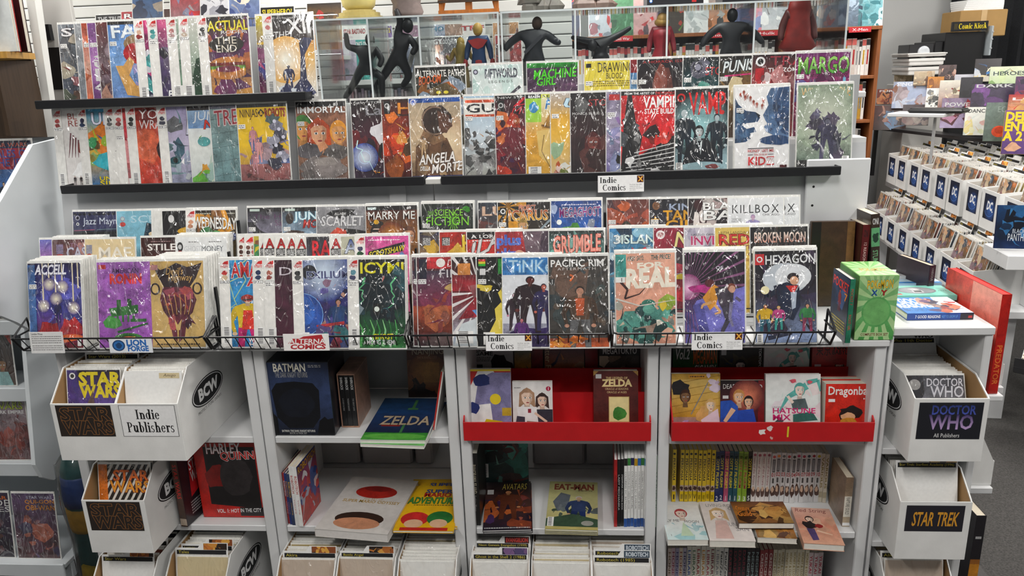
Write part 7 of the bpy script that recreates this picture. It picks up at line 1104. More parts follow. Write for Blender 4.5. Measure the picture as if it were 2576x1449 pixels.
# stepped display of graphic novels above the table
def gn(px0, px1, pyt, pyb, off, c, art, label, yaw=-22, t=.018, scol=None):
    m = (px0+px1)/2; Y = 3.15 - (m-2400)/270 + off; a, b, c2 = atY(px0, pyb, Y), atY(px1, pyb, Y), atY(m, pyt, Y)
    w = (b.x-a.x)/math.cos(R(yaw)); h = max(.1, c2.z-a.z); o = book(w*.98, h, t, c, label, ((a.x+b.x)/2, Y, (a.z+b.z)/2), (R(-10), 0, R(yaw)), art, None, 'e0d8c8', 'graphic_novel', 'book', 'graphic novels on the right display', scol); return o
def gen(c1, c2, pal, title='', tc='fff', ty=.8): return lambda a: (a.bg(c1, c2), a.busy(pal, 18, 0, .05, 1, .8), a.txt(title, .08, ty, .92, ty+.13, tc) if title else None)
GN = [(2207, 2256, 223, 262, .25, '6a3024', gen('6a2c20', '8a4030', 'a85838 4a2420 c88858', 'FURY', 'ddd'), 'rust red'), (2248, 2335, 203, 272, .2, '98a8c0', gen('a8b4d0', 'b8c4dc', 'c8d0e0 8a5838 98a0b8 a86a48 d0d8e8', 'SINGULAR', 'e8ecf4', .84), 'pale blue landscape'), (2331, 2366, 192, 255, .3, 'c87830', gen('4a3a58', 'c88838', 'd89838 4a3048 8a5830'), 'orange and plum'), (2329, 2362, 221, 272, .05, 'e8e8e4', gen('e4e4e0', 'e8e8e6', '555 888 b8b0a0 3a3a38'), 'white with grey figures'), (2361, 2422, 200, 288, .12, 'd8d0c0', gen('8a3a2c', 'd8d4c8', 'b84838 e8e0c8 58402c 8a3028 d8d0b0'), 'cream and red'), (2416, 2463, 193, 250, .15, '2c2a30', gen('26242a', '2c2a32', '34303a 201e24'), 'plain charcoal'), (2453, 2509, 146, 205, .4, '2a2226', gen('221c20', '2a2226', 'd8c8a0 3878b8 1c1820 e8e0d0'), 'black with a blue stripe'), (2491, 2572, 165, 240, .3, 'a8c878', gen('a8c890', 'd8dcc0', 'd8e0c8 88a868 b84838 c8d8a8 4a6a58', 'HEROES', '344', .7), 'pale green'), (2448, 2540, 209, 270, .12, '3a3040', gen('2a2430', '3a3240', '4a3c58 282430 8a58a0 383040', 'DARK', 'ccc', .85), 'dark violet'), (2369, 2446, 245, 322, 0, '6a3848', gen('a89ab8', '8a7890', '7a2430 a03038 3a1c24 b8a8c8', 'POWER', 'ccc', .72), 'lilac framed crimson'), (2428, 2497, 268, 340, -.02, 'e4e4dc', gen('e0e0d8', 'e8e8e0', 'e0d890 c8d8d0 d8b0a8 e8e8e0', 'DANCING', '444', .8), 'white with pastel shapes'), (2479, 2560, 256, 355, -.05, '687870', lambda a: (a.bg('5c6c64', '76867e'), a.ell(.4, .25, .2, .15, 'd85028', 18), a.ell(.4, .28, .12, .09, 'b84020', 14), a.txt('ECHO', .3, .75, .8, .9, '98a8a0', 0)), 'grey-green with an orange disc'), (2524, 2600, 276, 388, -.08, 'e8c818', lambda a: (a.bg('5a3a78', '7a4a90'), a.txt('DEM\nENTI\nA 21', .02, .3, .7, .97, 'f0d818', .045), a.rect(.75, 0, 1, 1, 'c83028'), a.blob(.3, .15, .2, .1, 'd8a888')), 'purple with huge yellow letters'), (2540, 2610, 236, 285, .1, 'c83838', gen('d8b888', 'b02830', 'e0c898 c83840 d8a868', 'LO', 'fff', .7), 'red and cream'), (2191, 2272, 264, 327, .05, '4a2c28', gen('3a2420', '5a3430', '8a4038 c8a890 2c1c1c 6a88a8', '', 'fff'), 'brown crowded'), (2362, 2400, 168, 200, .45, '5a4040', gen('3a2c2c', '5a4848', 'a87868 c8b0a0 2a2020'), 'small tan framed'), (2271, 2330, 262, 315, .0, '3a3438', gen('2c2830', '4a3c40', '6a4a48 8a8078 282430'), 'dark grey'), (2300, 2345, 178, 215, .3, 'c8b8a0', gen('8a7860', 'c8b8a0', 'd8c8a8 6a5040 a88868'), 'sand coloured'), (2400, 2440, 186, 240, .3, 'b8b8c0', gen('a0a0a8', 'c0c0c8', '686870 d8d8dc 885058'), 'silver grey'), (2555, 2620, 190, 260, .25, '4a2858', gen('3a2048', '5a3060', '8a3878 c83858 281838'), 'deep purple'), (2250, 2290, 195, 215, .5, 'b8a888', gen('a89878', 'c8b898', 'd8c8a8 8a7858'), 'half-hidden tan')]
for i, (a0, a1, b0, b1, off, c, art, d) in enumerate(GN): gn(a0, a1, b0, b1, off, c, art, '%s graphic novel on the stepped display, right background' % d)
t = thing('stepped_stand', 'dark stepped stand holding the graphic novels in the right background', 'stand', (0, 0, 0))
for off, z, w in ((-.03, 1.15, .14), (.14, 1.27, .14), (.32, 1.40, .2)):
    P = [(px, 3.15-(px-2400)/270+off) for px in (2370 if off != .14 else 2195, 2600)]; a, b = [atY(px, 300, Y) for px, Y in P]
    q = MB(); d = Vector((b.x-a.x, b.y-a.y, 0)).normalized(); nrm = Vector((-d.y, d.x, 0))*(1 if -d.y < 0 or d.x > 0 else -1)
    vs = [Vector((a.x, a.y, z)), Vector((b.x, b.y, z)), Vector((b.x, b.y, z))+nrm*w, Vector((a.x, a.y, z))+nrm*w]; q.add([v-Vector((0, 0, .02)) for v in vs]+vs, ((3, 2, 1, 0), (4, 5, 6, 7), (0, 1, 5, 4), (1, 2, 6, 5), (2, 3, 7, 6), (3, 0, 4, 7)), '2a2a2c'); obj('step_board', q, 'black_metal', t)
    for v in (vs[0]+d*.1, vs[1]-d*.1): obj('post', MB().box(v.x-.012, v.y+.05, .9, v.x+.012, v.y+.075, z-.02, '1c1c1e'), 'black_metal', t)
a = atY(2232, 285, 2.7); b = atY(2372, 300, 2.5)
t = thing('white_shelf', 'white bracket shelf jutting left from the graphic novel display', 'shelf', (a.x, a.y, a.z)); L = (b-a).length
obj('board', MB().bbox(0, 0, -.02, L, .2, 0, WH, .003), 'white_paint', t, (0, 0, 0), (0, 0, math.atan2(b.y-a.y, b.x-a.x))); obj('post', MB().box(L*.72, .12, -.30, L*.72+.014, .134, -.02, 'aaa'), 'black_metal', t, rot=(0, 0, math.atan2(b.y-a.y, b.x-a.x)))
o = obj('folded_tray', MB().bbox(0, 0, 0, .3, .13, .022, '1a1a1c', .008), 'plastic', None, (a.x+.1, a.y-.03, a.z+.001), (0, 0, math.atan2(b.y-a.y, b.x-a.x))); tag(o, 'flat black plastic tray on the white bracket shelf', 'tray'); obj('rim', MB().bbox(.01, .01, .022, .29, .12, .026, '26262a', .002), 'plastic', o)
# kiosk corner
def kb(px0, px1, pyt, pyb, Y): a, b = atY(px0, pyb, Y), atY(px1, pyt, Y); return a.x, a.z, b.x, b.z
x0, z0, x1, z1 = kb(2362, 2480, 78, 235, 4.0)
t = thing('kiosk', 'black kiosk cabinet with yellow lettered header in the far corner', 'kiosk', (0, 4.0, 0)); obj('cabinet', MB().bbox(x0, 0, .0, x1, .4, z1, '141416', .004), 'plastic', t); obj('side_wing', MB().bbox(x0-.06, .02, .9, x0, .38, z1-.06, '1a1a1c', .004), 'plastic', t)
s0, sz0, s1, sz1 = kb(2393, 2486, 52, 80, 3.98); m = MB().bbox(s0, -.03, sz0, s1, -.005, sz1, '121214', .002); h_ = obj('header_sign', m, 'plastic', t); a = Art((sz1-sz0)/(s1-s0)); a.rect(0, 0, 1, 1, '141416'); a.rect(.03, .2, .13, .85, '38300c'); a.txt('Comic Kiosk', .16, .2, .97, .85, 'e8d020', 's'); put(a, s1-s0-.01, sz1-sz0-.01, h_, ((s0+s1)/2, -.031, sz0+.005), name='sign_print', material='paper')
for px0, px1, pyt, pyb, Y, l, c in ((2284, 2350, 110, 152, 3.95, 'small silver and black loudspeaker on white boxes', '2a2a2c'), (2487, 2502, 64, 140, 3.95, 'slim silver loudspeaker right of the black kiosk', 'a8b0b4')):
    x0, z0, x1, z1 = kb(px0, px1, pyt, pyb, Y); t = thing('loudspeaker', l, 'loudspeaker', ((x0+x1)/2, Y, z0)); ww, hh = x1-x0, z1-z0; obj('cabinet', MB().bbox(-ww/2, 0, 0, ww/2, .2, hh, c, .004), 'plastic', t)
    for zz in ((.5,) if ww > .1 else (.25, .55, .8)): r = min(ww*.38, hh*.4); obj('cone', MB().lathe([(r, 0), (r*.9, .01), (r*.4, .004), (.001, .006)], 'c0c4c8', 16), 'plastic', t, (ww*.1 if ww > .1 else 0, -.001, hh*zz), (R(90), 0, 0), True)
for i, (px0, px1, pyt, pyb, l) in enumerate(((2284, 2382, 152, 166, 'top'), (2286, 2376, 166, 188, 'middle'), (2284, 2372, 188, 212, 'bottom'))):
    x0, z0, x1, z1 = kb(px0, px1, pyt-22, pyb-22, 3.9); o = obj('storage_box', MB().bbox(0, 0, 0, x1-x0, .3, z1-z0-.002, 'd8d6d2', .006), 'cardboard', None, (x0, 3.9, z0)); tag(o, 'white lidded box, %s of the stack beside the black kiosk' % l, 'box', 'white boxes by the kiosk'); obj('lid', MB().box(-.004, -.004, (z1-z0)*.6, x1-x0+.004, .304, z1-z0-.004, 'dedcd8'), 'cardboard', o)
x0, z0, x1, z1 = kb(2284, 2372, 190, 230, 3.9); o = obj('side_counter', MB().bbox(x0-.02, 3.88, .0, x1+.05, 4.25, z0+.045, 'c8c6c2', .004), 'white_paint'); tag(o, 'pale counter under the stacked boxes beside the kiosk', 'counter')
x0, z0, x1, z1 = kb(2370, 2492, 28, 100, 4.35); o = obj('carton', MB().bbox(x0, 4.1, 1.9, x1, 4.4, z1, 'a8844e', .005), 'cardboard'); tag(o, 'brown cardboard carton above the kiosk', 'box')
obj('tape', MB().box((x0+x1)/2-.02, 4.098, 1.92, (x0+x1)/2+.02, 4.0995, z1, 'c8a878'), 'cardboard', o)
for k in range(5): q = obj('paper_pad', MB().box(-.14+.004*k, 0, 0, .14+.006*k, .2, .014, 'e8e8e6'), 'paper', None, ((x0+x1)/2, 4.12+.004*k, z1+.001+.0145*k), (0, 0, .04*k)); tag(q, 'white paper stack layer, %s from bottom on the carton' % ORD[k], 'paper', 'papers on the carton')
o = obj('dark_curtain', MB().prism([(3.02+.03*math.sin(k*.9)+.05*k, 4.45+.03*math.cos(k*1.7)) for k in range(14)] + [(3.7, 4.52), (3.0, 4.52)], 0.2, 2.6, '16181c', 'z'), 'carpet'); tag(o, 'dark hanging curtain in the far right corner', 'curtain')
# low aisle rack at the right edge
def f(a): a.bg('8a6a30', 'e0dcd0', 'b09048'); a.busy('c8a030 5a4838 a83838 e8e0d0 2c2a30', 22); a.txt('BIG\nGIRLS', .3, .2, .75, .45, 'e8e0e0', 0)
t = thing('low_rack', 'low dark rack along the right aisle floor', 'rack', (1.99, 1.28, .29), (0, 0, R(-40))); obj('shelf', MB().bbox(0, 0, .1, .8, .3, .13, '2a2a2c'), 'black_metal', t); obj('back', MB().bbox(0, .28, .13, .8, .3, .5, '2a2a2c'), 'black_metal', t); obj('lip', MB().box(0, 0, .13, .8, .01, .17, '2a2a2c'), 'black_metal', t); obj('leg', MB().box(.05, .24, -.29, .08, .27, .1, '222'), 'black_metal', t); obj('leg', MB().box(.72, .03, -.29, .77, .27, .1, '222'), 'black_metal', t)
MR = Matrix.Translation((1.99, 1.28, .29)) @ Matrix.Rotation(R(-40), 4, 'Z')
for k, (art, d) in enumerate(((f, 'cream and mustard crowded'), (gen('3a3a40', '586068', '282a30 7a7a80 a05838', 'WAR', 'ddd'), 'slate grey'), (gen('6a2c28', '8a4a38', 'c87848 3a1c1c'), 'rust coloured'), (gen('283858', '3a5080', '6a88b0 1c2438'), 'navy'))):
    p = MR @ Vector((.01+.19*k, .06, .131)); a = Art(1.53, k); art(a); o = comic(0, 0, 0, R(35), a, d + ' comic on the low rack by the right aisle', 'comics on the low aisle rack', 0); o.location = p + (MR.to_3x3() @ Vector((.09, 0, 0))); o.rotation_euler = (R(-35), 0, R(-40))
def fs(a): a.bg('d88a28', '1c1620'); a.rect(0, .55, 1, 1, '1c1820'); a.rect(0, 0, 1, .5, 'c88828'); a.small(.2, .75, .8, .8, 'ccc', 1)
o = spine(.03, .35, .25, 'tall dark and orange hardback standing on the floor at right', (1.245, .08, .061), fs, '1c1820', name='hardback_book'); o2 = obj('floor_step', MB().bbox(1.19, .06, 0, 1.42, .46, .06, '3a3634', .004), 'wood'); tag(o2, 'low dark plinth on the carpet under the tall hardback', 'plinth')
# ================================================================== left side: white comic rack seen past the bookcases
PG = 'd8dee2'
t = thing('side_rack', 'white comic rack with curved side panel at the left edge', 'rack')
def curve(c, r, a0, a1, n=6): return [(c[0]+r*math.cos(R(a0+(a1-a0)*k/n)), c[1]+r*math.sin(R(a0+(a1-a0)*k/n))) for k in range(n+1)]
obj('upper_side_panel', MB().prism([(.50, 1.62), (.34, 1.61), (.15, 1.46), (-.08, 1.30), (-.12, 1.16), (-.02, 1.13)] + [(.04, 1.112), (.10, 1.07), (.153, 1.025), (.24, 1.012), (.50, 1.012)], -1.792, -1.775, PG, 'x'), 'white_paint', t)
obj('lower_side_panel', MB().prism([(.26, 1.0), (.48, 1.0), (.48, .55)] + curve((.27, .52), .07, 0, -90)[0:1] + [(.30, .42), (.24, .42), (.19, .46), (.17, .52)], -1.90, -1.885, PG, 'x'), 'white_paint', t)
for z, y0, y1 in ((1.34, .36, .48), (.40, .36, .48), (.06, .22, .48), (.70, .38, .50), (.955, .4, .5)): obj('shelf_board', MB().bbox(-2.6, y0, z, -1.902 if z < 1.3 else -1.795, y1+.06, z+.02, PG, .003), 'white_paint', t); obj('front_lip', MB().bbox(-2.6, y0-.012, z-.03, -1.902 if z < 1.3 else -1.795, y0, z+.025, PG, .003), 'white_paint', t)
obj('back_panel', MB().box(-2.6, .56, 0, -1.79, .575, 1.62, '9aa0a4'), 'white_paint', t); obj('far_side_panel', MB().bbox(-2.62, .2, 0, -2.60, .57, 1.6, PG), 'white_paint', t); obj('plinth', MB().box(-2.6, .25, 0, -1.902, .27, .06, PG), 'white_paint', t)
def sw(c1, c2, pal, ty, tc='e8d838', sub=''): return lambda a: (a.bg(c1, c2), a.busy(pal, 20, 0, .05, 1, .75), a.rect(0, 0, .14, 1, mixc(c1, '000', .3)), emb(a, .07, .94, .05, 'ddd', '333'), a.txt('STAR', .28, ty+.09, .9, ty+.18, tc, out='222'), a.txt('WARS', .25, ty, .93, ty+.09, tc, out='222'), a.txt(sub, .2, ty-.07, .95, ty-.02, 'eee') if sub else None)
def lc(px, py, Y, z, lean, art, desc, w=1): a = Art(1.53, hash_(desc)); art(a); return comic(atY(px, py, Y+.03).x, Y, z, R(lean), a, desc + ' comic on the white rack at the left edge', 'comics on the left rack', 0, cname='bagged_comic')
lc(-28, 420, .40, 1.361, 8, lambda a: (a.bg('3868b0', '2c2c40', '4878b8'), a.rect(0, .62, 1, .9, 'a83048'), a.txt('STAR WARS', .08, .92, .9, .97, 'c86858'), a.txt('TALES OF', .08, .78, .95, .88, '4858a8'), a.txt('THE JEDI', .08, .66, .95, .76, '4858a8'), a.line([(.55, .55), (.55, .1)], .04, 'c8f0f8'), a.man(.3, .05, .4, '28344c', 'c8a890', '221'), a.man(.78, .05, .45, '28344c', 'd8b8a0', '221')), 'red and blue highest-shelf'); lc(-110, 905, .425, .976, 6, sw('2a3038', '3c4048', '58606a 20242a', .78, 'aab'), 'charcoal top-shelf'); lc(-72, 905, .422, .976, 6, sw('2a2c34', '44484e', '6a6a70 2a2a30', .78, 'ccc'), 'slate grey top-shelf')
lc(18, 905, .418, .976, 6, sw('3a2c20', '24201c', 'c88838 8a5828 3a3028', .74, '8a9a48'), 'dark amber top-shelf')
lc(-125, 1045, .405, .7205, 8, sw('3a3438', '8a2c24', '584038 786858', .76, 'e8e8e8'), 'maroon second-shelf'); lc(-30, 1045, .398, .7205, 8, lambda a: (a.bg('4a3a32', '383a40'), a.rect(0, .9, 1, 1, '8aa8b0'), a.poly([(.7, .9), (1, .9), (1, .6)], 'c83828'), a.head(.42, .62, .2, 'b08868', '5a4030'), a.blob(.5, .2, .4, .2, '58483c'), a.head(.72, .3, .12, '8a6848', '3a2c24'), a.poly([(.5, 0), (.6, .2), (.85, .2), (.95, 0)], '8ab0b0'), a.txt('NATION: HOTH', .02, .92, .98, .97, '223'), a.txt('STAR', .2, .82, .75, .89, 'e8e8e8'), a.txt('WARS', .2, .75, .78, .82, 'e8e8e8')), 'brown two-figured second-shelf')
lc(-108, 1270, .385, .4205, 8, sw('5a4a44', '3a3430', '6a5048 8a6a58', .78, 'ccc'), 'brown third-shelf'); lc(20, 1270, .38, .4205, 8, sw('6a3c38', '9a9098', '8a4038 a06058 584048', .78, 'a8b828', 'DARK EMPIRE'), 'grey-red third-shelf')
lc(-50, 1400, .25, .0805, 8, lambda a: (a.bg('2c2430', '3a2c48'), a.busy('4a3858 6a4838 2a2030', 14, 0, 0, 1, .6), a.txt('STAR', .5, .90, .95, .95, 'd87838'), a.txt('VADER\nQUEST', .25, .68, 1.2, .9, 'd8d8d8', 0)), 'dark violet lowest-shelf'); lc(62, 1400, .246, .0805, 8, lambda a: (a.bg('5a3c3c', '5a4868'), a.busy('8a5048 48405a a86858 6a5878', 18, 0, 0, 1, .65), a.txt('STAR WARS', .35, .92, .95, .96, 'aab'), a.txt('QUI-GON\nOBI-WAN', .3, .74, 1, .91, 'c88838')), 'mauve lowest-shelf')
# wrapped bundle hanging between the rack and the left bookcase
t = thing('wrapped_bundle', 'blue, green and yellow roll wrapped in clear plastic below the left boxes', 'bundle', (-1.672, .10, .03), (0, 0, 0))
obj('roll', MB().lathe([(.045, 0), (.055, .02), (.058, .2), (.05, .3), (.06, .36), (.066, .42), (.06, .52), (.045, .57), (.01, .585)], '1c4848', 14), 'figure_paint', t, smooth=True)
obj('yellow_band', MB().lathe([(.0605, .30), (.065, .32), (.0675, .38), (.064, .39)], 'b88a28', 14), 'figure_paint', t, smooth=True); obj('blue_band', MB().lathe([(.067, .40), (.069, .43), (.0635, .50), (.060, .51)], '28407a', 14), 'figure_paint', t, smooth=True); obj('yellow_patch', MB().prism([(-.03, .06), (.02, .05), (.03, .17), (-.02, .18)], -.0655, -.055, 'b89a2c'), 'figure_paint', t)
obj('clear_wrap', MB().lathe([(.068, 0), (.074, .1), (.07, .25), (.078, .40), (.072, .55), (.03, .60)], 'fff', 12), 'acrylic', t, smooth=True)
# brown-backed wooden shelf unit at the upper left
t = thing('wood_shelf', 'wooden wall shelf with dark brown back at the upper left', 'shelf')
obj('brown_panel', MB().prism([(.36, 1.88), (.535, 1.88), (.535, 1.62), (.36, 1.64)], -1.875, -1.86, '4a3828', 'x').box(-2.5, .535, 1.62, -1.86, .55, 2.4, '4a3828'), 'wood', t)
[obj('shelf_board', MB().prism([(-2.5, .3), (-1.772, .3), (-1.842, .535), (-2.5, .535)], z, z+.02, 'c89848', 'z'), 'wood', t) for z in (1.885, 2.10)]
obj('edge_strip', MB().prism([(.54, 1.62), (.565, 1.62), (.62, 2.2), (.58, 2.2)], -1.86, -1.83, 'e4e4e0', 'x'), 'white_paint', t)
p = atX(22, 148, -1.88); o = book(.15, .19, .012, 'e4e8e8', 'white book with a red edge standing on the upper left wooden shelf', (atY(46, 140, .335).x-.075, .335, 1.9055), (R(-2), 0, R(0)), lambda a: (a.bg('dfe5e5', 'e8ecec'), a.rect(0, .1, .3, .3, '2a3050')))
o = book(.15, .19, .012, 'b82028', 'red book standing behind the white one on the wooden shelf', (atY(50, 140, .37).x-.075, .37, 1.9055), (R(-2), 0, 0), lambda a: a.bg('b02028', 'c02830'))
o = book(.15, .185, .02, '3a1c20', 'dark maroon book standing furthest right on the wooden shelf', (atY(72, 140, .41).x-.075, .41, 1.9055), (R(-2), 0, 0), lambda a: a.bg('2c1618', '3a1c20'))
t = thing('frame_board', 'grey board with black panels behind the topmost comics at left', 'board', (-1.885, .72, 0)); obj('board', MB().bbox(-.075, 0, 1.70, .085, .02, 2.12, 'c0beba', .003), 'white_paint', t)
obj('dark_panel', MB().box(-.045, -.002, 1.78, .025, 0, 1.93, '141416'), 'plastic', t); obj('dark_panel', MB().box(-.07, -.02, 1.955, .0, 0, 2.01, '141418'), 'plastic', t); obj('base_block', MB().box(-.03, -.05, 1.69, .06, .02, 1.735, '141418'), 'plastic', t)
obj('stand_post', MB().box(-.03, .02, 0, .03, .05, 1.75, '888'), 'white_paint', t)
# ================================================================== display cabinet with clear cases and figurines behind the boards
t = thing('display_cabinet', 'pale cabinet behind the boards carrying the clear cases', 'cabinet', (0, .56, 0)); ZC = 1.685
obj('body', MB().bbox(-.93, 0.01, 1.0345, .95, .46, ZC-.02, 'd0d0ce', .003), 'white_paint', t); obj('top_board', MB().bbox(-.95, 0, ZC-.02, .97, .48, ZC, 'dcdcda', .003), 'white_paint', t)
def case(x0, x1, y0, y1, z1, label, split=()):
    t = thing('clear_case', label, 'display case', (0, 0, ZC)); h = z1-ZC; T = .005; q = MB
    obj('front_pane', q().box(x0, y0, .001, x1, y0+T, h), 'acrylic', t); obj('back_pane', q().box(x0, y1-T, .001, x1, y1, h), 'acrylic', t); obj('top_pane', q().box(x0, y0+T, h-T, x1, y1-T, h), 'acrylic', t)
    for x in (x0, x1-T) + tuple(split): obj('side_pane', q().box(x, y0+T, .001, x+T, y1-T, h-T), 'acrylic', t)
    for x in (x0, x1-.004) + tuple(split): obj('edge_strip', q().box(x-.001, y0-.001, .001, x+.005, y0+.001, h, 'c8d0d2'), 'acrylic_edge', t)
    obj('edge_strip', q().box(x0, y0-.0015, h-.006, x1, y0-.0005, h, 'c8d0d2'), 'acrylic_edge', t)
case(-.885, -.240, .66, .98, 1.985, 'left clear acrylic case with small dark figurines inside', (-.70, -.52))
case(-.232, .925, .66, .98, 1.985, 'long clear acrylic case with larger figurines at right', (.02, .33, .62))
def solid(name, c, rough=.5):
    if name in MATS: return
    m = bpy.data.materials.new(name); m.use_nodes = True; n = m.node_tree.nodes; b = n['Principled BSDF']; b.inputs['Roughness'].default_value = rough
    nz = n.new('ShaderNodeTexNoise'); nz.inputs['Scale'].default_value = 60; cr = n.new('ShaderNodeValToRGB'); a = hx(c); cr.color_ramp.elements[0].color = (*(k*.7 for k in a), 1); cr.color_ramp.elements[1].color = (*(min(1, k*1.25) for k in a), 1)
    m.node_tree.links.new(nz.outputs['Fac'], cr.inputs[0]); m.node_tree.links.new(cr.outputs[0], b.inputs['Base Color']); MATS[name] = m
def skin(name, pts, edges, rad, matn, parent, root=0):           # body grown from a skeleton: one continuous surface
    me = bpy.data.meshes.new(name); me.from_pydata(pts, edges, []); o = bpy.data.objects.new(name, me); COL.objects.link(o); o.parent = parent
    s = o.modifiers.new('skin', 'SKIN'); s.use_smooth_shade = True
    for i, v in enumerate(me.skin_vertices[0].data): r = rad[i]; v.radius = (r, r); v.use_root = i == root
    u = o.modifiers.new('sub', 'SUBSURF'); u.levels = 1; u.render_levels = 2; me.materials.append(MATS[matn]); return o
J = 'pel che nec shl ell hal shr elr har hil knl fol hir knr for'.split()
E_ = [(0, 1), (1, 2), (1, 3), (3, 4), (4, 5), (1, 6), (6, 7), (7, 8), (0, 9), (9, 10), (10, 11), (0, 12), (12, 13), (13, 14)]
RB = [.085, .105, .04, .055, .045, .032, .055, .045, .032, .07, .055, .036, .07, .055, .036]
BASE = dict(pel=(0, 0, .52), che=(0, 0, .72), nec=(0, 0, .83), shl=(-.12, 0, .79), ell=(-.17, .01, .64), hal=(-.19, -.03, .50), shr=(.12, 0, .79), elr=(.17, .01, .64), har=(.19, -.03, .50), hil=(-.065, 0, .49), knl=(-.08, -.01, .28), fol=(-.09, 0, .03), hir=(.065, 0, .49), knr=(.08, -.01, .28), head=(0, -.01, .92))
def figurine(px, py, Y, h, body, head, label, pose={}, wide=1, extra=None, base='2c2a28', z=ZC):
    p = atY(px, py, Y); P = dict(BASE); P['for'] = (.09, 0, .03); P.update(pose); t = thing('figurine', label, 'figurine', (p.x, Y, z+.001)); solid('fig_'+body, body); solid('fig_'+head, head)
    zb = .015/h
    skin('body', [tuple(c*h*(wide if k == 0 else 1) for k, c in enumerate((q[0], q[1], q[2]+zb))) for q in (P[j] for j in J)], E_, [r*h*(wide*.5+.5) for r in RB], 'fig_'+body, t)
    hp = P['head']; m = MB().ell(hp[0]*h*wide, hp[1]*h, (hp[2]+zb)*h, .07*h, .075*h, .088*h, head, 12, 8); obj('head', m, 'figure_paint', t, smooth=True)
    obj('base', MB().lathe([(.16*h, 0), (.17*h, .006), (.16*h, .018), (.001, .019)], base, 18), 'figure_paint', t)
    if extra: extra(t, h, P)
    return t
def x_cape(c):
    return lambda t, h, P: obj('cape', MB().prism([(-.06*h, .82*h), (.06*h, .82*h), (.17*h, .3*h), (.1*h, .1*h), (-.12*h, .12*h), (-.18*h, .35*h)], -.075*h, -.06*h, c), 'figure_paint', t)
def x_hair(c, w, lo, top=1.0):
    def f(t, h, P): obj('hair', MB().loft([[(k*h*w*math.cos(a*.628), -.03*h+h*.075*math.sin(a*.628), z*h) for a in range(10)] for k, z in ((.2, top), (.55, top-.05), (.62, .88), (.58, .78), (.7, (lo+.78)/2), (1, lo+.06), (.6, lo))], c), 'figure_paint', t, smooth=True)
    return f
def x_trim(c, c2):
    def f(t, h, P):
        obj('shoulder_trim', MB().prism([(-.14*h, .83*h), (0, .86*h), (.14*h, .83*h), (.07*h, .74*h), (0, .71*h), (-.07*h, .74*h)], -.085*h, -.06*h, c), 'figure_paint', t); obj('waist_sash', MB().lathe([(.075*h, .50*h), (.085*h, .52*h), (.082*h, .56*h), (.07*h, .57*h)], c, 12), 'figure_paint', t)
        obj('hair', MB().ell(0, -.015*h, .95*h, .062*h, .065*h, .062*h, c2, 12, 8), 'figure_paint', t, smooth=True)
        for s in (-1, 1): obj('glove', MB().ell(P['hal'][0]*s*-h*1.0, P['hal'][1]*h, P['hal'][2]*h+.03*h, .034*h, .034*h, .06*h, c, 8, 6), 'figure_paint', t, smooth=True)
    return f
K = '1c1c20'
figurine(925, 255, .76, .26, K, '1a1a1e', 'black lunging figurine with raised fist in the left case', dict(pel=(0, 0, .44), che=(.05, -.02, .63), nec=(.08, -.04, .74), head=(.11, -.06, .82), shl=(-.07, 0, .70), ell=(-.20, .0, .74), hal=(-.20, -.03, .93), shr=(.17, 0, .68), elr=(.24, -.03, .55), har=(.2, -.08, .45), hil=(-.06, 0, .42), knl=(-.17, .05, .24), fol=(-.33, .08, .03), hir=(.07, 0, .42), knr=(.22, -.06, .32), **{'for': (.2, 0, .03)}), 1.1)
figurine(1012, 250, .78, .30, K, '17171b', 'black leaping figurine with one arm raised in the left case', dict(pel=(-.02, 0, .50), che=(.06, 0, .68), nec=(.10, 0, .78), head=(.13, 0, .86), shl=(.0, 0, .76), ell=(.05, 0, .9), hal=(0, 0, 1.06), shr=(.15, 0, .72), elr=(.22, 0, .60), har=(.16, -.04, .52), hil=(-.07, 0, .47), knl=(-.2, 0, .30), fol=(-.36, 0, .10), hir=(.03, 0, .46), knr=(.1, .06, .27), **{'for': (-.02, .1, .14)}))
figurine(1062, 210, .84, .22, 'c8c6c4', 'e0dedc', 'small white caped figurine behind the brown monster comic', {}, 1, x_cape('d8d6d4'))
figurine(1164, 210, .80, .21, '8a7030', 'a08438', 'small gold many-armed figurine beside the blue-suited one', dict(hal=(-.26, 0, .72), ell=(-.2, 0, .62), har=(.26, 0, .72), elr=(.2, 0, .62)), 1, x_hair('8a7434', .14, .55))
figurine(1208, 210, .76, .255, '24406a', 'c8a050', 'blue and red suited figurine with short yellow hair', {}, .95, x_trim('a82828', 'd0a848'))
figurine(1345, 215, .80, .27, '24262c', '4a3426', 'dark suited brown-haired figurine seen from behind', dict(ell=(-.24, 0, .68), hal=(-.30, -.03, .58), elr=(.22, 0, .68), har=(.26, -.08, .66), head=(.04, 0, .92)), 1.35, lambda t, h, P: obj('strap', MB().prism([(-.13*h, .62*h), (.1*h, .83*h), (.13*h, .80*h), (-.11*h, .58*h)], -.11*h, -.09*h, '3a3a40'), 'figure_paint', t))
figurine(1512, 210, .80, .235, K, K, 'black bent figurine with outstretched arms in the long case', dict(pel=(0, .04, .56), che=(-.02, 0, .72), nec=(-.06, -.05, .74), head=(-.12, -.1, .70), shl=(-.12, 0, .76), ell=(-.28, .02, .80), hal=(-.42, .03, .84), shr=(.12, 0, .78), elr=(.28, .02, .86), har=(.42, .02, .95)), 1.1)
figurine(1662, 205, .79, .265, '8a2430', 'd0a058', 'red-cloaked figurine with short blond hair in the long case', {}, .9, lambda t, h, P: (obj('cloak', MB().lathe([(.16*h, .35*h), (.13*h, .5*h), (.09*h, .62*h), (.13*h, .76*h), (.12*h, .84*h), (.05*h, .86*h)], 'a02430', 14), 'figure_paint', t, smooth=True), obj('hair', MB().ell(0, -.01*h, .94*h, .10*h, .08*h, .06*h, 'c89c50', 12, 7), 'figure_paint', t, smooth=True)))
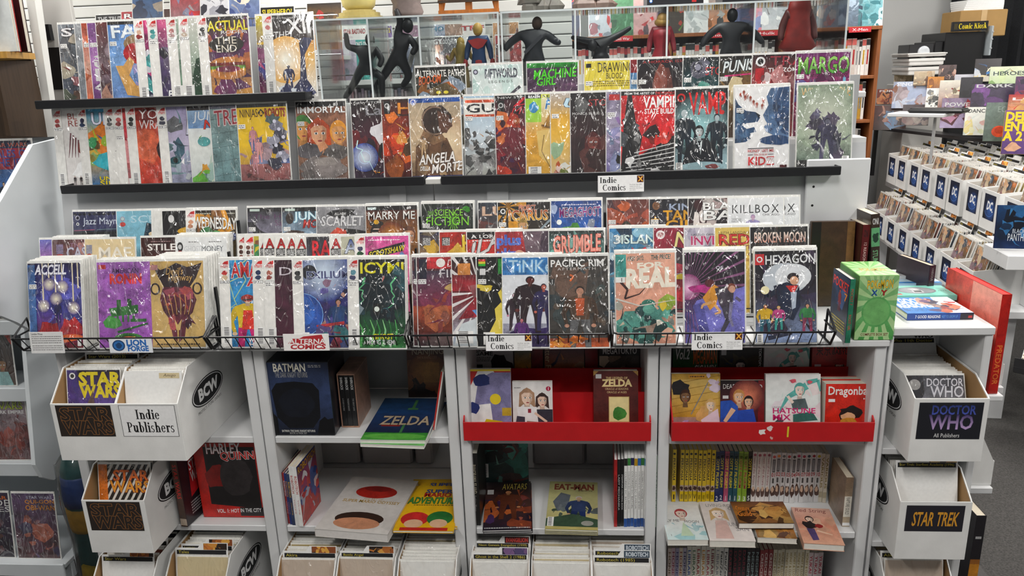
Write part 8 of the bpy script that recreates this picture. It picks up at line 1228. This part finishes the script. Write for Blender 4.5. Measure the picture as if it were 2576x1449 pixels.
figurine(1835, 205, .79, .27, '26262a', '1c1c20', 'charcoal suited figurine with arms held out from its sides', dict(ell=(-.24, 0, .67), hal=(-.30, -.02, .54), elr=(.24, 0, .67), har=(.32, -.02, .55)), 1.3)
figurine(1998, 205, .76, .31, '5a2420', 'c89070', 'figurine with very long red hair at the right of the case', {}, 1, x_hair('8a2018', .21, .42))
# things standing on top of the cases
t = thing('trophy', 'yellow translucent sculpture on a stepped brass base', 'sculpture', (atY(905, 40, .82).x, .82, 1.986)); obj('base', MB().lathe([(.085, 0), (.085, .012), (.075, .013), (.075, .025), (.06, .026), (.06, .034)], 'b8a868', 24), 'plastic', t); obj('figure', MB().lathe([(.045, .034), (.06, .05), (.065, .08), (.05, .12), (.06, .16), (.03, .2)], 'd8c880', 14), 'plastic', t, smooth=True)
t = thing('clay_bust', 'grey-brown clay bust on the left clear case', 'sculpture', (atY(1025, 40, .82).x, .82, 1.986)); m = MB().loft([[(r*(1+.15*math.sin(3*a+z*40))*math.cos(a*.524), r*.8*math.sin(a*.524), z) for a in range(12)] for r, z in ((.05, 0), (.055, .02), (.045, .05), (.058, .08), (.055, .12), (.03, .15))], '7a6c68'); obj('bust', m, 'figure_paint', t, smooth=True); obj('plinth_ring', MB().lathe([(.06, 0), (.06, .006), (.05, .007)], '6a5e5a', 14), 'figure_paint', t)
t = thing('easel', 'orange-brown wooden easel on the left clear case', 'easel', (atY(1180, 42, .80).x, .80, 1.986)); w_ = 'a8601c'
for s in (-1, 1): obj('leg', MB().box(s*.10-.008, 0, 0, s*.10+.008, .016, .35, w_), 'wood', t); obj('brace', MB().tube([(s*.095, .01, .02), (s*.05, .01, .2)], .004, w_), 'wood', t)
obj('leg', MB().box(-.012, 0, 0, .012, .016, .35, w_), 'wood', t); obj('rail', MB().box(-.11, -.006, .0, .11, 0, .02, w_), 'wood', t); obj('rail', MB().box(-.11, -.008, .045, .11, -.002, .055, '3a2a1c'), 'wood', t)
for px, c, w2, l in ((1348, '585650', .10, 'grey stacked-stone statue base on the long clear case'), (1502, '6a5850', .085, 'brown rocky statue base on the long clear case')):
    r = random.Random(px); t = thing('statue_base', l, 'sculpture', (atY(px, 25, .80).x, .80, 1.986))
    for k in range(9): a_ = r.uniform(-1, 1)*w2*.7; b_ = r.uniform(-.03, .03); s = r.uniform(.025, .05); zz = .0 if k < 6 else .03; obj('rock', MB().loft([[(a_+s*q*r.uniform(.8, 1.2)*math.cos(i*1.047), b_+s*q*.8*math.sin(i*1.047), zz+z) for i in range(6)] for q, z in ((1, 0), (1.05, .02), (.7, .04))], c), 'figure_paint', t)
for px0, px1, l in ((1625, 1765, 'black figure box lying on the long clear case, left one'), (1812, 1970, 'black figure box lying on the long clear case, right one')):
    a, b = atY(px0, 12, .80), atY(px1, 12, .80); o = obj('carton', MB().bbox(0, 0, 0, b.x-a.x, .14, .09, '14141a', .002), 'book_print', None, (a.x, .76, 1.986)); tag(o, l, 'box', 'black boxes on the long case'); q = Art(.4); q.bg('14141c', '1c1c26'); emb(q, .06, .2, .03, '3878c8', 'ddd'); q.rect(.8, .1, .88, .3, 'b82828'); put(q, b.x-a.x-.004, .086, o, ((b.x-a.x)/2, -.0006, .002), name='front_print')
# ================================================================== far racks: slatted wall with comics
t = thing('slat_wall', 'pale slatted wall panel holding comics behind the left clear case', 'slat wall', (0, 2.95, 0)); _sl = MB().bbox(-3.6, -.02, 0, .02, 0, .066, 'd8d8d4', .004).mesh('slat', 'white_paint')
obj('backing', MB().box(-3.6, 0, .6, .02, .03, 2.62, '8a8a88'), 'white_paint', t)
for k in range(20): obj('slat', _sl, parent=t, loc=(0, 0, 1.2+.072*k))
def fr(px, w, title, tc, c1, c2, pal, pyt, Y, desc, nm, grp, gloss='sleeved_print', lean=6, hh=None):
    h = hh or w*1.54; p = atY(px, pyt, Y); a = Art(h/w, hash_(desc)); a.bg(c1, c2); a.busy(pal, 14, 0, 0, 1, .75)
    if title: a.txt(title, .06, .84, .94, .95, tc, out='333' if tc != '222' else None)
    o = obj('comic' if nm == 'comic' else 'book', MB().box(-w/2, 0, 0, w/2, .006, h, 'ecece8'), 'clear_sleeve', None, (p.x+w/2, Y, p.z-h), (-R(lean), 0, 0)); tag(o, desc, nm, grp); put(a, w*.95, h*.965, o, (0, -.0005, h*.005), name='cover', material=gloss)
FR1 = [(855, 'STAR BASTARD', 'a33', 'e0dcdc', 'e8e8e4', 'd8d0d0 c8b8b8', 'white'), (918, 'WRETCHES', 'c8b030', '58307a', '684088', '4a2868 8a58a0', 'violet'), (990, '', 'fff', '7a5a78', 'a07890', 'c89aa8 5a3a58 e0c0c8', 'dusty pink'), (1052, 'ECHO', '48a', '8a98b0', 'b0b8c8', 'c8d0d8 687898', 'pale blue'), (1096, '', 'fff', '8a6a58', 'a88a78', 'c8a888 584840 786858', 'tan'), (1152, 'TRF', 'c33', 'e4dcd8', 'e8e4e0', 'c83838 d8a8a0 e8e0dc', 'white and red'), (1237, '', 'fff', '9a6848', 'c89868', 'd8a878 6a4030', 'copper'), (800, '', 'fff', 'c8d0dc', 'd8dce0', '6878a8 b04848 e0e0e4', 'pale grey')]
for px, t_, tc, c1, c2, pal, d in FR1: fr(px, .166, t_, tc, c1, c2, pal, 64 + (900-px)*.03, 2.86, d + ' comic on the upper row of the slatted wall', 'comic', 'comics on the slatted wall')
FR2 = [(885, 'ONCE ONE WORLD', 'fff', '28a098', '38b0a8', '48c0b4 e8f0ec 208880', 'teal'), (946, '', 'fff', '8a9090', 'a8acac', '606868 7a8484 b04848', 'grey'), (1000, 'NO', 'fff', '40485a', '586078', '8890a0 303848', 'slate'), (1046, 'LONGY', 'fff', 'd07830', '484048', 'e08838 c86828 584858', 'orange'), (1097, 'BLOODHUNTER', 'ddd', '3a2c30', '58585c', '6a2c30 888 403840', 'charcoal'), (1162, '', '222', 'e4e0dc', 'e8e8e4', 'e0d8d0 c8b8a8 d0a890', 'white'), (1243, '', 'fff', '8a2c2c', 'a84040', 'c85848 4a1c1c', 'crimson'), (826, '', 'fff', 'b8a8c0', 'c8c0d0', 'a888b0 d8d8e0 60a8a0', 'lilac')]
for px, t_, tc, c1, c2, pal, d in FR2: fr(px, .166, t_, tc, c1, c2, pal, 96 + (900-px)*.03, 2.74, d + ' comic on the lower row of the slatted wall', 'comic', 'comics on the slatted wall')
a, b = atY(800, 200, 2.70), atY(1290, 190, 2.70); t = thing('wire_shelf', 'black wire shelf below the comics of the slatted wall', 'shelf', (0, 2.70, a.z-.012)); obj('rail', MB().tube([(a.x, 0, .03), (b.x, 0, .03)], .004, '222'), 'black_metal', t); obj('shelf_board', MB().bbox(a.x, .0, -.03, b.x, .24, .0, 'd8d8d6'), 'white_paint', t)
for k in range(22): obj('wire', MB().tube([(0, -.002, 0), (0, -.002, .03)], .002, '222', 4), 'black_metal', t, (a.x+(b.x-a.x)*k/21, 0, 0))
r = random.Random(8); b0 = atY(810, 262, 2.72)
for k in range(26): h = r.uniform(.16, .2); tt = r.uniform(.012, .02); o = obj('book', MB().box(0, 0, 0, tt, .15, h, r.choice(('887a80', '6a5a6a', '9a9aa0', '584a58', '8a6a70', '48485a'))).box(.001, -.0006, h*.3, tt-.001, 0, h*.6, 'c8c4c4'), 'book_print', None, (b0.x+.021*k, 2.74, a.z-.26)); tag(o, 'thin muted spine, %s from left below the slatted wall shelf' % ORD[k], 'book', 'spines below the slatted wall'); 
o = obj('low_shelf', MB().bbox(b0.x-.05, 2.7, a.z-.29, b0.x+.6, 2.93, a.z-.262, 'd4d4d0'), 'white_paint'); tag(o, 'white shelf board under the muted spines on the slatted wall', 'shelf')
# books face-out in chrome racks, far upper left
FL = [(196, 60, .17, '', 'fff', '38506a', '4878a8', '8a5838 2c4068 c8b8a0 3868a8', 'blue and brown'), (222, 30, .21, 'THE TRUTH', 'ccc', '1c1a1c', '242224', '302c2e 1c1a1c', 'black lettered'), (288, 22, .20, 'RED', 'fff', 'a02830', 'b83840', '8a2028 c84850', 'crimson'), (394, 18, .13, '', 'fff', '4a3028', '5a3a30', '6a4438 3a2420', 'brown'), (424, 18, .18, 'SCARLET', 'c33', '161416', '1c1a1c', '221e20 181618', 'black with red lettering'), (548, 8, .26, '', 'fff', '3a7a2c', '4a9438', '3a8030 58402c 488a38', 'green'), (640, 10, .22, 'SUPERHERO?', 'e8d030', '161416', '1e1c1c', '28221e 181614', 'black with yellow lettering'), (760, 0, .22, '', 'fff', 'c8901c', '2a2018', 'd8a028 b83028 2a1c14', 'gold and black'), (315, -30, .2, '', 'fff', '38506a', '4a6a98', '283858 c8b8a0', 'navy'), (410, -40, .22, '', 'fff', '8a8a90', 'b83038', '3858a0 c83838 b8b0a8', 'red and blue'), (490, -38, .18, '', 'fff', 'd0d0d4', 'e0e0e4', '3a3a44 a8a8b0', 'white sketch'), (560, -40, .2, '', 'fff', '5a6a98', '8898b8', 'e0d8c8 48588a', 'periwinkle')]
for px, pyt, w, t_, tc, c1, c2, pal, d in FL: fr(px, w, t_, tc, c1, c2, pal, pyt, 2.62, d + ' book face-out in the far upper left rack', 'book', 'face-out books at the far upper left', 'book_print', 14, w*1.3)
t = thing('chrome_rack', 'chrome wire rack behind the topmost comics at far left', 'rack', (0, 2.55, 0)); p0, p1 = atY(170, 75, 2.55), atY(850, 55, 2.55)
for dz in (-.20, .02): obj('rail', MB().tube([(p0.x, 0, p0.z+dz), (p1.x, 0, p0.z+dz)], .004, 'c8c8c8'), 'chrome', t)
for k in range(30): obj('wire', MB().tube([(0, 0, p0.z-.20), (0, 0, p0.z+.02)], .0022, 'c8c8c8', 4), 'chrome', t, (p0.x+(p1.x-p0.x)*k/29, .004, 0))
obj('shelf_board', MB().bbox(p0.x, 0, p0.z-.23, p1.x, .3, p0.z-.205, 'd8d8d4'), 'white_paint', t)
# ================================================================== brown bookcases at the back
BX0, BX1, BY = -.10, atY(2217, 110, 3.62).x, 3.62; BR = '8a5028'
t = thing('brown_bookcase', 'brown wooden bookcase of graphic novels along the back wall', 'bookcase', (0, BY, 0))
obj('top_panel', MB().bbox(BX0, 0, 1.965, BX1, .34, 1.99, BR, .002), 'wood', t); obj('back_panel', MB().box(BX0, .32, 0, BX1, .335, 1.965, '5a3418'), 'wood', t)
for x in (BX0, .7, 1.48, BX1-.025): obj('upright', MB().bbox(x, .005, 0, x+.025, .32, 1.965, BR, .002), 'wood', t)
for z in (1.66, 1.355, 1.05, .745, .44): obj('shelf', MB().bbox(BX0+.025, .005, z-.022, BX1-.025, .32, z, BR, .002), 'wood', t)
r = random.Random(4); _bm = []
for k in range(14):
    tt, h = r.uniform(.016, .03), r.uniform(.235, .262); c = r.choice(('e8e4e0', 'e8e4e0', 'dcd8d4', '222226', 'c8c0b8', '3a3a44', 'd8d4d0', 'b89038', 'e8e4e0', 'a83038')); m = MB().box(0, 0, 0, tt, .17, h, c).box(0, -.0007, h*.82, tt, 0, h*.98, r.choice(('b02830', 'd87068', '333', 'c8c4c0'))).box(tt*.3, -.0007, h*.3, tt*.7, 0, h*.7, r.choice(('333', '888', 'c8a030', 'a33'))); _bm.append((tt, m.mesh('graphic_novel', 'book_print')))
def shelf_run(x0, x1, z, nm, lean=0):
    x = x0; k = 0
    while x < x1-.03:
        tt, me = r.choice(_bm); o = obj('graphic_novel', me, None, None, (x, BY+.05+r.uniform(0, .01), z+.001), (0, lean, 0)); tag(o, 'upright spine, %s from left, %s of the brown bookcase' % (ORD[k], nm), 'book', 'spines on the brown bookcase'); k += 1; x += tt+.0015
for a_, b_, c_ in ((.0, .69, 'left'), (.74, 1.47, 'middle'), (1.52, BX1-.04, 'right')): shelf_run(a_, b_, 1.661, 'highest %s compartment' % c_)
for z, n_ in ((1.356, 'second shelf'), (1.051, 'third shelf'), (.746, 'fourth shelf')): shelf_run(1.8, BX1-.04, z, n_)
for x, tx in ((.30, 'Civil War'), (.95, 'Thor'), (1.30, 'Hulk'), (1.93, 'X-Men')):
    o = obj('shelf_label', MB().box(0, 0, 0, .15, .002, .035, 'c02830'), 'paper', None, (x, BY-.003, 1.95)); tag(o, 'red shelf label on the brown bookcase, %s from left' % ORD[[.30, .95, 1.30, 1.93].index(x)], 'label', 'red shelf labels'); a = Art(.24); a.rect(0, 0, 1, 1, 'b82830'); a.txt(tx, .15, .25, .85, .8, 'eee', 0); put(a, .148, .033, o, (.075, -.0004, .001), name='print', material='paper')
TB = [(1368, .26, 'THANOS', 'd33', '2a3458', '28305a', '1c2440 4a3a58 c85838', 'dark blue'), (1480, .17, '', 'fff', 'a8b0b8', 'c8d0d8', 'b83838 e8e8ec 586878', 'white and red'), (1535, .17, '', 'fff', '3a6a48', '58906a', '2c5a3c 78a888', 'green'), (1592, .2, '', 'fff', 'b89090', 'd0b0ac', '4a4a50 e0d0d0 c83838', 'pale rose'), (1655, .19, 'MILLER', 'ddd', '3a3028', '4a4038', '5a7a38 a03828 2a2420', 'brown'), (1722, .18, '', 'fff', 'd0d4d4', 'dcdede', 'c0c4c4 a8b0b0', 'silver'), (1782, .17, '', 'fff', 'c87830', '8a8a88', '222 d88838 e0e0dc', 'orange and black'), (1845, .21, '', 'fff', '7a88b8', '5868a0', 'd07888 8890b8 c8a8b0', 'blue and pink'), (1915, .2, '', 'fff', 'c8ccd0', '686c70', '444 a8acb0 e0e0e0', 'grey inked'), (1990, .19, 'NERDI', 'ddd', '584840', '6a5a50', '3a3028 8a7868', 'dark taupe'), (2048, .18, '', 'fff', '78828a', '98a0a8', 'b86848 d8c8b8 586068', 'grey and coral'), (2112, .17, '', 'fff', '5a6a7a', '7a8a9a', '3a4858 a8b8c8', 'steel blue'), (2162, .17, '', 'fff', '68a0a8', '88b8c0', '387078 c8e0e0 4a8890', 'aqua')]
for px, w, t_, tc, c1, c2, pal, d in TB:
    p = atY(px, 80, BY+.1); h = w*1.5 if w < .25 else .3; fr(px, w, t_, tc, c1, c2, pal, 0, BY+.1, d + ' book face-out on top of the brown bookcase', 'book', 'face-out books on the brown bookcase', 'book_print', 6, h); COL.objects[-2].location.z = 1.991
